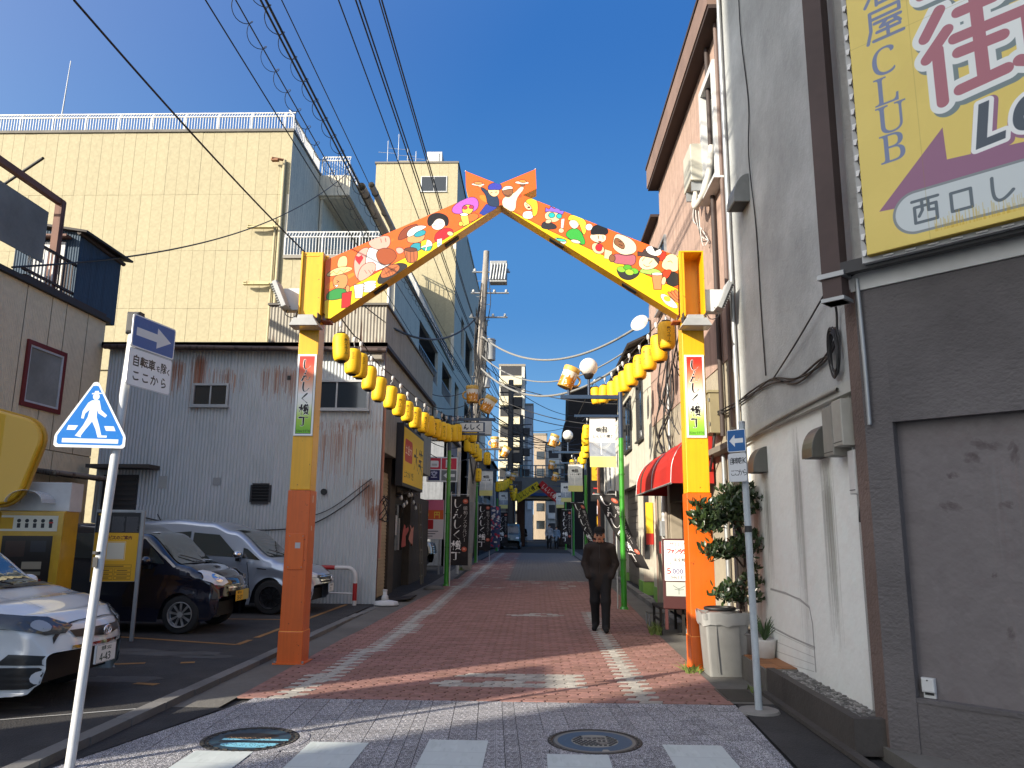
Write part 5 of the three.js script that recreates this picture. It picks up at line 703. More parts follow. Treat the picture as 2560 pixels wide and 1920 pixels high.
// ================================================================ LEFT SIDE
{ // tan ribbed house beside the parking lot (its near half is outside the frame)
const X = -10.1, F = new Face(X, -17.15, 90), t = thing('tan_house', 'tan ribbed-metal house with a red framed window and balcony above the lot', 'house', V(-13, 0, -10));
const tm = mk('#eedcb8', 0.75, { map: T.grain }), low = mk('#d8c7a4', 0.9, { map: T.rust });
// F: u runs away from the camera (-z), u = 0 at z = -17.15
const rib = (u0, u1, y0, y1, m, nm) => obj(nm, F.put(ribbed(u1 - u0, y1 - y0).translate(u0, y0, 0)), m, t);
let u = -2.6; const q = rng(3); rib(-2.8, -2.02, 3.2, 6.35, tm, 'siding_panel'); rib(-2.0, -1.52, 3.2, 6.35, tinted(tm, 1.03), 'siding_panel'); rib(-1.5, -0.72, 3.2, 6.35, tinted(tm, 0.98), 'siding_panel'); rib(-0.7, 0, 3.2, 6.35, tm, 'siding_panel'); rib(-15.2, -2.82, 3.2, 6.35, tm, 'siding_panel'); rib(-2.8, -1.4, 2.0, 3.18, tm, 'siding_panel'); rib(-1.38, 0, 2.0, 3.18, tinted(tm, 0.97), 'siding_panel');
obj('body', [bx(-20, X - 0.02, 0, 6.3, -17.15, -1.95), bx(-20, X - 0.9, 6.3, 7.9, -13.5, -1.9)], mk('#8d7a5c', 0.9), t); obj('lower_wall', F.box(-15.2, 0, 0, 2.0, -0.02, 0.01), low, t); obj('end_siding', bx(-20, X, 0, 6.3, -1.95, -1.9), tm, t);
obj('roof_edge', F.box(-15.2, 0.05, 6.35, 6.45, -0.5, 0.1), mk('#2e2622', 0.7), t);
const redf = mk('#6e1a16', 0.6); windowOn(F, -2.55, -1.45, 4.05, 5.2, t, { panes: 1, frame: 0.09, fm: redf, sill: false, glass: mk([0.34, 0.34, 0.3], 0.2, { map: T.patch }) }); for (const [a, b, y0, y1] of [[-2.55, -1.45, 4.05, 4.09], [-2.55, -1.45, 5.16, 5.2], [-2.55, -2.51, 4.09, 5.16], [-1.49, -1.45, 4.09, 5.16]]) obj('inner_frame', F.box(a, b, y0, y1, 0.014, 0.04), M.white, t);
// rusty canopy
const c = obj('canopy', [F.put(bx(-2.6, -0.5, 0, 0.05, 0.02, 0.85).rotateX(0.16).translate(0, 2.75, 0))], mk('#4d4640', 0.8, { map: T.rust }), t); for (let i = 0; i < 5; i++) obj('canopy_pole', F.put(cyl(V(-2.5 + i * 0.5, 2.72, 0.02), V(-2.5 + i * 0.5, 2.6, 0.86), 0.02)), mk('#6b5e52', 0.7, { map: T.rust }), c); obj('canopy_rail', F.put(cyl(V(-2.6, 2.66, 0.86), V(-0.5, 2.66, 0.86), 0.045)), mk('#8a7f72', 0.7, { map: T.rust }), c);
// balcony with rails, post frame and screen
const steel = mk('#3d2a24', 0.7, { map: T.rust }); obj('balcony_deck', F.box(-2.9, 0, 6.45, 6.55, -1.6, 0.0), steel, t);
for (let i = 0; i < 17; i++) obj('baluster', F.put(bx(-0.012, 0.012, 6.5, 7.35, -0.012, 0.012).translate(-2.75 + i * 0.11, 0, -0.1)), i < 8 ? M.paint : steel, t); for (const y of [6.65, 7.3]) obj('balcony_rail', F.box(-2.9, -0.7, y, y + 0.05, -0.13, -0.07), steel, t);
obj('post', F.box(-1.95, -1.8, 6.45, 8.55, -0.25, -0.1), mk('#7a5140', 0.7, { map: T.rust }), t); obj('beam', F.box(-6, -1.8, 8.45, 8.58, -0.24, -0.12), mk('#7a5140', 0.7, { map: T.rust }), t);
obj('screen', F.put(bx(-6, -2.55, 6.9, 8.0, -0.02, 0).translate(0, 0, 0.05)), mk('#8d8d86', 0.9, { map: T.patch }), t);
}
{ // blue corrugated rooftop hut
const t = thing('rooftop_hut', 'small blue corrugated rooftop hut with a white door on the tan house', 'hut', V(-11, 6.4, -16.2)); const bm = mk('#31485c', 0.7, { map: T.stain });
const x0 = -11.6, x1 = -10.15, zf = -15.9, zb = -17.6; obj('body', bx(x0, x1 - 0.02, 6.4, 8.15, zb, zf - 0.02), tinted(bm, 0.8), t);
obj('front_sheet', corr(x1 - x0, 1.75, 0.06, 0.008).translate(x0, 6.4, zf), bm, t); obj('side_sheet', corr(zf - zb, 1.6, 0.06, 0.008).rotateY(Math.PI / 2).translate(x1, 6.4, zf), bm, t);
obj('roof', new THREE.BoxGeometry(1.75, 0.05, 2.0).rotateZ(-0.16).translate((x0 + x1) / 2 + 0.08, 8.2, (zb + zf) / 2), mk('#2a2320', 0.7), t); const d = obj('door', bx(x0 + 0.45, x0 + 1.15, 6.45, 7.85, zf + 0.005, zf + 0.04), M.paint, t); obj('door_glass', bx(x0 + 0.54, x0 + 1.06, 7.1, 7.76, zf + 0.04, zf + 0.046), mk([0.35, 0.37, 0.35], 0.3), d); obj('gutter', cyl(V(x1 + 0.02, 8.05, zf + 0.1), V(x1 + 0.02, 7.98, zb - 0.1), 0.05), mk('#3a302b', 0.7), t); obj('awning_strip', bx(x0 + 0.35, x0 + 1.25, 7.92, 7.98, zf, zf + 0.2), mk('#6b4a3c', 0.7), t);
}
{ // corrugated grey shed
const Z = -17.2, X0 = -9.95, X1 = -3.5, TOP = 5.75, t = thing('corrugated_shed', 'grey corrugated iron shed streaked with rust behind the parked cars', 'shed', V(-6.8, 0, -20));
const base = '#8b959c'; const rustTop = printMat(2048, 768, (c, w, h) => { fillR(c, 0, 0, w, h, '#b4b8b9'); mottle(c, w, h, 700, ['#bdc1c2', '#aaaeb0', '#a3a8aa'], 10, 60, 0.14, 4); const q = rng(8), k = w / 6.33; const X = (x) => (x - X0) * k, Y = (y) => (TOP - y) / TOP * h; for (const [x, wd, y, len, n] of [[-8.35, 0.22, 5.5, 0.75, 120], [-7.85, 0.2, 5.6, 1.3, 160], [-7.2, 0.5, 5.3, 0.5, 90], [-6.1, 0.6, 5.35, 0.7, 130], [-5.6, 0.5, 5.3, 0.8, 130], [-4.3, 0.9, 4.12, 0.25, 190], [-4.6, 0.5, 3.9, 1.2, 110], [-3.85, 0.35, 2.75, 0.8, 130], [-3.7, 0.2, 2.2, 0.4, 90]]) for (let i = 0; i < n; i++) { c.globalAlpha = 0.1 + 0.3 * q(); c.strokeStyle = ['#8a3f1c', '#5c3020', '#a85a28', '#6e4432'][(q() * 4) | 0]; c.lineWidth = 1 + q() * 3.5; const a = X(x + (q() + q() - 1) * wd), b = Y(y - q() * 0.2); c.beginPath(); c.moveTo(a, b); c.lineTo(a + (q() - 0.5) * 2, b + len * h / TOP * (0.2 + 0.8 * q())); c.stroke(); } c.globalAlpha = 0.5; for (let i = 0; i < 260; i++) { c.strokeStyle = '#6f7880'; c.lineWidth = 1 + q() * 2; const a = q() * w, b = q() * h; c.globalAlpha = 0.1 + 0.15 * q(); c.beginPath(); c.moveTo(a, b); c.lineTo(a, b + 30 + q() * 160); c.stroke(); } c.globalAlpha = 1; }, 0.62, { metalness: 0.15 });
const sheetAt = (x0, x1, y0, y1, off) => { const g = corr(x1 - x0, y1 - y0).translate(x0, y0, Z + off); return flatUV(g, X0, 0, X1 - X0, TOP); };
// overlapping sheets: upper and lower courses with patched pieces, openings left for windows
const q = rng(88); const win1 = [-7.85, -7.1, 4.42, 4.86], win2 = [-5.25, -3.85, 4.35, 4.95];
const pieces = [[X0, -8.8, 3.6, TOP, 0], [-8.8, -7.9, 4.0, TOP, 0.004], [-7.9, -7.05, 4.92, TOP, 0], [-7.9, -7.05, 3.4, 4.4, 0.006], [-7.05, -6.1, 4.0, TOP, 0.003], [-6.1, -5.3, 4.0, TOP, 0.001], [-5.3, -3.8, 5.0, TOP, 0], [-5.3, -3.8, 4.0, 4.3, 0.003], [-3.8, X1, 4.0, TOP, 0.002], [X0, -8.8, 2.1, 3.63, 0.006], [-8.8, -7.9, 2.1, 4.03, 0.009], [-7.9, -7.05, 2.1, 3.43, 0.012], [-7.05, -5.4, 2.1, 4.03, 0.008], [-5.4, X1, 2.1, 4.03, 0.01], [X0, -8.2, 0, 2.13, 0.014], [-8.2, -6.6, 0, 2.13, 0.012], [-6.6, -5.0, 0, 2.13, 0.014], [-5.0, X1, 0, 2.13, 0.012]];
for (const [a, b, y0, y1, o] of pieces) obj('sheet', sheetAt(a, b + 0.03, y0, y1, o), rustTop, t);
obj('core', [bx(X0, -7.9, 0, TOP, Z - 0.03, -25.6), bx(-7.9, -7.05, 0, 4.4, Z - 0.03, -18), bx(-7.9, -7.05, 4.9, TOP, Z - 0.03, -18), bx(-7.05, -5.3, 0, TOP, Z - 0.03, -25.6), bx(-5.3, -3.8, 0, 4.32, Z - 0.03, -18), bx(-5.3, -3.8, 4.98, TOP, Z - 0.03, -18), bx(-3.8, X1 - 0.02, 0, TOP, Z - 0.03, -17.4), bx(-7.9, -4.2, 0, TOP, -18.2, -25.6), bx(-4.2, X1 - 0.03, 3.4, TOP, -17.4, -25.6)], mk([0.22, 0.21, 0.2], 0.9), t);
const f = new Face(0, Z, 0); for (const [w2, ps] of [[win1, 2], [win2, 2]]) windowOn(f, w2[0], w2[1], w2[2], w2[3], t, { panes: ps, frame: 0.05, fm: mk([0.55, 0.57, 0.57], 0.5, { map: T.patch }), depth: 0.06 });
for (const [x, y, s] of [[-6.15, 2.4, 0.19]]) { const v = obj('louvre_frame', [bx(x - s, x + s, y + s, y + s + 0.04, Z, Z + 0.05), bx(x - s, x + s, y - s - 0.04, y - s, Z, Z + 0.05), bx(x - s - 0.04, x - s, y - s, y + s, Z, Z + 0.05), bx(x + s, x + s + 0.04, y - s, y + s, Z, Z + 0.05)], M.dark, t); obj('louvre_dark', bx(x - s, x + s, y - s, y + s, Z + 0.004, Z + 0.02), M.black, v); for (let i = 0; i < 6; i++) obj('louvre_blade', bx(-s, s, -0.03, 0.03, -0.003, 0.003).rotateX(0.7).translate(x, y - s + 0.05 + i * 0.068, Z + 0.035), M.dark, v); }
obj('roof_lip', [bx(X0 - 0.1, X1 + 0.1, TOP, TOP + 0.09, Z + 0.2, -25.7), bx(X0 - 0.1, X1 + 0.1, TOP - 0.03, TOP + 0.1, Z + 0.13, Z + 0.2)], mk('#3b2b27', 0.7, { map: T.patch }), t); obj('gutter', cyl(V(X0, TOP - 0.02, Z + 0.25), V(X1 + 0.1, TOP - 0.1, Z + 0.25), 0.06, 0.06, 10), mk('#4b3a35', 0.6, { map: T.rust }), t);
// upper storey on the right, its own sheets
const UX = -6.25, UT = 6.8, um = mk('#a09a8c', 0.65, { map: T.rust, metalness: 0.1 }); obj('upper_sheet', corr(UX - X1 > 0 ? 1 : X1 - UX, UT - TOP).translate(UX, TOP, Z - 0.06), um, t); obj('upper_core', bx(UX, X1 - 0.02, TOP, UT, Z - 0.08, -25.6), mk([0.3, 0.3, 0.28], 0.9), t); obj('upper_cap', bx(UX - 0.05, X1 + 0.05, UT, UT + 0.05, Z - 0.0, -25.7), mk('#5a5650', 0.7), t);
obj('side_wall', [bx(X1 - 0.02, X1, 3.4, UT, Z - 0.06, -25.6)], mk('#a39d8c', 0.85, { map: T.stain }), t);
// small things on the front
obj('vent_plate', bx(-7.25, -7.08, 2.58, 2.75, Z + 0.01, Z + 0.03), M.galv, t); obj('dark_hole', bx(-5.72, -5.64, 5.0, 5.1, Z + 0.008, Z + 0.02), M.black, t); obj('round_vent', cyl(V(-4.72, 2.45, Z), V(-4.72, 2.45, Z + 0.06), 0.07, 0.07, 14), M.black, t);
obj('torn_flashing', bx(-8.5, -8.3, 2.5, 2.78, Z + 0.012, Z + 0.02), mk([0.5, 0.5, 0.47], 0.5, { map: T.patch }), t);
obj('side_canopy', bx(-9.9, -8.5, 2.92, 3.0, Z, Z + 0.55), mk('#4d4843', 0.8, { map: T.rust }), t); obj('side_louvre', bx(-9.75, -8.95, 1.85, 2.8, Z + 0.02, Z + 0.05), M.dark, t); for (let i = 0; i < 8; i++) obj('side_blade', bx(-9.72, -8.98, 1.9 + i * 0.11, 1.95 + i * 0.11, Z + 0.05, Z + 0.075), mk('#3f3c3a', 0.8), t);
obj('wall_cable', tube([V(-9.2, 1.95, Z + 0.06), V(-8, 1.72, Z + 0.06), V(-7.4, 1.68, Z + 0.06), V(-6, 1.6, Z + 0.06), V(-5, 1.72, Z + 0.06), V(-4.3, 2.1, Z + 0.06), V(-3.7, 2.6, Z + 0.06)], 0.014, 5, 60), M.cable, t); obj('wall_cable', tube([V(-5.2, 1.85, Z + 0.05), V(-4.6, 2.05, Z + 0.05), V(-3.65, 2.75, Z + 0.05)], 0.01, 5, 30), M.cable, t);
obj('downpipe', [cyl(V(-3.52, 0.2, Z - 0.1), V(-3.52, 5.9, Z - 0.1), 0.045)], mk('#6a4438', 0.7), t); obj('gutter_box', cbx(-3.75, -3.5, 5.45, 5.7, Z - 0.05, Z + 0.2, 0.02), mk('#8b857a', 0.8), t); obj('pink_pipe', cyl(V(-3.5, 1, Z - 0.3), V(-3.5, 4.6, Z - 0.3), 0.04), mk('#b98a78', 0.7), t);
obj('tangled_cable', Array.from({ length: 1 }, () => tube(Array.from({ length: 14 }, (_, i) => V(-3.45 + 0.12 * Math.sin(i * 2.1), 2.1 + 0.3 * Math.cos(i * 1.3), Z - 0.4 + 0.25 * Math.sin(i * 0.9))), 0.012, 5, 90)), M.cable, t);
}
{ // the eatery built onto the shed, facing the street
const S = new Face(-3.52, -17.4, 90), t = thing('eatery', 'dark weathered eatery front with a shutter, sliding door and string lamps', 'shop front', V(-3.9, 0.08, -21)); const b = 0.08;
const dk = mk('#5c5347', 0.85, { map: T.wood }), br = mk('#4a4338', 0.85, { map: T.patch });
obj('wall', [S.box(0.06, 0.75, b, 3.4, -0.3, -0.12), S.box(1.75, 2.5, b, 3.4, -0.3, -0.08), S.box(2.5, 6.6, 2.6, 3.4, -0.3, -0.05), S.box(4.6, 8.3, b, 2.6, -0.3, -0.02)], dk, t);
obj('shutter', S.box(0.75, 1.75, b, 3.0, -0.25, -0.16), mk('#b39f80', 0.6, { map: T.patch }), t); for (let i = 0; i < 34; i++) obj('shutter_slat', S.put(bx(0.76, 1.74, -0.034, 0.034, -0.006, 0.006).rotateX(-0.15).translate(0, b + 0.06 + i * 0.082, -0.15)), mk('#c2ad8c', 0.6, { map: T.patch }), t);
obj('door', S.box(3.0, 4.5, b, 2.5, -0.3, -0.2), mk('#1d1915', 0.7, { map: T.wood }), t); obj('door_glass', [S.box(3.15, 3.7, 1.1, 2.3, -0.2, -0.19), S.box(3.8, 4.35, 1.1, 2.3, -0.2, -0.19)], M.glassDark, t); obj('notice', [S.box(2.6, 2.8, 1.5, 2.0, -0.08, -0.07)], M.paint, t); obj('notice', [S.box(3.72, 3.79, 1.1, 1.95, -0.19, -0.17)], M.paint, t);
windowOn(S, 2.6, 3.5, 3.7, 5.0, t, { fm: mk('#4a4640', 0.7) }); windowOn(S, 4.4, 5.6, 3.7, 5.0, t, { fm: mk('#4a4640', 0.7) });
const sg = thing('eatery_sign', 'yellow eatery sign with big black brush characters and a red patch', 'sign', V(-3.35, 2.9, -20.5)); const [a0, y0] = S.at(983, 1235), su0 = 1.75, su1 = 5.3; obj('box', S.box(su0, su1, 2.72, 4.3, 0.02, 0.2), M.dark, sg);
obj('face', S.rect(su0 + 0.06, su1 - 0.06, 2.8, 4.22, 0.205), printMat(1024, 512, (c, w, h) => { fillR(c, 0, 0, w, h, '#f0c419'); c.fillStyle = '#c2391f'; rrect(c, 60, 100, 360, 210, 40); c.fill(); rowText(c, '土金大', 90, 150, 90, '#f3d9c0', 10, 1.15); brushCol(c, '大', 500, 130, 230, '#17130f', 17, 1); brushCol(c, '笑', 745, 120, 260, '#17130f', 17, 1); rowText(c, '土お大めで西', 60, 390, 70, '#2b2417', 6, 1.05); }), sg);
// string lamps and bunting
const lg = 'bulbs strung above the eatery door'; for (let i = 0; i < 7; i++) { const p = S.w(2.2 + i * 0.4, 2.45 - 0.12 * Math.sin(i * 1.3) * 1.5, 0.12); const l = thing('string_bulb', 'clear bulb hanging on the string above the eatery door', 'bulb', p, lg); obj('glass', lathe([[0, -0.08], [0.035, -0.06], [0.045, -0.02], [0.025, 0.02], [0.02, 0.05], [0, 0.05]], 10).translate(p.x, p.y, p.z), mk([0.6, 0.6, 0.55], 0.2), l); obj('socket', cyl(p.clone().add(V(0, 0.045, 0)), p.clone().add(V(0, 0.13, 0)), 0.022), M.dark, l); }
wire(Array.from({ length: 9 }, (_, i) => S.w(2.0 + i * 0.36, 2.62 + 0.05 * Math.sin(i * 2), 0.12)), 0.01, 'thin black cord carrying bulbs above the eatery door');
const bu = thing('bunting', 'pair of faded pink cloths draped over the eatery door rail', 'cloth', S.w(3.6, 1.6, 0.1)); const cl = (u) => { const pos = [], n = 10; for (let i = 0; i < n; i++) for (let j = 0; j < 6; j++) { const f = (a, c2) => { const x = a / n, y = c2 / 6, sgn = u > 3.6 ? 1 : -1; return S.w(u + sgn * (x - 0.5) * 0.6, 1.78 - 0.42 * y * (0.4 + x) - 0.12 * Math.sin(x * Math.PI), 0.1 + 0.04 * Math.sin(x * 9 + y * 2)); }; const a = f(i, j), b2 = f(i + 1, j), c = f(i + 1, j + 1), d = f(i, j + 1); for (const p of [a, b2, c, a, c, d]) pos.push(p.x, p.y, p.z); } const g = new THREE.BufferGeometry(); g.setAttribute('position', new THREE.Float32BufferAttribute(pos, 3)); g.computeVertexNormals(); return g; }; obj('cloth', cl(3.1), mk('#b9605a', 0.9, { map: T.grain }), bu); obj('cloth', cl(4.05), mk('#c98a78', 0.9, { map: T.grain }), bu);
const ld = thing('ladder', 'dark wooden ladder standing against the eatery wall', 'ladder', S.w(5.1, b, 0.25)); for (const u of [4.9, 5.3]) obj('rail', S.put(bx(-0.03, 0.03, 0, 2.3, -0.02, 0.02).rotateX(-0.06).translate(u, b, 0.3)), mk('#8a8272', 0.8, { map: T.wood }), ld); for (let i = 0; i < 6; i++) obj('rung', S.box(4.92, 5.28, b + 0.25 + i * 0.36, b + 0.29 + i * 0.36, 0.24 - i * 0.02, 0.28 - i * 0.02), mk('#9a917f', 0.8, { map: T.wood }), ld);
const mt = thing('road_plate', 'rusty steel ramp plate lying in the gutter by the shutter', 'plate', V(-3.25, 0.1, -17.6)); obj('plate', bx(-0.35, 0.35, 0, 0.02, -0.5, 0.5).rotateZ(0.12).translate(-3.1, 0.09, -17.9), mk('#2f2a26', 0.8, { map: T.rust }), mt);
}
// ---------------------------------------------------------------- railing with a slanted top; every bar its own mesh
function railing(a, b, parent, { h = 0.78, slant = 0.42, space = 0.145, post = 1.75, m = M.paint, inward = 1, r = 0.016 } = {}) {
const d = b.clone().sub(a), L = d.length(), rot = Math.atan2(-d.z, d.x), bs = baseOf(parent) ?? V(0, 0, 0); const sy = slant * 0.8, sz = -slant * 0.6 * inward;
const sl = (y0, rr2) => bx(-rr2, rr2, 0, Math.hypot(sy, sz), -rr2, rr2).rotateX(Math.atan2(sz, sy)).translate(0, y0, 0);
const bar = mergeAll([bx(-r, r, 0, h, -r, r), sl(h, r)]), po = mergeAll([bx(-r * 2, r * 2, 0, h, -r * 2, r * 2), sl(h, r * 2)]), rail = mergeAll([bx(0, L, h - 0.03, h + 0.03, -0.035, 0.035), bx(0, L, h + sy - 0.03, h + sy + 0.03, sz - 0.03, sz + 0.03), bx(0, L, 0.04, 0.08, -0.02, 0.02)]);
const add = (g, u, name) => { const o = new THREE.Mesh(g, m); o.name = name; o.castShadow = o.receiveShadow = true; o.position.copy(a).sub(bs).addScaledVector(d, u / L); o.rotation.y = rot; parent.add(o); };
add(rail, 0, 'handrail'); for (let u = 0; u < L; u += post) add(po, u, 'railing_post'); for (let u = space; u < L; u += space) add(bar, u, 'railing_bar');
}
const shiftUV = (k, g) => { const u = g.attributes.uv; for (let i = 0; i < u.count; i++) u.setXY(i, u.getX(i) + k * 0.73, u.getY(i) + k * 1.37); return g; };
function panels(f, u0, u1, rows, w, parent, m, name = 'wall_panel') {   // separate cladding panels with open joints
const bs = baseOf(parent), gs = new Map(), q = rng(Math.round(u0 * 10) + 7);
for (let r = 0; r < rows.length - 1; r++) for (let u = u1; u - 0.2 > u0; u -= w) { const ww = Math.min(w, u - u0), hh = rows[r + 1] - rows[r], vv = (q() * 5) | 0, k = ww.toFixed(2) + ':' + hh.toFixed(2) + vv; if (!gs.has(k)) gs.set(k, shiftUV(vv, mergeAll(cbx(-ww / 2 + 0.004, ww / 2 - 0.004, 0.004, hh - 0.004, -0.12, 0, 0.004)))); const o = new THREE.Mesh(gs.get(k), tinted(m, 0.97 + 0.06 * q())); o.name = name; o.castShadow = o.receiveShadow = true; o.position.copy(f.w(u - ww / 2, rows[r], (q() - 0.5) * 0.01)).sub(bs); o.rotation.y = f.a; parent.add(o); }
}
{ // big cream building, front block
const Z = -36, X1 = -12.5, TOP = 21.75, f = new Face(0, Z, 0), t = thing('cream_building', 'large cream panelled building with a white rail along its flat roof', 'building', V(-22, 0, -45));
const cm = mk('#b8ad8b', 0.85, { map: T.grain, bump: T.fineB, bs: 0.002 }), core = cm;
panels(f, -29.6, X1, [9.2, 12.3, 15.3, 18.3, TOP], 0.585, t, cm); obj('core', [bx(-40, X1 - 0.13, 0, TOP - 0.02, Z - 0.1, -62)], core, t); const sd = new Face(X1, Z, 90); obj('side_wall', sd.box(0, 26, 0, TOP, -0.12, 0), mk('#ece1c8', 0.85, { map: T.stain }), t);  // side wall is the front's cream, painted lighter to make up for shade
obj('coping', [bx(-40, X1 + 0.06, TOP, TOP + 0.14, Z + 0.08, Z - 0.4), bx(X1 - 0.4, X1 + 0.06, TOP, TOP + 0.14, Z - 0.4, -41)], mk('#7f7a70', 0.8, { map: T.patch }), t);
railing(V(-30.5, TOP + 0.14, Z - 0.1), V(X1 - 0.05, TOP + 0.14, Z - 0.1), t); railing(V(X1 - 0.05, TOP + 0.14, Z - 0.1), V(X1 - 0.05, TOP + 0.14, -41), t);
// pipe down the corner with lamp arms
obj('downpipe', [cyl(V(X1 - 0.3, 9, Z + 0.12), V(X1 - 0.3, 20.1, Z + 0.12), 0.09), cyl(V(X1 - 0.55, 9, Z + 0.12), V(X1 - 0.55, 17, Z + 0.12), 0.06)], cm, t);
for (const [y, w, m] of [[20.1, 0.5, '#9a6a4a'], [16.5, 1.45, '#cbbd8e'], [13.55, 1.45, '#cbbd8e']]) obj('lamp_arm', [cyl(V(X1 - 0.35, y, Z + 0.14), V(X1 - 0.35 - w, y - 0.03, Z + 0.45), 0.07, 0.055), bx(X1 - 0.4 - w, X1 - 0.55, y - 0.14, y - 0.06, Z + 0.2, Z + 0.45)], mk(m, 0.7, { map: T.rust }), t);
const bt = (x) => { const o = obj('rooftop_unit', [cyl(V(x, TOP, Z - 2), V(x, TOP + 0.75, Z - 2), 0.95, 0.85, 12)], M.dark, t); }; bt(-26.6); bt(-22.2);
for (const [x, y] of [[-25.5, 26.6]]) obj('antenna_mast', cyl(V(x, TOP, Z - 1), V(x + 0.15, y, Z - 1), 0.045, 0.02, 6), M.paint, t);
}
{ // terrace block towards the street and the stair corridor behind it
const Z = -33.5, X0 = -11.7, X1 = -6.45, TOP = 13.95, f = new Face(0, Z, 0), s = new Face(X1, Z, 90), t = thing('terrace_block', 'cream lower block with a railed roof terrace and open parking decks towards the street', 'building', V(-9, 0, -40));
const cm = mk('#b8ad8b', 0.85, { map: T.grain, bump: T.fineB, bs: 0.002 }), gm = mk('#ece1c8', 0.9, { map: T.stain }), L = 25, D = 3.2;  // street-face cream set lighter than the sunlit front, offsetting shade in the colour
panels(f, X0, X1, [4, 7.3, 10.6, TOP], 0.6, t, cm); obj('core', bx(X0, X1 - D, 0, TOP - 0.05, Z - 0.13, -58.5), M.concrete, t); obj('corner_pipe', cyl(V(X1 - 0.25, 3, Z + 0.1), V(X1 - 0.25, 13, Z + 0.1), 0.07), M.paint, t);
const op = [], bays = [[7.6, 15.8], [18.2, 24.2]], lev = [[10.9, 13.2], [7.0, 9.7], [2.8, 5.4]]; for (const [a, b] of bays) for (const [y0, y1] of lev) op.push(rect(a, b, y0, y1)); op.push(rect(1.5, 5.5, 7.0, 9.0));
obj('street_wall', s.put(ext([[0, 0], [L, 0], [L, TOP], [0, TOP]], 0.2, 0, op).translate(0, 0, -0.2)), gm, t); obj('deck', [...[10.6, 13.25, 6.7, 9.75, 2.5, 5.45].map((y) => s.box(0.2, L, y, y + 0.28, -D, -0.2)), s.box(0.13, 0.2, 0, TOP - 0.05, -D, -0.2)], M.concrete, t);
for (const [a, b] of bays) for (const [y0] of lev) { obj('deck_rail', s.box(a, b, y0 + 0.95, y0 + 1.02, -0.1, -0.04), M.galv, t); for (let u = a + 0.3; u < b; u += 0.6) obj('deck_bar', s.box(u - 0.02, u + 0.02, y0, y0 + 0.95, -0.09, -0.05), M.galv, t); }
obj('coping', [bx(X0, X1 + 0.1, TOP, TOP + 0.15, Z + 0.1, Z - 0.4), bx(X1 - 0.4, X1 + 0.1, TOP, TOP + 0.15, Z - 0.4, -58.5)], mk('#8a857a', 0.8), t); railing(V(X0, TOP + 0.15, Z - 0.1), V(X1 - 0.05, TOP + 0.15, Z - 0.1), t, { h: 0.95 }); railing(V(X1 - 0.05, TOP + 0.15, Z - 0.1), V(X1 - 0.05, TOP + 0.15, -58), t, { space: 0.3, post: 3 });
const c = thing('stair_corridor', 'grey open stair corridor block with a railed parapet beside the cream building', 'building', V(-11.6, 14, -50)), CZ = -40.9; obj('parapet', [bx(-12.48, -10.7, 20.5, 21.7, CZ, CZ - 0.2), bx(-10.9, -10.7, 20.5, 21.7, CZ - 0.2, -58)], gm, c); obj('roof_slab', bx(-12.48, -10.9, 20.4, 20.6, CZ - 0.2, -58), gm, c); railing(V(-12.4, 21.7, CZ - 0.1), V(-10.8, 21.7, CZ - 0.1), c, { h: 1.0 }); railing(V(-10.8, 21.7, CZ - 0.1), V(-10.8, 21.7, -57), c, { space: 0.3 }); obj('back_wall', bx(-12.45, -12.3, 14, 20.4, CZ - 0.3, -58), gm, c); obj('end_wall', bx(-12.3, -10.75, 14, 20.4, -50, -50.3), gm, c); obj('middle_deck', bx(-12.3, -10.75, 17.1, 17.4, CZ - 0.5, -50), gm, c); railing(V(-12.3, 17.4, CZ - 0.6), V(-11.1, 17.4, CZ - 0.6), c, { slant: 0.05, h: 1.05, m: M.galv }); railing(V(-11.1, 17.4, CZ - 0.6), V(-10.8, 17.4, -49), c, { slant: 0.05, h: 1.05, m: M.galv, space: 0.3 });
}
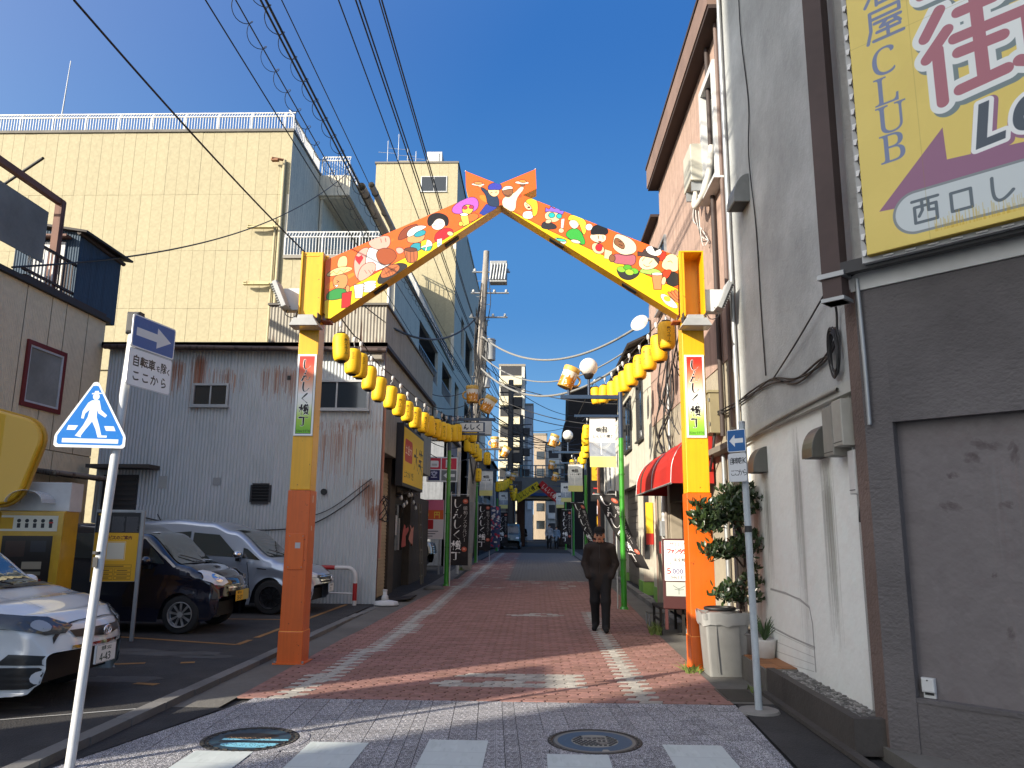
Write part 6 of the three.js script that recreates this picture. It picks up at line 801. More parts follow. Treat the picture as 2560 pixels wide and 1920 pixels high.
{ // tower with a window, roof box and aerials
const Z = -58.6, f = new Face(0, Z, 0), X0 = f.at(940, 410)[0], X1 = -6.45, TOP = f.at(1145, 408)[1], s = new Face(X1, Z, 90), t = thing('cream_tower', 'slim cream stair tower with one dark window and aerials on its roof', 'building', V(-9.5, 0, -62)); const cm = mk('#bbb08e', 0.85, { map: T.grain }), gm = mk('#ece1c8', 0.9, { map: T.stain });  // same cream brightened on the street walls of tower and annex against shade
panels(f, X0, X1, [9, 13, 17, 20.5, 24, 27.4, TOP], 0.75, t, cm); obj('core', bx(X0, X1 - 2.4, 0, TOP - 0.03, Z - 0.13, -68), cm, t); const [w0, v1] = f.at(1055, 443), [w1, v0] = f.at(1115, 478); windowOn(f, w0, w1, v0, v1, t, { frame: 0.07 });
obj('street_wall', s.put(ext([[0, 0], [9.4, 0], [9.4, TOP], [0, TOP]], 0.25, 0, [rect(1.5, 4.6, 10.4, 13.4), rect(5.6, 8.4, 16.6, 20)]).translate(0, 0, -0.25)), gm, t); obj('deck', [...[13.45, 10.05, 20.05, 16.25].map((y) => s.box(0.13, 9.3, y, y + 0.3, -2.4, -0.25)), s.box(0.13, 0.3, 0, TOP - 0.05, -2.4, -0.25)], M.concrete, t); obj('coping', bx(X0 - 0.08, X1 + 0.08, TOP, TOP + 0.15, Z + 0.08, -68), mk('#6f6a62', 0.8), t);
const rx = f.at(1083, 390)[0], rb = obj('roof_box', bx(rx - 0.6, rx + 0.65, TOP + 0.15, TOP + 1.35, Z - 0.6, Z - 2), M.paint, t); obj('hatch', bx(rx - 0.5, rx + 0.4, TOP + 0.3, TOP + 1.2, Z - 0.6, Z - 0.55), mk('#c9c6ba', 0.7), rb); obj('ledge_box', bx(rx - 2.9, rx - 1.9, TOP + 0.15, TOP + 0.4, Z - 0.3, Z - 1), cm, t);
for (const [x, h] of [[-4, 2.6], [-3.1, 3.2], [-2.3, 2.1], [-1.6, 1.6]]) obj('aerial', [cyl(V(rx + x, TOP, Z - 1), V(rx + x, TOP + h, Z - 1), 0.03), cyl(V(rx + x - 0.8, TOP + h * 0.6, Z - 1), V(rx + x + 0.7, TOP + h * 0.55, Z - 1), 0.018)], M.galv, t);
const e = thing('grey_annex', 'long grey annex with dark deck openings beyond the cream tower', 'building', V(-8, 0.5, -90)); const s2 = new Face(-6.5, -68, 90), EL = 31; obj('street_wall', s2.put(ext([[0, 0], [EL, 0], [EL, 28.6], [0, 28.6]], 0.3, 0, [rect(1, 9, 16.6, 20), rect(12, 22, 16.6, 20), rect(1, 9, 10.4, 13.4), rect(12, 22, 10.4, 13.4), rect(1, 22, 5, 8), rect(12, 22, 22.5, 25.6), rect(24, 29, 16.6, 20)]).translate(0, 0, -0.3)), gm, e); obj('deck', [8.05, 4.6, 10.0, 13.45, 16.25, 20.05, 22.1, 25.65].map((y) => s2.box(0.1, EL, y, y + 0.3, -3, -0.3)), M.concrete, e); obj('core', bx(-14, -9.5, 0, 28.5, -68, -98.9), M.concrete, e); obj('white_edge', s2.box(0, EL, 28.6, 28.8, -0.3, 0.1), M.paint, e);
}
// ---------------------------------------------------------------- low shops on the left past the small lot
{
const mkShop = (name, label, z0, z1, x, hgt, col, fn) => { const S = new Face(x, z0, 90), b = rise(z0), L = z0 - z1, t = thing(name, label, 'shop front', V(x - 1, b, (z0 + z1) / 2)); obj('wall', [bx(x - 4, x, b, hgt, z0, z0 - 0.25), S.box(0, L, b + 2.6, hgt, -0.25, 0), S.box(0, 0.4, b, b + 2.6, -0.25, 0), S.box(L - 0.4, L, b, b + 2.6, -0.25, 0), S.box(0.4, L - 0.4, b, b + 2.6, -0.8, -0.7)], mk(col, 0.85, { map: T.stain }), t); obj('roof', bx(x - 4, x + 0.15, hgt, hgt + 0.1, z0 + 0.1, z1), mk('#3a3330', 0.8), t); fn(S, t, b, L); return t; };
mkShop('shop_row_house', 'dark two storey shop house with grey shutter boards past the small lot', -34, -41.5, -3.05, 5.6, '#55504a', (S, t, b, L) => { windowOn(S, 1, 2.6, 3.4, 4.8, t, {}); windowOn(S, 4, 5.6, 3.4, 4.8, t, {}); obj('front', S.box(0.4, L - 0.4, b, b + 2.5, -0.3, -0.25), mk('#2a2725', 0.7, { map: T.wood }), t); for (let i = 0; i < 5; i++) obj('louvre_box', S.box(2.0 + i * 0.7, 2.62 + i * 0.7, 2.75, 3.3, 0, 0.35), mk('#6d6f70', 0.6, { map: T.patch }), t); obj('white_awning', S.put(bx(0, 1.3, -0.02, 0.02, 0, 0.9).rotateX(0.5).translate(3.6, b + 2.45, 0)), M.paint, t); });
mkShop('shop_row_house', 'brown low shop house with a lit cream sign board beside the far gate', -41.6, -50, -3.0, 4.8, '#4a4038', (S, t, b, L) => { windowOn(S, 1, 2.4, 3.3, 4.2, t, {}); obj('sign_board', S.box(3, 6.5, 2.8, 3.5, 0.02, 0.2), mk('#8c8f88', 0.6), t); obj('front', S.box(0.4, L - 0.4, b, b + 2.5, -0.3, -0.25), mk('#1d1b1a', 0.7), t); });
mkShop('shop_row_house', 'pale narrow shop house next to the covered gate', -50.1, -59, -2.95, 6.2, '#6f6a62', (S, t, b, L) => { windowOn(S, 1, 3, 3.4, 5, t, {}); windowOn(S, 5, 7, 3.4, 5, t, {}); obj('front', S.box(0.4, L - 0.4, b, b + 2.5, -0.3, -0.25), mk('#262220', 0.7), t); });
mkShop('blue_board_house', 'two storey house with peeling blue and white boards behind the parking sign', -30.5, -33.3, -3.4, 5.2, '#8f9398', (S, t, b, L) => { windowOn(S, 0.6, 1.8, 3.2, 4.6, t, { fm: M.dark }); obj('red_panel', S.box(0.2, 2.4, 2.1, 3.0, 0.01, 0.06), mk('#5e1d1a', 0.7, { map: T.patch }), t); });
}
// ---------------------------------------------------------------- covered gate far down the street, tall blocks behind
{
const Z = -64, b = 0.465, t = thing('covered_gate', 'far street gate with a railed grey deck and blue canopy edge', 'gate', V(0, b, Z)); const gm = mk('#7e8a93', 0.7, { map: T.patch });
obj('deck', [bx(-2.4, 2.5, 4.8, 6.1, Z, Z - 4)], gm, t); obj('blue_edge', bx(-1.6, 1.7, 4.55, 4.8, Z + 0.05, Z - 0.2), mk('#2a5aa0', 0.5), t); obj('soffit', bx(-2.3, 2.4, 4.3, 4.55, Z - 0.1, Z - 4), mk('#b9ad8e', 0.8), t); railing(V(-2.4, 6.1, Z), V(2.5, 6.1, Z), t, { slant: 0.02, h: 0.95, space: 0.5, post: 1.2, m: mk('#3f6f86', 0.5), r: 0.025 });
for (const [x, c] of [[-2.1, '#5a3a26'], [-1.2, '#4a2f20'], [2.2, '#3c3a36']]) obj('pillar', bx(x - 0.32, x + 0.32, b, 4.5, Z - 0.3, Z - 3), mk(c, 0.8, { map: T.patch }), t);
const ban = (label, x0, y0, x1, y1, bg, fg, txt, z) => { const d = V(x1 - x0, y1 - y0, 0), L = d.length(), n = V(-d.y, d.x, 0).normalize().multiplyScalar(0.32), a = V(x0, y0, z), e = V(x1, y1, z), o = thing('cloth_banner', label, 'banner', a.clone().lerp(e, 0.5)); obj('cloth', quad(a.clone().sub(n), e.clone().sub(n), e.clone().add(n), a.clone().add(n)), printMat(512, 96, (c, w, h) => { fillR(c, 0, 0, w, h, bg); rowText(c, txt, 60, 14, 64, fg, 8, 1.1); }, 0.8, { side: THREE.DoubleSide }), o); };
ban('slanted yellow cloth banner with black letters below the far gate deck', -1.5, 4.2, 0.3, 5.35, '#d9c52a', '#26301c', 'しんしく横丁', Z + 2); ban('slanted red cloth banner with white letters below the far gate deck', 0.35, 5.45, 1.95, 4.1, '#b5242a', '#f0e8e0', 'しんしく横丁', Z + 2);
const blk = (name, label, x0, x1, y1, z, dep, col, fn) => { const o = thing(name, label, 'building', V((x0 + x1) / 2, 0, z - dep / 2)); obj('wall', bx(x0, x1, 0, y1, z, z - dep), mk(col, 0.85, { map: T.stain }), o); obj('roof', bx(x0 - 0.1, x1 + 0.1, y1, y1 + 0.3, z + 0.1, z - dep - 0.1), mk('#8c8578', 0.8), o); fn(o, new Face(0, z, 0), new Face(x1, z, 90)); };
blk('white_apartment', 'white apartment block with cream balcony bands at the end of the street', -5.3, -1.6, 25.5, -110, 14, '#d8d4c6', (o, f, s) => { for (let r = 0; r < 8; r++) { obj('balcony', f.box(-5.2, -2.0, 1.6 + r * 3, 2.9 + r * 3, 0, 0.8), mk('#d9cfae', 0.8), o); obj('recess_shade_sheet', f.box(-5.1, -2.1, 2.95 + r * 3, 4.45 + r * 3, 0, 0.05), M.dark, o); for (let i = 0; i < 3; i++) obj('window', s.box(1.5 + i * 4, 2.6 + i * 4, 2.4 + r * 3, 3.6 + r * 3, 0, 0.05), M.glassDark, o); } });  // dark sheets on the wall stand in for shade between the balconies
blk('grey_apartment', 'tall grey-white apartment tower edge behind the wires', -1.6, -0.4, 21, -118, 14, '#b9bcc0', (o, f, s) => { for (let r = 0; r < 6; r++) for (let i = 0; i < 3; i++) obj('window', s.box(1 + i * 4, 2.2 + i * 4, 2.4 + r * 3, 3.9 + r * 3, 0, 0.05), M.glassDark, o); obj('sign', f.box(-1.2, -0.6, 5, 17, 0, 0.3), mk('#c4cdd2', 0.7), o); });
blk('brown_apartment', 'tan apartment tower with stacked side balconies far behind', -0.3, 2.0, 18.5, -135, 12, '#b7a58e', (o, f, s) => { for (let r = 0; r < 5; r++) { obj('balcony', s.box(0.5, 10, 2 + r * 3, 3.1 + r * 3, 0, 0.8), mk('#8a8078', 0.8), o); obj('window', f.box(0.2, 1.6, 2.2 + r * 3, 3.6 + r * 3, 0, 0.05), M.glassDark, o); } });
blk('white_flats', 'white block of flats with dark panels standing in for shaded balcony openings far down the street', 1.7, 5.6, 15.2, -120, 12, '#d6d4cc', (o, f) => { for (let r = 0; r < 5; r++) for (let i = 0; i < 2; i++) { obj('balcony_shade_panel', f.box(2.1 + i * 1.9, 3.6 + i * 1.9, 1.8 + r * 2.8, 3.0 + r * 2.8, 0, 0.06), M.dark, o); obj('balcony_front', f.box(2.0 + i * 1.9, 3.7 + i * 1.9, 0.9 + r * 2.8, 1.7 + r * 2.8, 0, 0.5), mk('#dedcd4', 0.8), o); } });  // dark panels on the flat wall paint the shade inside the balconies
for (const [x0, x1, h, z, c, l] of [[-9, -2.6, 7, -92, '#7c746a', 'low brown shop block beyond the far gate'], [2.6, 9, 6.5, -92, '#8a8c8c', 'low grey shop block beyond the far gate'], [-14, -5, 9, -150, '#9aa0a4', 'plain grey block closing the street end'], [4, 12, 12, -150, '#a5a299', 'plain beige block closing the street end'], [-4.5, 4.5, 5, -165, '#8f9496', 'low pale block across the street end']]) blk('far_block', l, x0, x1, h, z, 10, c, (o, f) => { for (let i = 0; i < 4; i++) obj('window', f.box(x0 + 0.5 + i * (x1 - x0 - 0.5) / 4, x0 + 1.4 + i * (x1 - x0 - 0.5) / 4, h - 2.2, h - 1, 0, 0.04), M.glassDark, o); });
}
// ---------------------------------------------------------------- poles and wires
{
const b = rise(-28), base = V(-2.43, b, -28), top = V(-1.9, 12.2, -28), lean = (k) => base.clone().lerp(top, k), t = thing('utility_pole', 'leaning concrete utility pole with transformers and climbing cables', 'utility pole', base); const cm = mk([0.42, 0.38, 0.33], 0.9, { map: T.patch, bump: T.stucco, bs: 0.01 });
obj('shaft', cyl(base, top, 0.17, 0.11, 16), cm, t); const at = (k, dx, dy = 0, dz = 0) => lean(k).add(V(dx, dy, dz));
for (const k of [0.78, 0.86, 0.93]) { obj('crossarm', cyl(at(k, -0.5), at(k, 0.95), 0.035), M.galv, t); for (const d of [-0.4, 0.4, 0.85]) obj('insulator', lathe([[0, 0], [0.05, 0], [0.06, 0.03], [0.03, 0.05], [0.06, 0.08], [0.03, 0.1], [0, 0.12]], 10).translate(...at(k, d, 0.03).toArray()), M.paint, t); }
obj('transformer', [cyl(at(0.67, 0.35, -0.35), at(0.67, 0.35, 0.4), 0.22, 0.22, 16), cyl(at(0.67, 0.35, 0.4), at(0.67, 0.35, 0.46), 0.24, 0.2, 16)], mk([0.5, 0.51, 0.5], 0.6, { map: T.patch }), t); const sw = obj('switchgear', cbx(...[at(0.9, 0.2).x, at(0.9, 0.85).x], at(0.9, 0, -0.1).y, at(0.9, 0, 0.75).y, -28.25, -27.8, 0.03), mk([0.45, 0.46, 0.45], 0.6, { map: T.patch }), t); for (let i = 0; i < 6; i++) obj('switch_rib', cyl(at(0.9, 0.22 + i * 0.11, 0.0, 0.22), at(0.9, 0.3 + i * 0.11, 0.6, 0.26), 0.04), M.galv, sw);
obj('small_tank', [cyl(at(0.57, 0.3, -0.2), at(0.57, 0.3, 0.35), 0.15, 0.15, 12)], M.paint, t); obj('service_box', cbx(at(0.42, 0.15).x, at(0.42, 0.6).x, at(0.42, 0, -0.2).y, at(0.42, 0, 0.3).y, -28.1, -27.7, 0.02), M.paint, t);
const q = rng(61); for (let i = 0; i < 14; i++) { const k0 = 0.35 + q() * 0.4, s = q() < 0.5 ? -1 : 1; obj('pole_cable', tube([at(k0 + 0.2, 0.1 * s, 0, 0.15), at(k0 + 0.1, 0.3 * s * q(), 0, 0.25), at(k0, 0.16 * s, 0, 0.2), at(k0 - 0.1, 0.05, 0, 0.18)], 0.012 + 0.014 * q(), 4, 20), M.cable, t); } for (let i = 0; i < 26; i++) obj('step_bolt', cyl(at(0.25 + i * 0.026, (i % 2 ? -1 : 1) * 0.1), at(0.25 + i * 0.026, (i % 2 ? -1 : 1) * 0.28), 0.012, 0.012, 5), M.galv, t); obj('white_arm', cyl(at(0.36, -0.1), at(0.36, 1.0, 0.02), 0.035), M.paint, t); obj('wrap', cyl(lean(0.05), lean(0.2), 0.18, 0.172, 16), mk([0.3, 0.29, 0.27], 0.8, { map: T.stain }), t);
for (const [x, z, h, l] of [[-1.95, -60, 13.5, 'dark far utility pole hung with cables before the gate'], [-1.5, -82, 14, 'thin dark utility pole behind the far gate']]) { const p = thing('utility_pole', l, 'utility pole', V(x, 0.46, z)); obj('shaft', cyl(V(x, 0.46, z), V(x, h, z), 0.27, 0.2, 12), mk([0.09, 0.085, 0.08], 0.9), p); for (let i = 0; i < 5; i++) obj('crossarm', cyl(V(x - 0.9, h - 1 - i * 1.3, z), V(x + 1.1, h - 1 - i * 1.3, z), 0.05), M.dark, p); for (let i = 0; i < 4; i++) obj('equipment', cbx(x + 0.2, x + 0.9, h - 2.2 - i * 2.2, h - 1.4 - i * 2.2, z - 0.3, z + 0.3, 0.05), M.dark, p); }
// lines along the street
const G1 = 'power lines running along the street', lines = [[0.295, 8.0, 0.014], [0.30, 8.3, 0.012], [0.338, 9.0, 0.016], [0.345, 9.1, 0.016], [0.378, 9.6, 0.014], [0.487, 9.8, 0.012], [0.517, 9.5, 0.026], [0.527, 9.4, 0.022], [0.575, 9.7, 0.014]];
for (const [k, h, r] of lines) wire([20, 8, -4, -16, -28, -44, -60].map((z, i) => V(-k * h + (z < -28 ? (-28 - z) * 0.03 : 0), EYE + h + [0.3, 0, -0.05, -0.05, 0, -0.12, 0][i], z)), r, 'black overhead power line running along the street above the arch', G1);
wire([20, 6, -8, -20, -34].map((z) => V(-0.637 * 9.2 + (z < -20 ? 0.2 : 0), EYE + 9.2 - (z < -20 ? 0.4 : 0), z)), 0.014, 'single dark line dropping to the roof terrace rail');
// helical ties on two of them, and protective sleeves
for (const [k, h, z0, z1, l] of [[0.575, 9.7, -6, -27, 'loose spiral tie wound round the outermost line'], [0.522, 9.45, -6, -44, 'spiral tie wound round the twin thick lines']]) { const n = Math.round((z0 - z1) * 1.3), pts = []; for (let i = 0; i <= n * 8; i++) { const a = i / 8 * 6.283, z = z0 + (z1 - z0) * i / (n * 8); pts.push(V(-k * h + 0.12 * Math.cos(a) + (z < -28 ? (-28 - z) * 0.03 : 0), EYE + h - 0.14 + 0.14 * Math.sin(a), z)); } tag(obj('spiral_tie', new THREE.TubeGeometry(new THREE.CatmullRomCurve3(pts), pts.length * 2, 0.008, 4), M.cable), l, 'cable'); }
for (const [dx, dy, r] of [[0, 0, 0.12], [0.28, 0.05, 0.09]]) { const o = thing('cable_sleeve', r > 0.1 ? 'thick grey insulating sleeve on the street power lines' : 'thinner grey insulating sleeve beside the thick one', 'cable sleeve', V(-4.91 + dx, EYE + 9.5 + dy, -23)); obj('sleeve', [cyl(V(-4.91 + dx, EYE + 9.5 + dy, -20), V(-4.85 + dx, EYE + 9.48 + dy, -27), r, r, 12, true)], mk([0.55, 0.54, 0.5], 0.7, { map: T.patch, side: THREE.DoubleSide }), o); for (let i = 0; i < 5; i++) obj('strap', cyl(V(-4.91 + dx, EYE + 9.5 + dy, -20.5 - i * 1.4), V(-4.91 + dx, EYE + 9.5 + dy, -20.58 - i * 1.4), r + 0.012, r + 0.012, 12), M.dark, o); }
// cables from other poles and across
const end = atX(986, 822, -3.5); wire(sag(atZ(185, 0, -6), end, 0.25, 14), 0.012, 'thick black service cable dropping to the corner of the corrugated shed');
wire(sag(atX(30, 668, -10.05), atZ(872, 430, -38), 1.1, 16), 0.022, 'heavy cable sagging from the tan house to the street lines', undefined, M.cable);
wire(sag(V(-9.9, 8.9, -14), V(-13, 8.1, -15.5), 0.0, 3), 0.03, 'short stub of cable on the balcony beam of the tan house');
wire(sag(end, V(-2.3, 9.5, -28), 0.5, 10), 0.03, 'thick twisted cable rising from the shed corner to the utility pole');
const pole = (k) => lean(k), right = V(2.72, 6.7, -18.1); const GX = 'cables slung across the street from the utility pole';
for (const [k, y, s, r] of [[0.72, 6.75, 1.0, 0.035], [0.66, 6.4, 1.15, 0.022], [0.62, 6.2, 1.25, 0.035]]) { const w = wire(sag(pole(k), V(2.8, y, -18.1), s, 18), r, 'thick grey clipped cable slung across the street to the pink building', GX, mk([0.2, 0.2, 0.19], 0.7)); }
for (const [k, x, y, z, s] of [[0.6, 2.75, 5.6, -24, 0.3], [0.55, 2.75, 5.2, -26, 0.35], [0.5, 2.6, 5.6, -38, 0.4], [0.48, 2.6, 6.4, -42, 0.5], [0.52, 2.9, 6.0, -33, 0.3], [0.45, 2.5, 7.5, -50, 0.6], [0.64, 2.5, 8.5, -46, 0.5]]) wire(sag(pole(k), V(x, y, z), s, 10), 0.016, 'thin dark wire crossing the street beyond the lanterns', 'thin wires across the street');
for (let i = 0; i < 14; i++) { const z = -48 - q() * 30, y = 4.8 + q() * 5; wire(sag(V(-2.3 - q(), y + q() * 2, z), V(2.6 + q(), y + (q() - 0.5) * 2.5, z + (q() - 0.5) * 14), 0.3 + q() * 0.5, 8), 0.02, 'distant dark wire strung between the far poles', 'distant wires before the gate'); }
for (let i = 0; i < 8; i++) wire(sag(pole(0.35 + i * 0.05), V(-1.95 + (i % 2) * 0.6, 6 + i * 0.9, -60), 0.5, 8), 0.016, 'dark wire running down the left side from pole to pole', 'wires from pole to pole');
for (let i = 0; i < 6; i++) wire(sag(V(-3.6, 4.2 + i * 0.4, -25.6), pole(0.34 + i * 0.045), 0.25, 8), 0.014, 'service wire from the eatery roof to the utility pole', 'service wires at the eatery');
}
// ================================================================ LANTERNS
const lanternPrint = printMat(512, 512, (c, w, h) => {
fillR(c, 0, 0, w, h, '#f4c410'); mottle(c, w, h, 160, ['#f8ce22', '#eebb08', '#f6c818'], 10, 50, 0.2, 14); c.globalAlpha = 0.35; for (let i = 0; i < 26; i++) { c.fillStyle = i % 2 ? '#d9a407' : '#ffdc4a'; c.fillRect(0, 18 + i * 18.6, w, 2); } c.globalAlpha = 1;
for (const x of [70, 326]) { colText(c, '角ハイボール', x, 120, 48, '#3a2c08', 5, 1.05, 0.9); colText(c, 'おすで大', x + 74, 92, 34, '#5a4610', 3.5, 1.1, 0.9); }
}, 0.6);
const lanternMats = [[1, 1, 1], [0.93, 0.92, 0.9], [1, 0.96, 0.9], [1, 0.86, 0.8], [0.95, 0.8, 0.7], [1, 0.9, 0.85]].map((k) => { const m = lanternPrint.clone(); m.color.setRGB(...k); return m; });
function lanternGeo(seg = 22, ribs = 15) {
const pts = [], H = 0.47; for (let i = 0; i <= ribs * 3; i++) { const t = i / (ribs * 3), y = (t - 0.5) * H, e = Math.pow(Math.abs(2 * t - 1), 4.5), r = 0.075 + (0.135 - 0.075) * Math.sqrt(Math.max(0, 1 - e)); pts.push([r + (i % 3 === 0 ? 0 : 0.0022), y]); } return pts;
}
const lanternLathe = (() => { const g = lathe(lanternGeo(), 22); return keep(g); })();
function makeLantern(label, group) {
const t = thing('paper_lantern', label, 'lantern', V(0, 0, 0), group), g = lanternLathe.clone(); g.userData.keep = true; obj('body', g, lanternPrint, t);
obj('top_ring', lathe([[0.02, 0.26], [0.07, 0.26], [0.078, 0.225], [0.07, 0.222], [0.02, 0.222]], 16), M.black, t); obj('bottom_ring', lathe([[0.0, -0.255], [0.06, -0.255], [0.078, -0.225], [0.07, -0.222], [0.0, -0.222]], 16), M.black, t); obj('hook', tube([V(0, 0.25, 0), V(0.03, 0.29, 0), V(0, 0.34, 0), V(0, 0.42, 0)], 0.006, 5, 12), M.paint, t); obj('socket', lathe([[0, 0.36], [0.028, 0.37], [0.03, 0.44], [0.018, 0.46], [0, 0.46]], 8), M.paint, t); return t;
}
{
const gl = 'yellow lanterns strung on the left', gr2 = 'yellow lanterns strung on the right', proto = makeLantern('bright yellow paper lantern on the string past the eatery', gl); let first = true;
const put = (p, label, group, s = 1, tilt = 0) => { const o = first ? proto : copyOf(proto, p, 0, label, group); o.position.copy(p); o.userData.label = label; o.userData.group = group; o.rotation.set(rr(-0.06, 0.06), rr(-3, 3), tilt * 2); o.scale.set(s * rr(0.95, 1.05), s * rr(0.93, 1.03), s * rr(0.95, 1.05)); o.children[0].material = lanternMats[(group === gr2 ? 3 : 0) + ((rnd() * 3) | 0)]; first = false; return o; };
const string = (pix, ox, oy, z0, z1, label, group, sc = 1, power = 1, k = 0.28933) => { const ps = pix.map(([a, b], i) => atZ(ox + a * k, oy + b * k, z0 + (z1 - z0) * Math.pow(i / Math.max(1, pix.length - 1), power))); ps.forEach((p) => put(p, label, group, sc, rr(-0.05, 0.05))); return ps; };
const A = string([[530, 310], [630, 430], [690, 465], [772, 575], [858, 668], [955, 738], [1030, 803], [1100, 860], [1170, 914], [1240, 955], [1290, 985], [1345, 1005], [1395, 1030], [1440, 1045], [1490, 1048], [1530, 1044], [1562, 1040], [1600, 1030]], 700, 780, -12.1, -22.4, 'bright yellow paper lantern on the string past the eatery', gl);
const hang = (ps, head, tail, label) => { const pts = [head, ...ps.map((p) => p.clone().add(V(0, 0.46, 0))), tail]; wire(pts, 0.011, label); };
hang(A, V(-2.82, 4.75, -10.05), A[A.length - 1].clone().add(V(0.2, 0.9, -0.6)), 'thin black line that carries the lanterns past the eatery');
const B = string([[1665, 1060], [1625, 1150], [1660, 1170], [1690, 1200], [1715, 1235], [1790, 1268]], 700, 780, -23.2, -28, 'yellow paper lantern bunched near the white street banner', 'lanterns near the white street banner'); put(atZ(1195, 1188, -28), 'lone yellow paper lantern hanging low by the white banner', undefined); hang(B.slice(1), V(-2.1, 5.2, -23.5), V(-2.0, 4.2, -29), 'thin line holding the bunch of lanterns by the white banner');
const Cc = string([[1265, 205], [1200, 315], [1115, 400], [1035, 478], [960, 545], [905, 602], [855, 640], [800, 682], [725, 712], [658, 725]], 1300, 780, -12, -20.7, 'orange-yellow paper lantern on the string along the pink building', gr2); hang(Cc, V(1.93, 5.0, -10.05), V(1.2, 4.9, -22.4), 'thin black line that carries the lanterns along the pink building');
const D = string([[1190, 330], [1180, 400], [1185, 480], [1170, 540], [1150, 600], [1130, 650], [1110, 700], [1080, 720], [1060, 700], [1040, 670]], 1180, 1000, -24, -36, 'yellow paper lantern in the bunch beside the black building', 'lanterns beside the black building', 1, 1, 0.2412); hang(D, V(1.4, 4.9, -23), V(1.3, 4.4, -37), 'thin line holding the lanterns beside the black building');
const E = string([[270, 900], [300, 895], [325, 890], [345, 875], [365, 860], [380, 840], [395, 815]], 1180, 1000, -46, -52, 'small amber lantern sagging above the far shops', 'small far lanterns on the left', 1.25, 1, 0.2412); string([[405, 890], [410, 940], [418, 980], [430, 1010], [440, 985], [450, 950]], 1180, 1000, -54, -58, 'tiny yellow lantern in the dip before the covered gate', 'tiny lanterns before the gate', 1.1, 1, 0.2412);
}
// ================================================================ BEER MUG ORNAMENTS
const mugPrint = printMat(512, 256, (c, w, h) => { fillR(c, 0, 0, w, h, '#c07a14'); mottle(c, w, h, 50, ['#f0a828', '#c9780a'], 8, 40, 0.3, 4); c.fillStyle = '#ddd6c4'; c.fillRect(0, 0, w, 70); for (let i = 0; i < 12; i++) { c.beginPath(); c.ellipse(i * 44 + 20, 72, 16, 26 + (i * 17 % 30), 0, 0, 7); c.fill(); } c.fillStyle = '#f7ecd0'; const q = rng(4); for (let i = 0; i < 30; i++) { c.beginPath(); c.arc(q() * w, 130 + q() * 110, 5 + q() * 5, 0, 7); c.fill(); } }, 0.35);
function makeMug() {
const t = thing('beer_mug_ornament', 'beer mug ornament', 'ornament', V(0, 0, 0)); obj('glass', keep(lathe([[0.2, -0.27], [0.21, 0.17]], 24)), mugPrint, t); obj('base', lathe([[0, -0.3], [0.2, -0.3], [0.21, -0.27], [0.2, -0.26], [0, -0.26]], 20), mk('#c79a45', 0.4), t); obj('foam_cap', lathe([[0.212, 0.16], [0.225, 0.18], [0.225, 0.28], [0.2, 0.3], [0, 0.3]], 22), mk('#c9a24a', 0.5), t); obj('handle', new THREE.TorusGeometry(0.13, 0.03, 8, 18, Math.PI * 1.1).rotateZ(Math.PI / 2 - 0.1).translate(-0.2, -0.03, 0), mk('#c79a45', 0.4), t); return t;
}
const mug0 = makeMug(); let mugUsed = false;
function mug(p, tilt, label, turn = 0, s = 1) { const o = mugUsed ? copyOf(mug0, p, turn, label) : mug0; mugUsed = true; o.position.copy(p); o.rotation.set(0, turn, tilt); o.scale.setScalar(s); o.userData.label = label; return o; }
// ================================================================ GREEN LAMP POSTS with banners
const bannerPrint = (dark) => printMat(256, 512, (c, w, h) => { fillR(c, 0, 0, w, h, '#dcdcd4'); fillR(c, 0, 255, w, 145, dark ? '#c9c9c2' : '#8d97a4'); mottle(c, w, h, 120, ['#e4e4dc', '#cfd0c9', '#aab0b6'], 8, 40, 0.14, 9); fillR(c, 0, 400, w, 112, '#d8cf82'); c.strokeStyle = '#b9bdbb'; c.lineWidth = 8; c.beginPath(); c.arc(128, 225, 90, 0, 7); c.stroke(); c.lineWidth = 5; c.beginPath(); c.arc(128, 225, 76, 0, 7); c.stroke(); fillR(c, 112, 240, 10, 140, '#e8e8e2'); c.fillStyle = '#4a4c4a'; c.beginPath(); c.ellipse(90, 120, 26, 22, 0.3, 0, 7); c.fill(); c.fillStyle = '#2a2c2b'; c.fillRect(132, 84, 16, 60); c.fillRect(160, 90, 12, 60); c.strokeStyle = '#4a4c4a'; c.lineWidth = 4; for (let i = 0; i < 8; i++) { c.beginPath(); c.arc(110 + i * 9, 112 + (i % 3) * 12, 18, 0, 5); c.stroke(); } fillR(c, 24, 168, 210, 46, '#e9e9e2'); rowText(c, 'しんしく横丁', 30, 172, 34, '#232523', 5, 1.02); }, 0.8, { side: THREE.DoubleSide });
const bp1 = bannerPrint(0), bp2 = bannerPrint(1), navy = mk('#1c3550', 0.5, { clearcoat: 0.3 });
const ripple = (a, b, c, d, nx, ny, amp, seed) => { const pos = [], uv = [], q = seed; const P = (i, j) => { const s = i / nx, v = j / ny, lo = a.clone().lerp(b, s), hi = d.clone().lerp(c, s), p = lo.lerp(hi, v); p.z += amp * Math.sin(s * 5 + q + v * 3) * (1 - v * 0.6); p.x += amp * 0.5 * Math.sin(v * 6 + q); return p; }; for (let i = 0; i < nx; i++) for (let j = 0; j < ny; j++) for (const [u, v] of [[i, j], [i + 1, j], [i + 1, j + 1], [i, j], [i + 1, j + 1], [i, j + 1]]) { const p = P(u, v); pos.push(p.x, p.y, p.z); uv.push(u / nx, v / ny); } const g = new THREE.BufferGeometry(); g.setAttribute('position', new THREE.Float32BufferAttribute(pos, 3)); g.setAttribute('uv', new THREE.Float32BufferAttribute(uv, 2)); g.computeVertexNormals(); return keep(g); };
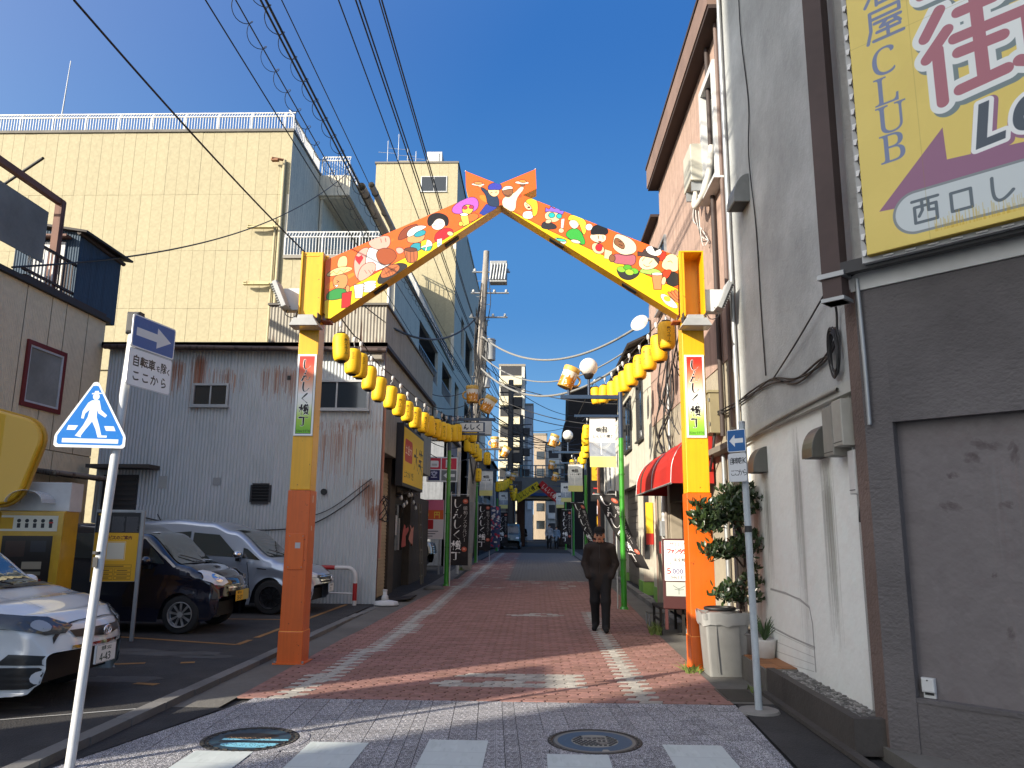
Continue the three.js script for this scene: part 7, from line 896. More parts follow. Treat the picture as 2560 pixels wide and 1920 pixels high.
function lampPost(x, z, side, H, label, o = {}) {
const b = rise(z), t = thing('lamp_post', label, 'lamp post', V(x, b, z)), s = -side, gx = x + s * (o.arm ?? 0.68);
obj('pole', cyl(V(x, b, z), V(x, b + H - 0.9, z), 0.062, 0.052, 16), M.green, t); for (const k of [0.22, 0.42, 0.62]) obj('band', cyl(V(x, b + H * k, z), V(x, b + H * k + 0.03, z), 0.07, 0.07, 16), tinted(M.green, 0.8), t); obj('foot', cyl(V(x, b - 0.01, z), V(x, b + 0.05, z), 0.1, 0.075, 16), M.green, t);
obj('upper_pole', cyl(V(x, b + H - 0.9, z), V(x, b + H + 0.1, z), 0.058, 0.05, 14), navy, t); obj('crossarm', [bx(x, x + s * 1.3, b + H - 0.05, b + H + 0.03, z - 0.04, z + 0.04), bx(x, x + s * 1.0, b + H - 0.45, b + H - 0.4, z - 0.03, z + 0.03)], navy, t);
if (o.globe !== false) { obj('globe_stem', cyl(V(gx, b + H, z), V(gx, b + H + 0.42, z), 0.03, 0.03, 10), navy, t); obj('globe_cup', lathe([[0.02, 0.38], [0.08, 0.4], [0.12, 0.49], [0.11, 0.51]], 18).translate(gx, b + H, z), M.black, t); obj('globe', new THREE.SphereGeometry(0.2, 28, 18).translate(gx, b + H + 0.66, z), mk([0.72, 0.72, 0.66], 0.3, { clearcoat: 0.4 }), t); }
if (o.plate) { obj('street_plate', bx(x + s * 0.1, x + s * 1.0, b + H - 0.38, b + H - 0.1, z + 0.04, z + 0.07), navy, t); obj('plate_print', rectZ(Math.min(x + s * 0.15, x + s * 0.95), Math.max(x + s * 0.15, x + s * 0.95), b + H - 0.36, b + H - 0.12, z + 0.073), printMat(256, 80, (c, w, h) => { fillR(c, 0, 0, w, h, '#cfd2cc'); rowText(c, 'しんしく', 14, 12, 54, '#20303c', 9, 1.05); }), t); }
if (o.banner) { const x0 = x + s * 0.12, x1 = x + s * 0.68, y1 = b + H - 0.48, y0 = y1 - 1.05, bn = thing('street_banner', o.banner, 'banner', V((x0 + x1) / 2, y1, z)); obj('cloth', ripple(V(Math.min(x0, x1), y0, z + 0.02), V(Math.max(x0, x1), y0, z + 0.02), V(Math.max(x0, x1), y1, z + 0.02), V(Math.min(x0, x1), y1, z + 0.02), 8, 12, 0.015, x * 3 + z), o.alt ? bp2 : bp1, bn); obj('rod', cyl(V(x0, y1, z + 0.02), V(x1, y1, z + 0.02), 0.012), M.galv, bn); }
for (const [dx, dy, tilt, l] of o.mugs ?? []) { mug(V(x + s * dx, b + H + dy, z), tilt, l, s > 0 ? 0 : Math.PI, 0.82); obj('mug_stem', cyl(V(x + s * dx, b + H - 0.02, z), V(x + s * dx, b + H + dy - 0.2, z), 0.035), navy, t); }
return t;
}
lampPost(1.84, -16.5, 1, 4.45, 'green lamp post with a white globe beside the red awning', { banner: 'white and grey street banner under the globe lamp by the awning', mugs: [[1.12, 0.42, 0.4, 'tilted beer mug ornament on the arm of the lamp post by the awning']] });
lampPost(1.95, -30, 1, 4.4, 'slimmer green lamp post with globe in front of the black building', { alt: 1, banner: 'pale street banner on the lamp post before the black building', mugs: [[1.25, 0.45, 0.35, 'tilted beer mug ornament before the black building']] });
lampPost(2.1, -43, 1, 4.4, 'dull green lamp post in the shade near the parking sign', { banner: 'grey-blue street banner in the shade near the parking sign', mugs: [[1.2, 0.5, 0.2, 'shaded beer mug ornament near the parking sign'], [1.0, -0.15, 0.3, 'lower shaded beer mug ornament near the parking sign']], globe: false });
lampPost(2.15, -55, 1, 4.4, 'far green lamp post just before the covered gate', { alt: 1, banner: 'small far street banner just before the covered gate', globe: false });
lampPost(-2.43, -21.6, -1, 4.6, 'green lamp post with a street name plate at the eatery lot', { plate: 1, globe: false, mugs: [[0.62, 0.72, 0.02, 'upright beer mug ornament above the street name plate'], [1.08, 0.42, -0.5, 'tilted beer mug ornament beside the street name plate']] });
lampPost(-2.5, -33, -1, 4.3, 'green lamp post behind the concrete utility pole', { alt: 1, banner: 'white street banner behind the low lantern', globe: false, mugs: [[0.75, 0.75, 0.02, 'pale beer mug ornament behind the lantern bunch'], [1.2, 0.35, -0.5, 'tilted pale beer mug ornament behind the lantern bunch']] });
lampPost(-2.45, -50, -1, 4.2, 'far green lamp post among the dark shops', { banner: 'far street banner hanging among the dark shops', mugs: [[1.0, 0.5, -0.2, 'far beer mug ornament beside the globe lamp']] });
// ================================================================ NOBORI FLAGS
const nobori = printMat(192, 768, (c, w, h) => { fillR(c, 0, 0, w, h, '#201c1c'); mottle(c, w, h, 90, ['#262222', '#1a1717', '#2b2626'], 10, 50, 0.3, 3); brushCol(c, 'しんしく横丁', 10, 30, 104, '#efece6', 8, 1.12); colText(c, '昭和ノスタルジー', 128, 110, 46, '#c9c2bc', 3.4, 1.1, 0.9); for (const y of [56, 590]) { c.fillStyle = '#b5563f'; c.beginPath(); c.arc(150, y, 28, 0, 7); c.fill(); c.fillStyle = '#e0b9a8'; c.fillRect(138, y - 12, 24, 5); c.fillRect(138, y, 24, 5); } }, 0.85, { side: THREE.DoubleSide });
function flag(x, z, w, y0, y1, dir, label, o = {}) { const b = rise(z), t = thing('nobori_flag', label, 'flag', V(x, b, z)); obj('pole', cyl(V(x, b, z), V(x, b + y1 + 0.12, z), 0.014, 0.012, 8), M.paint, t); obj('arm', cyl(V(x, b + y1 + 0.05, z), V(x + dir * w, b + y1 + 0.05, z), 0.01, 0.01, 6), M.paint, t); const L = Math.min(x, x + dir * w), R = Math.max(x, x + dir * w); obj('cloth', o.twist ? ripple(V(x + 0.35, b + y0 + 0.0, z + 0.15), V(x + 0.62, b + y0 - 0.05, z + 0.2), V(R, b + y1, z + 0.05), V(L, b + y1 + 0.1, z), 8, 16, 0.05, 2) : ripple(V(L, b + y0, z), V(R, b + y0, z), V(R, b + y1, z), V(L, b + y1, z), 6, 14, 0.02, z), nobori, t); for (let i = 0; i < 5; i++) obj('loop', new THREE.TorusGeometry(0.02, 0.005, 4, 10).rotateX(1.57).translate(x, b + y0 + 0.1 + i * (y1 - y0 - 0.1) / 4, z), M.paint, t); if (o.base) obj('weight', lathe([[0, 0], [0.2, 0], [0.18, 0.1], [0.05, 0.13], [0, 0.13]], 16).translate(x, b, z), M.dark, t); return t; }
flag(-2.33, -21.5, 0.5, 0.55, 2.42, 1, 'black street flag with white brush letters by the small lot');
flag(-2.42, -32.8, 0.55, 0.5, 2.4, 1, 'black street flag with white brush letters past the utility pole');
flag(-2.35, -49.8, 0.6, 0.5, 2.4, 1, 'small dark street flag far along the dark shops');
flag(1.72, -16.6, 0.5, 0.85, 2.3, -1, 'black street flag blown slantwise across the green lamp post', { twist: 1 });
flag(1.85, -29.9, 0.5, 0.6, 2.4, -1, 'black street flag hanging before the flower tubs', { twist: 1 });
flag(2.0, -42.8, 0.55, 0.6, 2.4, -1, 'dim black street flag in the shade near the parking sign');
{ const f = thing('fish_flag', 'red white and blue patterned cloth beside a black flag', 'flag', V(-2.3, rise(-33.5), -33.5)); obj('cloth', ripple(V(-1.95, 0.95, -33.6), V(-1.5, 0.95, -33.6), V(-1.5, 2.7, -33.6), V(-1.95, 2.7, -33.6), 6, 12, 0.03, 3), printMat(128, 512, (c, w, h) => { fillR(c, 0, 0, w, h, '#3c4a6a'); mottle(c, w, h, 60, ['#b5243a', '#d8d2cc', '#23335c', '#c24a5a'], 6, 24, 0.9, 5); }, 0.85, { side: THREE.DoubleSide }), f); obj('pole', cyl(V(-1.96, 0.36, -33.6), V(-1.96, 2.75, -33.6), 0.014), M.paint, f); }
// ================================================================ CARS
const tab = (a) => (x) => { for (let i = 0; i < a.length - 1; i++) if (x <= a[i + 1][0]) { const k = Math.max(0, (x - a[i][0]) / (a[i + 1][0] - a[i][0])), s = a[i][2] ? k : k * k * (3 - 2 * k); return a[i][1] + (a[i + 1][1] - a[i][1]) * s; } return a[a.length - 1][1]; };
// body shell by stations along the length; x = 0 is the nose
function carShell(c) {
const rows = [], n = c.stations ?? 96, half = 13;
for (let i = 0; i <= n; i++) {
const e = i / n, x = c.L * (e < 0.5 ? 0.5 * Math.pow(2 * e, 1.35) : 1 - 0.5 * Math.pow(2 * (1 - e), 1.35)); let yb = c.bottom(x); const yt = c.top(x), W = c.W / 2 * c.plan(x); const sec = [];
for (const xw of c.wheels) { const d = Math.abs(x - xw); if (d < c.archR) yb = Math.max(yb, Math.sqrt(c.archR * c.archR - d * d) + c.wheelR * 0.98); }
yb = Math.min(yb, yt - 0.02); const belt = c.belt(x), ye = Math.max(yb + 0.01, yt - Math.min(0.11, (yt - yb) * 0.42));
const wAt = (y) => { if (y <= belt) { const k = (belt - y) / belt; return W * (1 - 0.09 * k * k - 0.035 * Math.max(0, 0.12 - Math.abs(y - belt * 0.78)) / 0.12); } const k = (y - belt) / Math.max(0.01, c.H - belt); return W * (1 - c.tumble * k - 0.012); };
for (let j = 0; j < 8; j++) { const y = yb + (ye - yb) * j / 7; sec.push([wAt(y), y]); }
const we = wAt(ye), rt = yt - ye; for (let j = 1; j <= 4; j++) { const a = j / 4 * Math.PI / 2; sec.push([we - rt * 1.25 * (1 - Math.cos(a)), ye + rt * 0.86 * Math.sin(a)]); } const wi = sec[sec.length - 1][0], yi = sec[sec.length - 1][1];
for (let j = 1; j <= 5; j++) { const k = j / 5; sec.push([wi * (1 - k), yi + (yt - yi) * (1 - (1 - k) * (1 - k))]); }
const bow = c.bow * Math.pow(Math.max(0, 1 - x / (c.L * 0.28)), 1.5), bow2 = c.bow * 0.7 * Math.pow(Math.max(0, 1 - (c.L - x) / (c.L * 0.2)), 1.5);
rows.push([...sec.map(([z, y]) => [z, y]), ...sec.slice(0, -1).reverse().map(([z, y]) => [-z, y])].map(([z, y]) => { const k = (z / (c.W / 2)) ** 2; return [x + bow * k - bow2 * k, y, z]; }));
}
const pos = rows.flat(2), m = rows[0].length, idx = []; for (let i = 0; i < rows.length - 1; i++) for (let j = 0; j < m - 1; j++) { const a = i * m + j, b = a + 1, d = a + m, e = d + 1; idx.push(a, b, d, b, e, d); }
const g = new THREE.BufferGeometry(); g.setAttribute('position', new THREE.Float32BufferAttribute(pos, 3)); g.setIndex(idx); g.computeVertexNormals(); return g;
}
const tess = new TessellateModifier(0.04, 7), caster = new THREE.Raycaster(); caster.firstHitOnly = true;
// lay a flat outline onto the body: axis 'x' looks from the nose (outline in z, y), 'z' from the right side (x, y), 'y' from above (x, z)
function drape(body, pts, axis, off, side = 1) {
let g = new THREE.ShapeGeometry(shapeOf(pts)); g = tess.modify(g.toNonIndexed()); const p = g.attributes.position, out = new Float32Array(p.count * 3), nor = new Float32Array(p.count * 3); let ok = true;
const bad = new Set();
for (let i = 0; i < p.count; i++) { const a = p.getX(i), b = p.getY(i); let o, d; if (axis === 'x') { o = V(-2, b, a); d = V(1, 0, 0); } else if (axis === 'z') { o = V(a, b, 3 * side); d = V(0, 0, -side); } else { o = V(a, 4, b); d = V(0, -1, 0); } caster.set(o, d); const h = caster.intersectObject(body)[0]; if (!h) { bad.add(Math.floor(i / 3)); continue; } const nn = h.face.normal.clone(); if (nn.dot(d) > 0) nn.negate(); const q = h.point.clone().addScaledVector(nn, off + 0.006); out.set(q.toArray(), i * 3); }
const keepT = []; for (let t = 0; t < p.count / 3; t++) if (!bad.has(t)) for (let k = 0; k < 9; k++) keepT.push(out[t * 9 + k]);
const r = new THREE.BufferGeometry(); r.setAttribute('position', new THREE.Float32BufferAttribute(keepT, 3)); r.deleteAttribute('uv'); let w = mergeVertices(r, 1e-4); w.computeVertexNormals(); return w;
}
function wheelParts(parent, x, z, R, side, spokes, rimM, put) {
const ty = put(lathe([[R * 0.64, -0.09], [R * 0.92, -0.095], [R * 0.985, -0.07], [R, -0.03], [R, 0.03], [R * 0.985, 0.07], [R * 0.92, 0.095], [R * 0.64, 0.09]], 40).rotateX(Math.PI / 2).translate(x, R, z)); const w = obj('wheel', ty, M.rubber, parent);
const d = z + side * 0.075; obj('rim', [put(lathe([[R * 0.60, -0.05], [R * 0.665, -0.045], [R * 0.67, 0.03], [R * 0.63, 0.035], [R * 0.6, 0.0]], 40).rotateX(Math.PI / 2 * side).translate(x, R, d))], rimM, w); obj('brake_disc', put(cyl(V(x, R, z - 0.02), V(x, R, z + side * 0.02), R * 0.6, R * 0.6, 28)), M.black, w);
const sp = []; for (let i = 0; i < spokes; i++) { const a = i / spokes * 6.2832 + 0.2; for (const o of [-0.05, 0.05]) sp.push(put(bx(0.03, R * 0.63, -0.009, 0.009, -0.012, 0.012).rotateZ(a + o).translate(x, R, d - side * 0.005))); } sp.push(put(cyl(V(x, R, d - side * 0.03), V(x, R, d + side * 0.012), 0.05, 0.045, 16))); obj('spoke_wheel', sp, rimM, w); return w;
}
function buildCar(spec, place, label, name) {
const shell = carShell(spec), bm = new THREE.Mesh(shell, new THREE.MeshBasicMaterial({ side: THREE.DoubleSide })); bm.updateMatrixWorld(); bm.raycast = acceleratedRaycast; shell.boundsTree = new MeshBVH(shell, { indirect: true });
const base = V(place.x - 2, place.y ?? 0.042, place.z), t = thing(name, label, 'car', base);
const put = (g) => { g = plain(g.clone()); g.scale(-1, 1, 1); const p = g.attributes.position, n = g.attributes.normal; for (let i = 0; i < p.count; i += 3) for (const at of [p, n]) { const b = [at.getX(i + 1), at.getY(i + 1), at.getZ(i + 1)], c = [at.getX(i + 2), at.getY(i + 2), at.getZ(i + 2)]; at.setXYZ(i + 1, ...c); at.setXYZ(i + 2, ...b); } g.rotateY(place.turn ?? 0); return g.translate(place.x, base.y, place.z); };   // nose towards +x
const body = obj('body', put(shell), spec.paint, t);
const lay = (nm, pts, axis, m, off = 0.006, side = 1, parent = body) => obj(nm, put(drape(bm, pts, axis, off, side)), m, parent);
spec.detail({ lay, t, body, put, obj });
for (const xw of spec.wheels) for (const s of [-1, 1]) wheelParts(t, xw, s * (spec.W / 2 - 0.11), spec.wheelR, s, spec.spokes ?? 10, spec.rim ?? M.metal, put);
obj('underbody', put(bx(0.35, spec.L - 0.3, 0.2, 0.42, -spec.W / 2 + 0.16, spec.W / 2 - 0.16)), M.black, t); obj('interior', put(bx(0.9, spec.L - 0.5, 0.4, spec.belt(2) - 0.02, -spec.W / 2 + 0.12, spec.W / 2 - 0.12)), M.black, t);
return t;
}
const plateMat = (bg, top, num, fg) => printMat(256, 128, (c, w, h) => { fillR(c, 0, 0, w, h, bg); c.strokeStyle = fg; c.lineWidth = 2; c.strokeRect(3, 3, w - 6, h - 6); rowText(c, '湘南', 62, 12, 30, fg, 4, 1.05); c.font = 'bold 34px sans-serif'; c.fillStyle = fg; c.fillText(top, 136, 42); c.font = 'bold 74px sans-serif'; c.fillText(num, 46, 114); }, 0.5);
const chrome = mk([0.75, 0.76, 0.78], 0.12, { metalness: 1 }), lampGlass = mk([0.62, 0.64, 0.66], 0.08, { clearcoat: 1, clearcoatRoughness: 0.05 }), darkLamp = mk([0.05, 0.052, 0.055], 0.1, { clearcoat: 1 }), carGlass = mk([0.03, 0.038, 0.036], 0.05, { clearcoat: 1, clearcoatRoughness: 0.02 }), trim = mk([0.015, 0.015, 0.016], 0.4), gloss = mk([0.012, 0.012, 0.013], 0.12, { clearcoat: 1 });
const mirrorPart = ({ t, put, obj }, x, y, z, m, s = 1) => { const o = obj('door_mirror', put(new THREE.SphereGeometry(0.1, 16, 12).scale(0.85, 0.72, 1.15).translate(x, y, z + s * 0.1)), m, t); obj('mirror_arm', put(bx(x - 0.03, x + 0.05, y - 0.12, y - 0.03, z - 0.06, z + s * 0.06)), trim, o); };
const wiper = (a, x, y, z) => a.obj('wiper', a.put(tube([V(x, y, z), V(x + 0.12, y + 0.07, z + 0.25), V(x + 0.2, y + 0.12, z + 0.5)], 0.008, 5, 10)), trim, a.t);
// white sporty hatchback, only its front half is in view
{
const spec = { L: 3.95, W: 1.7, H: 1.5, wheels: [0.82, 3.33], wheelR: 0.3, archR: 0.35, bow: 0.34, tumble: 0.24, spokes: 5, paint: mk('#d9dbdb', 0.22, { clearcoat: 1, clearcoatRoughness: 0.04 }), plan: tab([[0, 0.72], [0.1, 0.86], [0.5, 0.97], [1, 1], [3.3, 1], [3.95, 0.86]]), belt: tab([[0, 0.72], [1, 0.86], [2, 0.92], [3.95, 1.0]]),
bottom: tab([[0, 0.36], [0.03, 0.24], [0.08, 0.16], [0.4, 0.15], [3.6, 0.2], [3.9, 0.45], [3.95, 0.6]]), top: tab([[0, 0.5], [0.03, 0.62], [0.08, 0.72], [0.25, 0.82], [0.6, 0.92], [1.05, 1.0], [1.12, 1.02], [1.75, 1.4], [2.2, 1.49], [3.0, 1.47], [3.6, 1.3], [3.85, 1.0], [3.95, 0.75]]),
detail(a) { const { lay, t } = a; for (const s of [1, -1]) { lay('headlight', [[0.36, 0.70], [0.5, 0.78], [0.66, 0.80], [0.80, 0.84], [0.8, 0.72], [0.6, 0.64], [0.44, 0.64]].map(([z, y]) => [z * s, y]), 'x', darkLamp, 0.008); lay('lamp_lens', Array.from({ length: 14 }, (_, i) => [s * (0.6 + 0.065 * Math.cos(i / 14 * 6.28)), 0.715 + 0.045 * Math.sin(i / 14 * 6.28)]), 'x', mk([0.3, 0.32, 0.34], 0.08, { clearcoat: 1 }), 0.012); lay('fog_recess', [[0.46, 0.44], [0.74, 0.5], [0.78, 0.42], [0.5, 0.38]].map(([z, y]) => [z * s, y]), 'x', trim, 0.008); lay('lower_recess', [[0.48, 0.36], [0.78, 0.4], [0.76, 0.22], [0.52, 0.2]].map(([z, y]) => [z * s, y]), 'x', trim, 0.008); lay('fog_lamp', Array.from({ length: 12 }, (_, i) => [s * (0.62 + 0.055 * Math.cos(i / 12 * 6.28)), 0.3 + 0.055 * Math.sin(i / 12 * 6.28)]), 'x', lampGlass, 0.016); }
lay('upper_grille', [[-0.4, 0.66], [0.4, 0.66], [0.36, 0.6], [0, 0.575], [-0.36, 0.6]], 'x', trim, 0.008); const lg = lay('lower_grille', [[-0.38, 0.52], [0.38, 0.52], [0.44, 0.3], [0.4, 0.2], [-0.4, 0.2], [-0.44, 0.3]], 'x', trim, 0.008); lay('chrome_bar', [[-0.4, 0.53], [0.4, 0.53], [0.42, 0.47], [-0.42, 0.47]], 'x', gloss, 0.014); lay('front_lip', [[-0.78, 0.2], [0.78, 0.2], [0.8, 0.165], [-0.8, 0.165]], 'x', spec.paint, 0.03); a.obj('number_plate', a.put(bx(-0.02, 0.0, 0.335, 0.5, -0.165, 0.165)), mk([0.6, 0.6, 0.6], 0.5), t); const pf = rectZ(-0.165, 0.165, 0.335, 0.5, 0); a.obj('plate_print', keep(pf.rotateY(Math.PI / 2).translate(place1.x + 0.0225, place1.y, place1.z)), plateMat('#e6e6e0', '502', '4-43', '#1d3a2c'), t); const em = a.obj('badge', [a.put(new THREE.TorusGeometry(0.06, 0.008, 8, 24).scale(1, 0.7, 1).rotateY(Math.PI / 2).translate(-0.015, 0.625, 0)), a.put(new THREE.TorusGeometry(0.022, 0.007, 6, 18).scale(1, 1.8, 1).rotateY(Math.PI / 2).translate(-0.015, 0.625, 0)), a.put(new THREE.TorusGeometry(0.04, 0.007, 6, 18).scale(1, 0.45, 1).rotateY(Math.PI / 2).translate(-0.015, 0.642, 0))], chrome, t);
lay('windscreen', [[1.14, -0.66], [1.72, -0.56], [1.72, 0.56], [1.14, 0.66], [1.05, 0.35], [1.02, 0], [1.05, -0.35]], 'y', carGlass, 0.006); lay('cowl', [[1.0, -0.7], [1.1, -0.68], [1.03, 0], [1.1, 0.68], [1.0, 0.7], [0.95, 0]], 'y', trim, 0.009); lay('hood_crease_shade', [[0.3, 0.36], [0.95, 0.46], [0.95, 0.474], [0.3, 0.372]], 'y', tinted(spec.paint, 0.8), 0.004); lay('hood_seam', [[0.16, -0.55], [0.1, 0], [0.16, 0.55], [0.175, 0.55], [0.115, 0], [0.175, -0.55]], 'y', trim, 0.004); for (const s of [1, -1]) { lay('side_glass', [[1.35, 0.95], [2.2, 1.0], [2.2, 1.36], [1.85, 1.34]], 'z', carGlass, 0.006, s); lay('rear_glass', [[2.28, 1.0], [3.2, 1.05], [3.1, 1.3], [2.28, 1.36]], 'z', carGlass, 0.006, s); mirrorPart(a, 1.42, 1.0, s * 0.83, spec.paint, s); lay('door_handle', [[2.0, 0.82], [2.2, 0.83], [2.2, 0.86], [2.0, 0.85]], 'z', spec.paint, 0.02, s); lay('door_seam', [[1.3, 0.3], [1.312, 0.3], [1.312, 0.93], [1.3, 0.93]], 'z', trim, 0.004, s); } wiper(a, 1.02, 1.02, -0.1); } };  // hood crease is a strip of darker paint in place of its shade
var place1 = { x: -4.05, y: 0.042, z: -7.45 }; const c = buildCar(spec, place1, 'white sporty hatchback parked nose out by the kerb', 'white_hatchback');
}
// dark navy kei wagon
{
const pl = { x: -4.72, y: 0.042, z: -12.65 }, spec = { L: 3.4, W: 1.48, H: 1.66, wheels: [0.66, 2.96], wheelR: 0.285, archR: 0.33, bow: 0.22, tumble: 0.16, spokes: 9, paint: mk([0.006, 0.007, 0.016], 0.15, { clearcoat: 1, clearcoatRoughness: 0.03 }), plan: tab([[0, 0.8], [0.1, 0.92], [0.4, 0.99], [0.8, 1], [3.1, 1], [3.4, 0.92]]), belt: tab([[0, 0.8], [0.8, 0.92], [1.5, 1.0], [3.4, 1.06]]),
bottom: tab([[0, 0.4], [0.03, 0.27], [0.1, 0.19], [0.4, 0.17], [3.1, 0.2], [3.4, 0.45]]), top: tab([[0, 0.55], [0.03, 0.72], [0.1, 0.83], [0.3, 0.93], [0.62, 1.02], [0.7, 1.04], [1.35, 1.5], [1.75, 1.64], [2.4, 1.66], [3.1, 1.6], [3.33, 1.3], [3.4, 0.8]]),
detail(a) { const { lay, t } = a; for (const s of [1, -1]) { lay('headlight', [[0.36, 0.74], [0.42, 0.84], [0.56, 0.93], [0.66, 0.92], [0.7, 0.8], [0.62, 0.72], [0.5, 0.7]].map(([z, y]) => [z * s, y]), 'x', lampGlass, 0.012); lay('lamp_reflector', Array.from({ length: 14 }, (_, i) => [s * (0.53 + 0.07 * Math.cos(i / 14 * 6.28)), 0.81 + 0.06 * Math.sin(i / 14 * 6.28)]), 'x', chrome, 0.02); lay('fog_lamp', [[0.44, 0.4], [0.62, 0.42], [0.6, 0.34], [0.46, 0.33]].map(([z, y]) => [z * s, y]), 'x', gloss, 0.012); }
lay('chrome_strip', [[-0.4, 0.68], [0.4, 0.68], [0.4, 0.655], [-0.4, 0.655]], 'x', chrome, 0.014); lay('upper_grille', [[-0.36, 0.62], [0.36, 0.62], [0.34, 0.55], [-0.34, 0.55]], 'x', trim, 0.01); lay('lower_grille', [[-0.38, 0.4], [0.38, 0.4], [0.44, 0.26], [-0.44, 0.26]], 'x', trim, 0.01); for (let i = 0; i < 7; i++) lay('mesh_bar', [[-0.4 + i * 0.12, 0.27], [-0.37 + i * 0.12, 0.27], [-0.27 + i * 0.12, 0.39], [-0.3 + i * 0.12, 0.39]], 'x', M.metal, 0.016); lay('bumper_edge', [[-0.46, 0.25], [0.46, 0.25], [0.46, 0.235], [-0.46, 0.235]], 'x', M.metal, 0.016); a.obj('number_plate', a.put(bx(-0.03, -0.012, 0.46, 0.62, -0.22, 0.1)), mk([0.5, 0.4, 0.1], 0.5), t); a.obj('plate_print', keep(rectZ(-0.22, 0.1, 0.46, 0.62, 0).rotateY(Math.PI / 2).translate(pl.x + 0.0325, pl.y, pl.z + 0.12)), plateMat('#e9b51c', '580', '38-01', '#151310'), t); const em = a.obj('badge', [a.put(bx(-0.03, -0.012, 0.79, 0.86, -0.035, -0.02)), a.put(bx(-0.03, -0.012, 0.79, 0.86, 0.02, 0.035)), a.put(bx(-0.03, -0.012, 0.815, 0.83, -0.02, 0.02))], chrome, t);
lay('windscreen', [[0.74, -0.62], [1.38, -0.55], [1.38, 0.55], [0.74, 0.62], [0.68, 0.3], [0.66, 0], [0.68, -0.3]], 'y', mk([0.05, 0.065, 0.06], 0.05, { clearcoat: 1 }), 0.006); for (const s of [1, -1]) { lay('quarter_glass', [[0.95, 1.03], [1.22, 1.05], [1.22, 1.3]], 'z', carGlass, 0.006, s); lay('side_glass', [[1.28, 1.06], [2.0, 1.1], [2.0, 1.5], [1.5, 1.46]], 'z', carGlass, 0.006, s); lay('rear_glass', [[2.06, 1.1], [2.95, 1.14], [2.9, 1.45], [2.06, 1.5]], 'z', carGlass, 0.006, s); mirrorPart(a, 1.2, 1.08, s * 0.74, spec.paint, s); lay('door_handle', [[1.8, 0.9], [2.0, 0.91], [2.0, 0.94], [1.8, 0.93]], 'z', gloss, 0.02, s); lay('pillar_trim', [[0.78, 0.98], [1.3, 1.42], [1.34, 1.42], [0.82, 0.98]], 'z', mk([0.45, 0.42, 0.36], 0.3), 0.008, s); } wiper(a, 0.68, 1.04, -0.1); lay('sticker', [[1.3, 0.2], [1.36, 0.2], [1.36, 0.45], [1.3, 0.45]], 'y', M.paint, 0.012); } };
buildCar(spec, pl, 'small dark navy wagon with a yellow number plate', 'navy_wagon');
}
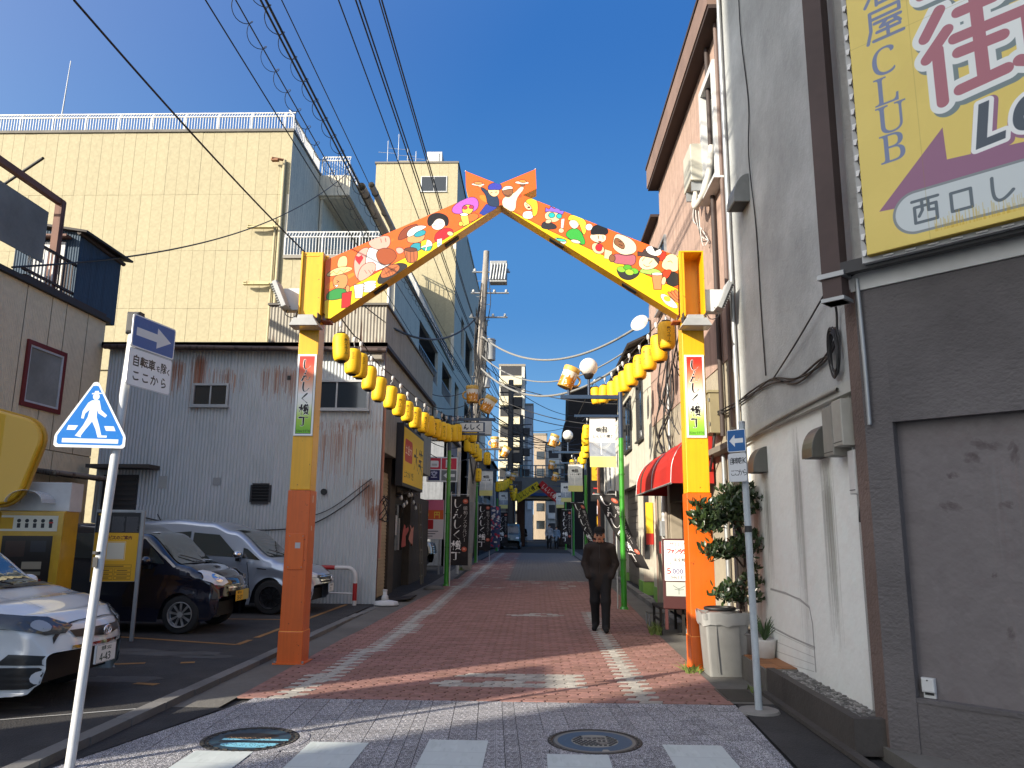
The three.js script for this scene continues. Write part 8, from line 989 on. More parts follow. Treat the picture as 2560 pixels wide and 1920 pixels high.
// silver-blue people carrier
{
const pl = { x: -4.06, y: 0.042, z: -15.62 }, spec = { L: 4.4, W: 1.7, H: 1.76, wheels: [0.92, 3.64], wheelR: 0.315, archR: 0.37, bow: 0.34, tumble: 0.2, spokes: 10, rim: mk([0.06, 0.06, 0.065], 0.3, { metalness: 0.8 }), paint: mk([0.40, 0.45, 0.53], 0.28, { metalness: 0.55, clearcoat: 1, clearcoatRoughness: 0.04 }), plan: tab([[0, 0.72], [0.12, 0.87], [0.55, 0.98], [1, 1], [3.9, 1], [4.4, 0.9]]), belt: tab([[0, 0.74], [1, 0.9], [2, 1.0], [4.4, 1.1]]),
bottom: tab([[0, 0.4], [0.03, 0.27], [0.1, 0.19], [0.4, 0.17], [4.0, 0.22], [4.4, 0.5]]), top: tab([[0, 0.55], [0.03, 0.66], [0.1, 0.76], [0.3, 0.87], [0.7, 0.98], [0.95, 1.06], [1.75, 1.56], [2.2, 1.71], [2.9, 1.76], [3.8, 1.71], [4.15, 1.56], [4.32, 1.2], [4.4, 0.8]]),
detail(a) { const { lay, t } = a; for (const s of [1, -1]) { lay('headlight', [[0.44, 0.72], [0.56, 0.8], [0.74, 0.86], [0.78, 0.78], [0.64, 0.68], [0.5, 0.66]].map(([z, y]) => [z * s, y]), 'x', lampGlass, 0.012); lay('fog_ring', Array.from({ length: 14 }, (_, i) => [s * (0.6 + 0.06 * Math.cos(i / 14 * 6.28)), 0.36 + 0.06 * Math.sin(i / 14 * 6.28)]), 'x', chrome, 0.012); lay('fog_lamp', Array.from({ length: 12 }, (_, i) => [s * (0.6 + 0.042 * Math.cos(i / 12 * 6.28)), 0.36 + 0.042 * Math.sin(i / 12 * 6.28)]), 'x', darkLamp, 0.018); }
lay('grille', [[-0.46, 0.7], [0.46, 0.7], [0.36, 0.53], [-0.36, 0.53]], 'x', trim, 0.01); for (const y of [0.685, 0.62, 0.56]) lay('grille_bar', [[-0.42, y], [0.42, y], [0.42, y - 0.022], [-0.42, y - 0.022]], 'x', chrome, 0.018); lay('lower_grille', [[-0.42, 0.42], [0.42, 0.42], [0.36, 0.27], [-0.36, 0.27]], 'x', trim, 0.01); a.obj('number_plate', a.put(bx(-0.02, 0, 0.38, 0.54, -0.165, 0.165)), mk([0.6, 0.6, 0.6], 0.5), t); a.obj('plate_print', keep(rectZ(-0.165, 0.165, 0.38, 0.54, 0).rotateY(Math.PI / 2).translate(pl.x + 0.0225, pl.y, pl.z)), plateMat('#e6e6e0', '300', '11', '#1d3a2c'), t); a.obj('badge', [a.put(new THREE.TorusGeometry(0.055, 0.01, 6, 20).rotateY(Math.PI / 2).translate(-0.022, 0.63, 0)), a.put(bx(-0.03, -0.015, 0.6, 0.66, -0.03, 0.03))], chrome, t);
lay('windscreen', [[0.98, -0.66], [1.78, -0.58], [1.78, 0.58], [0.98, 0.66], [0.92, 0.35], [0.9, 0], [0.92, -0.35]], 'y', mk([0.05, 0.065, 0.06], 0.05, { clearcoat: 1 }), 0.006); for (const s of [1, -1]) { lay('quarter_glass', [[1.15, 0.99], [1.5, 1.03], [1.5, 1.22], [1.42, 1.2]], 'z', carGlass, 0.006, s); lay('side_glass', [[1.56, 1.04], [2.5, 1.1], [2.5, 1.5], [2.0, 1.46]], 'z', carGlass, 0.006, s); lay('rear_glass', [[2.56, 1.1], [3.9, 1.2], [3.85, 1.42], [2.56, 1.52]], 'z', carGlass, 0.006, s); mirrorPart(a, 1.55, 1.1, s * 0.86, chrome, s); lay('door_seam', [[1.3, 0.3], [1.312, 0.3], [1.4, 0.96], [1.388, 0.96]], 'z', trim, 0.004, s); lay('door_seam', [[2.52, 0.32], [2.532, 0.32], [2.532, 1.04], [2.52, 1.04]], 'z', trim, 0.004, s); lay('side_vent', [[1.02, 0.82], [1.2, 0.84], [1.2, 0.855], [1.02, 0.835]], 'z', trim, 0.006, s); lay('door_handle', [[2.2, 0.92], [2.42, 0.94], [2.42, 0.97], [2.2, 0.95]], 'z', spec.paint, 0.02, s); } lay('roof_antenna', [[3.5, -0.05], [3.6, -0.05], [3.6, 0.05], [3.5, 0.05]], 'y', trim, 0.02); a.obj('antenna', a.put(cyl(V(3.5, 1.66, 0), V(3.62, 1.86, 0), 0.012)), trim, t); a.obj('spoiler', a.put(bx(4.0, 4.35, 1.52, 1.56, -0.6, 0.6)), spec.paint, t); wiper(a, 0.94, 1.06, -0.1); } };
buildCar(spec, pl, 'silver-blue people carrier parked against the corrugated shed', 'silver_carrier');
}
// black sedan in the small lot and a small teal van far away
{
const pl = { x: -3.5, y: rise(-27.5), z: -27.6 }, spec = { L: 4.9, W: 1.9, H: 1.6, wheels: [0.95, 3.9], wheelR: 0.36, archR: 0.41, bow: 0.25, tumble: 0.22, spokes: 7, paint: mk([0.008, 0.008, 0.01], 0.15, { clearcoat: 1 }), plan: tab([[0, 0.84], [0.1, 0.93], [0.4, 1], [4.4, 1], [4.9, 0.9]]), belt: tab([[0, 0.85], [1, 1.0], [4.9, 1.05]]), bottom: tab([[0, 0.4], [0.05, 0.25], [0.4, 0.22], [4.5, 0.24], [4.9, 0.5]]), top: tab([[0, 0.6], [0.03, 0.85], [0.1, 0.98], [0.5, 1.05], [1.3, 1.12], [2.0, 1.5], [2.6, 1.6], [3.9, 1.56], [4.7, 1.2], [4.9, 0.9]]),
detail(a) { const { lay, t } = a; for (const s of [1, -1]) { lay('headlight', [[0.5, 0.62], [0.5, 0.95], [0.66, 0.98], [0.78, 0.95], [0.74, 0.62]].map(([z, y]) => [z * s, y]), 'x', mk([0.7, 0.62, 0.45], 0.15, { clearcoat: 1 }), 0.012); lay('fog_lamp', [[0.55, 0.42], [0.78, 0.44], [0.76, 0.36], [0.55, 0.36]].map(([z, y]) => [z * s, y]), 'x', lampGlass, 0.012); lay('side_glass', [[1.7, 1.06], [2.7, 1.1], [2.7, 1.46], [2.2, 1.42]], 'z', carGlass, 0.006, s); } lay('grille', [[-0.46, 0.95], [0.46, 0.95], [0.4, 0.55], [-0.4, 0.55]], 'x', trim, 0.01); for (let i = 0; i < 5; i++) lay('grille_bar', [[-0.44, 0.92 - i * 0.075], [0.44, 0.92 - i * 0.075], [0.44, 0.9 - i * 0.075], [-0.44, 0.9 - i * 0.075]], 'x', chrome, 0.016); lay('windscreen', [[1.35, -0.68], [2.0, -0.6], [2.0, 0.6], [1.35, 0.68], [1.28, 0]], 'y', carGlass, 0.006); lay('bumper_trim', [[-0.7, 0.34], [0.7, 0.34], [0.7, 0.31], [-0.7, 0.31]], 'x', chrome, 0.012); } };
buildCar(spec, pl, 'black saloon car nosing out of the lot beside the eatery', 'black_saloon');
const pt = { x: -1.75, y: rise(-55), z: -54, turn: -Math.PI / 2 }, s2 = { L: 3.4, W: 1.48, H: 1.75, wheels: [0.6, 2.9], wheelR: 0.28, archR: 0.32, bow: 0.12, tumble: 0.12, spokes: 6, paint: mk('#3c5c60', 0.3, { clearcoat: 0.8 }), plan: tab([[0, 0.9], [0.3, 1], [3.4, 0.95]]), belt: tab([[0, 0.85], [3.4, 1]]), bottom: tab([[0, 0.4], [0.05, 0.25], [3.2, 0.25], [3.4, 0.5]]), top: tab([[0, 0.6], [0.03, 0.8], [0.15, 0.98], [0.5, 1.05], [0.95, 1.6], [1.4, 1.75], [3.2, 1.7], [3.4, 1.0]]), detail(a) { a.lay('windscreen', [[0.52, -0.58], [0.92, -0.55], [0.92, 0.55], [0.52, 0.58]], 'y', carGlass, 0.006); for (const s of [1, -1]) a.lay('headlight', [[0.4, 0.68], [0.62, 0.72], [0.62, 0.84], [0.42, 0.82]].map(([z, y]) => [z * s, y]), 'x', lampGlass, 0.012); a.lay('grille', [[-0.3, 0.62], [0.3, 0.62], [0.3, 0.52], [-0.3, 0.52]], 'x', trim, 0.01); } };
buildCar(s2, pt, 'small teal van parked far down among the dark shops', 'teal_van');
}
// ================================================================ STREET FURNITURE
const blueSign = '#1468b8', signBack = mk([0.45, 0.46, 0.47], 0.5, { metalness: 0.5 });
const flatSign = (f, pts, mat, bounds, parent, name = 'sign_plate', off = 0.05) => { const p = obj(name, f.put(ext(pts, 0.006, 0.001).translate(0, 0, off)), signBack, parent); const [x0, y0, w, h] = bounds; obj('sign_print', keep(f.put(flatUV(new THREE.ShapeGeometry(shapeOf(pts)), x0, y0, w, h), off + 0.0085)), mat, p); return p; };
const wearMark = (c, w, h, seed) => mottle(c, w, h, 60, ['#ffffff', '#d0d4d6'], 4, 22, 0.05, seed);
{ // near left pole with three signs
const base = V(-3.16, 0, -5.53), t = thing('sign_pole', 'white sign pole with a blue arrow, bicycle notice and pedestrian crossing triangle', 'sign', base), f = new Face(-3.16, -5.53, 12), wp = mk([0.72, 0.73, 0.73], 0.4, { map: T.grain, clearcoat: 0.3 });
obj('pole', cyl(base, V(-3.06, 3.06, -5.57), 0.033, 0.031, 18), wp, t); obj('pole_cap', cbx(-3.1, -3.0, 3.05, 3.22, -5.62, -5.52, 0.02), M.dark, t); obj('band', [cyl(V(-3.13, 1.42, -5.54), V(-3.13, 1.44, -5.54), 0.036, 0.036, 18)], M.dark, t); obj('sticker', bx(-3.14, -3.105, 1.33, 1.4, -5.505, -5.5), M.dark, t);
const g = new Face(-3.03, -5.62, 80);
flatSign(g, roundRect(0.5, 0.25, 0.02).map(([x, y]) => [x + 0.09, y + 3.06]), printMat(760, 400, (c, w, h) => { fillR(c, 0, 0, w, h, '#e9ecec'); c.fillStyle = '#1560a8'; rrect(c, 16, 16, w - 32, h - 32, 26); c.fill(); c.fillStyle = '#dfe3e4'; c.beginPath(); [[70, 150], [430, 150], [430, 70], [690, 200], [430, 330], [430, 250], [70, 250]].forEach(([a, b], i) => (i ? c.lineTo(a, b) : c.moveTo(a, b))); c.fill(); wearMark(c, w, h, 2); }, 0.4), [-0.16, 2.935, 0.5, 0.25], t);
flatSign(g, roundRect(0.5, 0.285, 0.025).map(([x, y]) => [x + 0.08, y + 2.785]), printMat(900, 530, (c, w, h) => { fillR(c, 0, 0, w, h, '#f4f6f6'); c.strokeStyle = '#8f9496'; c.lineWidth = 5; rrect(c, 8, 8, w - 16, h - 16, 36); c.stroke(); rowText(c, '自転車', 70, 90, 150, '#181818', 19, 1.02, 1.05); glyph(c, 'を', 562, 150, 84, '#181818', 12, 1.1); glyph(c, '除', 664, 90, 150, '#181818', 17, 0.8); glyph(c, 'く', 790, 150, 90, '#181818', 14, 0.9); rowText(c, 'ここから', 80, 300, 150, '#181818', 20, 1.12, 1.15); wearMark(c, w, h, 3); }, 0.45), [-0.17, 2.6425, 0.5, 0.285], t);
const tri = [[0, 2.66], [0.018, 2.655], [0.235, 2.27], [0.24, 2.25], [0.24, 2.19], [0.225, 2.175], [-0.225, 2.175], [-0.24, 2.19], [-0.24, 2.25], [-0.235, 2.27], [-0.018, 2.655]].map(([x, y]) => [x - 0.085, y]);
flatSign(f, tri, printMat(768, 776, (c, w, h) => { fillR(c, 0, 0, w, h, '#e8ebeb'); c.fillStyle = '#1474c8'; const P = (arr) => { c.beginPath(); arr.forEach(([a, b], i) => (i ? c.lineTo(a, b) : c.moveTo(a, b))); c.closePath(); c.fill(); }; P([[384, 44], [414, 50], [716, 600], [738, 640], [738, 724], [716, 744], [52, 744], [30, 724], [30, 640], [52, 600], [354, 50]]); c.fillStyle = '#e9ecec';
P([[85, 672], [690, 672], [690, 722], [85, 722]]); P([[135, 520], [240, 520], [210, 575], [120, 575]]); P([[520, 520], [625, 520], [650, 575], [545, 575]]); c.beginPath(); c.ellipse(400, 175, 36, 42, 0, 0, 7); c.fill(); P([[350, 150], [455, 140], [455, 128], [425, 126], [420, 105], [380, 108], [376, 130], [348, 136]]); P([[360, 220], [440, 218], [470, 330], [540, 392], [520, 420], [440, 370], [425, 330], [430, 430], [330, 430], [345, 330], [300, 380], [290, 440], [262, 435], [270, 350], [320, 250]]); P([[330, 425], [432, 425], [470, 530], [500, 630], [560, 630], [560, 655], [462, 655], [430, 560], [385, 470], [320, 570], [280, 640], [285, 660], [215, 640], [230, 620], [290, 520]]); wearMark(c, w, h, 4); }, 0.35), [-0.325, 2.175, 0.48, 0.485], t);
obj('clamp', [f.box(-0.05, 0.07, 2.3, 2.33, 0.02, 0.05)], M.galv, t); obj('clamp', g.box(-0.08, 0.02, 2.9, 2.93, 0.0, 0.05), M.galv, t);
}
{ // thin sign pole on the right
const t = thing('sign_pole', 'pale blue-grey sign pole with a small arrow plate by the grey wall', 'sign', V(2.07, 0, -7.6)), g = new Face(2.03, -7.58, -45), wp = mk([0.5, 0.56, 0.6], 0.4, { map: T.grain, clearcoat: 0.3 }); obj('pole', cyl(V(2.07, 0, -7.6), V(2.045, 2.68, -7.62), 0.034, 0.032, 18), wp, t); obj('cap', cyl(V(2.045, 2.68, -7.62), V(2.045, 2.7, -7.62), 0.034, 0.03, 14), M.galv, t); obj('footing', cyl(V(2.07, -0.02, -7.6), V(2.07, 0.012, -7.6), 0.2, 0.18, 16), M.concrete, t);
flatSign(g, roundRect(0.2, 0.22, 0.02).map(([x, y]) => [x - 0.03, y + 2.5]), printMat(512, 490, (c, w, h) => { fillR(c, 0, 0, w, h, '#dfe3e4'); c.fillStyle = '#1c5a96'; rrect(c, 16, 16, w - 32, h - 32, 26); c.fill(); c.fillStyle = '#d6dbdd'; c.beginPath(); [[442, 195], [212, 195], [212, 110], [62, 245], [212, 380], [212, 295], [442, 295]].forEach(([a, b], i) => (i ? c.lineTo(a, b) : c.moveTo(a, b))); c.fill(); }, 0.4), [-0.13, 2.39, 0.2, 0.22], t);
flatSign(g, roundRect(0.2, 0.28, 0.025).map(([x, y]) => [x - 0.03, y + 2.24]), printMat(400, 560, (c, w, h) => { fillR(c, 0, 0, w, h, '#c9cdd0'); c.strokeStyle = '#8f9496'; c.lineWidth = 5; rrect(c, 8, 8, w - 16, h - 16, 34); c.stroke(); rowText(c, '自転車を除く', 22, 90, 128, '#30363c', 11, 0.46, 0.95); rowText(c, 'ここから', 30, 320, 128, '#30363c', 12, 0.68, 1.0); }, 0.45), [-0.13, 2.10, 0.2, 0.28], t); obj('band', cyl(V(2.056, 1.62, -7.612), V(2.056, 1.68, -7.612), 0.0365, 0.0365, 16), M.dark, t); obj('clamp', g.box(-0.03, 0.05, 2.2, 2.23, 0.0, 0.05), M.galv, t);
}
{ // parking notice board between the cars
const t = thing('notice_board', 'yellow and black parking notice board on a single steel upright', 'sign', V(-5.76, 0.042, -11.1)); const f = new Face(-5.95, -11.1, 14); obj('upright', f.put(cbx(0.24, 0.29, 0.042, 1.86, -0.03, 0.03, 0.006)), M.galv, t); obj('top_bar', f.box(-0.36, 0.29, 1.84, 1.87, -0.02, 0.02), M.galv, t); obj('panel', f.box(-0.36, 0.235, 0.86, 1.835, -0.012, 0.012), M.galv, t);
obj('print', f.rect(-0.355, 0.23, 0.865, 1.83, 0.014), printMat(512, 840, (c, w, h) => { fillR(c, 0, 0, w, h, '#d9a414'); fillR(c, 0, 0, w, 250, '#17181a'); fillR(c, 20, 14, 60, 22, '#c9a020'); c.fillStyle = '#8f9296'; const q = rng(6); for (let k = 0; k < 3; k++) for (let i = 0; i < 19; i++) { let x = 24 + k * 164; while (x < 24 + k * 164 + 120 + q() * 20) { const l = 6 + q() * 16; c.globalAlpha = 0.7; c.fillRect(x, 52 + i * 10, l, 4); x += l + 4; } } c.globalAlpha = 1; rowText(c, 'サービスのご案内', 64, 286, 46, '#5c1d10', 7, 1.02); c.strokeStyle = '#e6dfc0'; c.lineWidth = 4; c.strokeRect(150, 360, 220, 220); fillR(c, 160, 370, 200, 200, '#cfc9b4'); c.strokeStyle = '#4a3208'; c.lineWidth = 3; c.strokeRect(60, 640, 400, 36); for (let r = 0; r < 3; r++) for (let k = 0; k < 2; k++) c.strokeRect(60 + k * 208, 690 + r * 46, 192, 36); c.fillStyle = '#4a3208'; fillR(c, 150, 652, 220, 10, '#4a3208'); for (let r = 0; r < 3; r++) for (let k = 0; k < 2; k++) fillR(c, 90 + k * 208, 703 + r * 46, 120, 9, '#4a3208'); }), t);
}
{ // yellow payment machine
const f = new Face(-6.6, -10.0, 12), t = thing('payment_machine', 'yellow parking payment machine with a clear rain hood', 'payment machine', V(-6.6, 0.042, -10.2)), ym = mk('#d8a81c', 0.45, { clearcoat: 0.3, map: T.grain }); obj('cabinet', [f.put(cbx(-0.42, 0.42, 0.042, 1.82, -0.5, 0, 0.012)), f.box(0.36, 0.42, 0.042, 1.8, 0, 0.05), f.box(-0.42, -0.36, 0.042, 1.8, 0, 0.05)], ym, t); obj('hood_base', f.put(cbx(-0.44, 0.44, 1.82, 2.2, -0.5, -0.05, 0.01)), M.paint, t); const hp = []; for (let i = 0; i <= 10; i++) { const a = i / 10 * Math.PI; hp.push([0.22 * Math.cos(a), 0.16 * Math.sin(a)]); } obj('rain_hood', f.put(new THREE.ExtrudeGeometry(shapeOf([...hp, ...hp.slice().reverse().map(([x, y]) => [x * 0.97, y * 0.97])]), { depth: 0.45, bevelEnabled: false }).translate(0.05, 1.92, -0.05)), mk([0.85, 0.87, 0.87], 0.15, { transmission: 0.6, thickness: 0 }), t);
obj('icon_strip', f.rect(-0.34, 0.34, 1.56, 1.76, 0.003), printMat(512, 150, (c, w, h) => { fillR(c, 0, 0, w, h, '#ddd8c4'); fillR(c, 0, 20, 110, 110, '#c79a18'); c.fillStyle = '#2b2b2b'; for (let i = 0; i < 5; i++) { c.beginPath(); c.arc(160 + i * 72, 50, 18, 0, 7); c.fill(); c.fillRect(146 + i * 72, 74, 30, 44); } c.fillStyle = '#b3322a'; c.fillRect(430, 60, 40, 14); }), t); obj('screen_panel', f.rect(-0.3, 0.3, 0.75, 1.5, 0.003), printMat(384, 480, (c, w, h) => { fillR(c, 0, 0, w, h, '#1c1816'); fillR(c, 30, 40, 150, 130, '#3a2a24'); fillR(c, 220, 40, 120, 90, '#2a2d33'); c.fillStyle = '#b5532e'; c.beginPath(); c.arc(90, 250, 36, 0, 7); c.fill(); fillR(c, 170, 210, 150, 60, '#9a8f7a'); fillR(c, 170, 290, 150, 30, '#6f6a5c'); fillR(c, 30, 330, 130, 40, '#c9c2b2'); fillR(c, 190, 350, 140, 70, '#7c2a22'); fillR(c, 30, 400, 120, 40, '#b59a2a'); }, 0.3), t);
const s = thing('parking_totem', 'rounded yellow parking totem sign leaning over the payment machine', 'sign', V(-7.1, 0.042, -9.75)); obj('board', [f.put(ext(roundRect(1.0, 1.15, 0.3, 6), 0.16, 0.03).rotateZ(-0.25).translate(-0.42, 2.5, 0.15))], mk('#dba70f', 0.4, { clearcoat: 0.4 }), s); obj('leg', f.put(cyl(V(-0.6, 0.042, 0.2), V(-0.6, 2.1, 0.22), 0.05)), ym, s); obj('rim', f.put(ext(roundRect(1.06, 1.21, 0.32, 6), 0.05, 0.01).rotateZ(-0.25).translate(-0.42, 2.5, 0.2)), mk('#b98a08', 0.4), s);
const v = thing('red_lamp', 'round red lamp at the edge of the tan house', 'lamp', V(-10, 5.6, -13.1)); obj('lens', new THREE.SphereGeometry(0.18, 16, 10).translate(-9.95, 5.7, -13.1), mk('#a01616', 0.3, { clearcoat: 0.5 }), v);
}
{ // red and white hoop barrier
const t = thing('hoop_barrier', 'red and white striped steel hoop barrier at the shed corner', 'barrier', V(-4.3, 0.05, -16.85)); const R = 0.045, w = mk([0.72, 0.7, 0.68], 0.4, { map: T.grain }), r = mk('#b01c1c', 0.4, { map: T.grain }); const arc = (a0, a1) => Array.from({ length: 7 }, (_, i) => { const a = a0 + (a1 - a0) * i / 6; return V(-4.05 + 0.2 * Math.cos(a), 0.62 + 0.2 * Math.sin(a), -16.85); });
const pts = [V(-4.9, 0.82, -16.85), V(-4.6, 0.82, -16.85), V(-4.3, 0.82, -16.85), ...arc(Math.PI / 2, 0), V(-3.85, 0.4, -16.85), V(-3.85, 0.04, -16.85)]; obj('hoop', new THREE.TubeGeometry(new THREE.CatmullRomCurve3(pts), 60, R, 12), w, t); for (const [a, b] of [[V(-4.68, 0.82, -16.85), V(-4.3, 0.82, -16.85)], [V(-3.85, 0.5, -16.85), V(-3.85, 0.14, -16.85)]]) obj('red_band', cyl(a, b, R + 0.003, R + 0.003, 14), r, t); obj('lower_rail', cyl(V(-4.9, 0.3, -16.85), V(-3.85, 0.28, -16.85), 0.02), w, t);
}
{ // white water-tank foot of a sign
const b = rise(-16.6) + 0.0, t = thing('water_weight', 'white plastic water-filled flag foot in the gutter by the shutter', 'flag foot', V(-3.12, b, -16.6)); obj('tank', [lathe([[0, 0], [0.2, 0], [0.21, 0.03], [0.19, 0.09], [0.06, 0.12], [0, 0.12]], 22).scale(1.25, 1, 0.9).translate(-3.12, b, -16.6)], M.white, t); obj('neck', lathe([[0, 0.1], [0.08, 0.11], [0.07, 0.2], [0.045, 0.22], [0.045, 0.3], [0, 0.3]], 16).translate(-3.15, b, -16.6), M.white, t); obj('cap', lathe([[0, 0.3], [0.05, 0.3], [0.05, 0.33], [0, 0.33]], 12).translate(-3.15, b, -16.6), M.paint, t);
const k = thing('rubber_ramp', 'small grey rubber ramp at the left kerb', 'ramp', V(-2.62, rise(-20.5), -20.5)); obj('wedge', new THREE.SphereGeometry(0.28, 18, 8, 0, 6.3, 0, 1.57).scale(1, 0.4, 0.8).translate(-2.62, rise(-20.5), -20.5), M.oldConcrete, k);
}
{ // parking direction signs by the small lot
const z = -26.2, t = thing('lot_sign', 'white parking sign with pink P and an arrow above the small lot', 'sign', V(-3.2, rise(z), z)); const f = new Face(-3.05, z, 8); obj('post', [cyl(V(-3.0, rise(z), z), V(-3.0, 4.6, z), 0.05), cyl(V(-2.6, rise(z), z - 0.1), V(-2.6, 4.3, z - 0.1), 0.05)], M.paint, t); obj('panel', f.box(-0.65, 0.4, 3.25, 4.1, 0.05, 0.12), M.white, t);
obj('print', f.rect(-0.64, 0.39, 3.26, 4.09, 0.1225), printMat(400, 330, (c, w, h) => { fillR(c, 0, 0, w, h, '#eef0ee'); fillR(c, 18, 14, 160, 150, '#d8354c'); c.font = 'bold 150px sans-serif'; fillR(c, 190, 14, 196, 150, '#d8354c'); c.fillStyle = '#f2efee'; c.fillText('P', 230, 142); rrect(c, 40, 50, 110, 90, 16); c.fill(); c.fillStyle = '#c9c4c0'; c.fillRect(60, 90, 70, 30); fillR(c, 18, 176, 150, 140, '#23235a'); glyph(c, '空', 48, 190, 90, '#d6d8ee', 10); fillR(c, 190, 176, 196, 140, '#777d7c'); c.fillStyle = '#f0f2f0'; c.beginPath(); [[216, 246], [280, 194], [280, 226], [366, 226], [366, 266], [280, 266], [280, 298]].forEach(([a, b], i) => (i ? c.lineTo(a, b) : c.moveTo(a, b))); c.fill(); }), t);
const s = thing('price_board', 'pink and red parking price board behind the black saloon', 'sign', V(-3.3, rise(-25.9), -25.9)); obj('panel', bx(-3.98, -3.05, 1.35, 2.65, -25.95, -25.9), M.paint, s); obj('leg', [bx(-3.85, -3.8, 0.22, 1.35, -25.95, -25.9)], M.galv, s); obj('leg', bx(-3.2, -3.15, 0.22, 1.35, -25.95, -25.9), M.galv, s); obj('print', rectZ(-3.97, -3.06, 1.36, 2.64, -25.897), printMat(300, 420, (c, w, h) => { fillR(c, 0, 0, w, h, '#e9dfdc'); fillR(c, 0, 0, w, 110, '#e0708c'); fillR(c, 0, 110, w, 100, '#e2622c'); c.font = 'bold 90px sans-serif'; c.fillStyle = '#f3d24a'; c.fillText('00', 40, 195); glyph(c, '円', 190, 124, 76, '#f3d24a', 9); fillR(c, 0, 215, 190, 100, '#b81c22'); c.fillStyle = '#6f6a68'; for (let i = 0; i < 3; i++) c.fillRect(16, 334 + i * 26, 230 - i * 30, 9); }), s);
}
{ // grey bin with a bag, potted shrub, flower tubs
const x0 = 1.99, x1 = 2.43, z = -9.69, t = thing('waste_bin', 'grey plastic waste bin with a clear liner in front of the arch post', 'bin', V(2.21, 0, -9.5)); const gm = mk([0.3, 0.3, 0.285], 0.55, { map: T.patch });
const tub = []; const ring = (w, d, y) => roundRect(w, d, 0.03, 3).map(([a, b]) => V(2.21 + a, y, -9.47 + b)); const rs = [ring(0.42, 0.36, 0.0), ring(0.425, 0.365, 0.03), ring(0.5, 0.44, 0.62), ring(0.54, 0.48, 0.63), ring(0.545, 0.485, 0.7), ring(0.47, 0.41, 0.7), ring(0.42, 0.36, 0.1)]; const pos = []; for (let r = 0; r < rs.length - 1; r++) for (let i = 0; i < rs[r].length; i++) { const j = (i + 1) % rs[r].length, a = rs[r][i], b = rs[r][j], c = rs[r + 1][j], d = rs[r + 1][i]; for (const p of [a, c, b, a, d, c]) pos.push(p.x, p.y, p.z); } const g = new THREE.BufferGeometry(); g.setAttribute('position', new THREE.Float32BufferAttribute(pos, 3)); g.computeVertexNormals(); obj('tub', g, gm, t); obj('bottom', bx(2.02, 2.4, 0.0, 0.02, -9.63, -9.31), gm, t);
for (const xx of [2.08, 2.34]) obj('moulding', bx(xx, xx + 0.006, 0.05, 0.56, -9.262, -9.25).translate(0, 0, 0.005), tinted(gm, 0.8), t);
const lp = []; const q = rng(5); const n = 40; for (let i = 0; i < n; i++) { const f2 = (k, y, o) => { const a = k / n * 6.2832, s = Math.pow(Math.abs(Math.cos(a)) ** 6 + Math.abs(Math.sin(a)) ** 6, -1 / 6); return V(2.21 + Math.cos(a) * s * (0.285 + o), y + 0.012 * Math.sin(k * 1.1) + 0.008 * Math.sin(k * 2.3), -9.47 + Math.sin(a) * s * (0.255 + o)); }; const a = f2(i, 0.57, -0.004), b = f2(i + 1, 0.57, -0.004), c = f2(i + 1, 0.705, 0.004), d = f2(i, 0.705, 0.004); for (const p of [a, c, b, a, d, c]) lp.push(p.x, p.y, p.z); } const lg = new THREE.BufferGeometry(); lg.setAttribute('position', new THREE.Float32BufferAttribute(lp, 3)); lg.computeVertexNormals(); obj('bag_liner', lg, mk([0.5, 0.5, 0.48], 0.35, { transmission: 0.45, thickness: 0, side: THREE.DoubleSide }), t);
obj('hoop', [new THREE.TorusGeometry(0.17, 0.02, 8, 28).rotateX(Math.PI / 2).scale(1, 1, 0.8).translate(2.18, 0.74, -9.47)], M.black, t); obj('rubbish_bag', [new THREE.IcosahedronGeometry(0.17, 2).scale(1.1, 0.3, 1).translate(2.2, 0.68, -9.47)], mk([0.14, 0.14, 0.14], 0.4), t);
// shrub
const s = thing('camellia_shrub', 'dark glossy shrub with layered leaf clumps behind the bin', 'shrub', V(2.5, 0.24, -9.55)); const bark = mk([0.08, 0.055, 0.04], 0.9, { map: T.wood }), trunk = [V(2.5, 0.3, -9.55), V(2.46, 0.8, -9.52), V(2.52, 1.3, -9.5), V(2.44, 1.75, -9.5), V(2.4, 2.05, -9.48)]; obj('trunk', tube(trunk, 0.028, 8, 24), bark, s); const limbs = [[V(2.5, 1.2, -9.5), V(2.36, 1.35, -9.45), V(2.2, 1.4, -9.42)], [V(2.45, 1.7, -9.5), V(2.28, 1.82, -9.45), V(2.12, 1.86, -9.4)], [V(2.44, 1.75, -9.5), V(2.5, 1.95, -9.5), V(2.56, 2.05, -9.48)], [V(2.48, 0.75, -9.52), V(2.36, 0.86, -9.45), V(2.28, 0.9, -9.4)], [V(2.52, 1.3, -9.5), V(2.58, 1.42, -9.46), V(2.6, 1.5, -9.44)]]; for (const l of limbs) obj('branch', tube(l, 0.012, 6, 12), bark, s);
const leaf = () => { const pts = [[0, 0], [0.016, 0.02], [0.02, 0.042], [0.012, 0.064], [0, 0.08]], pos2 = []; for (let i = 0; i < 4; i++) { const [a, b] = pts[i], [c, d] = pts[i + 1], z = (v) => -v * v * 3 + 0.0; for (const sg of [1, -1]) { const A = [0, b, z(b)], B = [a * sg, b, z(b) - a * 0.35], C = [c * sg, d, z(d) - c * 0.35], D = [0, d, z(d)]; for (const p of sg > 0 ? [A, B, C, A, C, D] : [A, C, B, A, D, C]) pos2.push(...p); } } const lg2 = new THREE.BufferGeometry(); lg2.setAttribute('position', new THREE.Float32BufferAttribute(pos2, 3)); lg2.computeVertexNormals(); return boxUV(lg2); }; const LG = leaf();
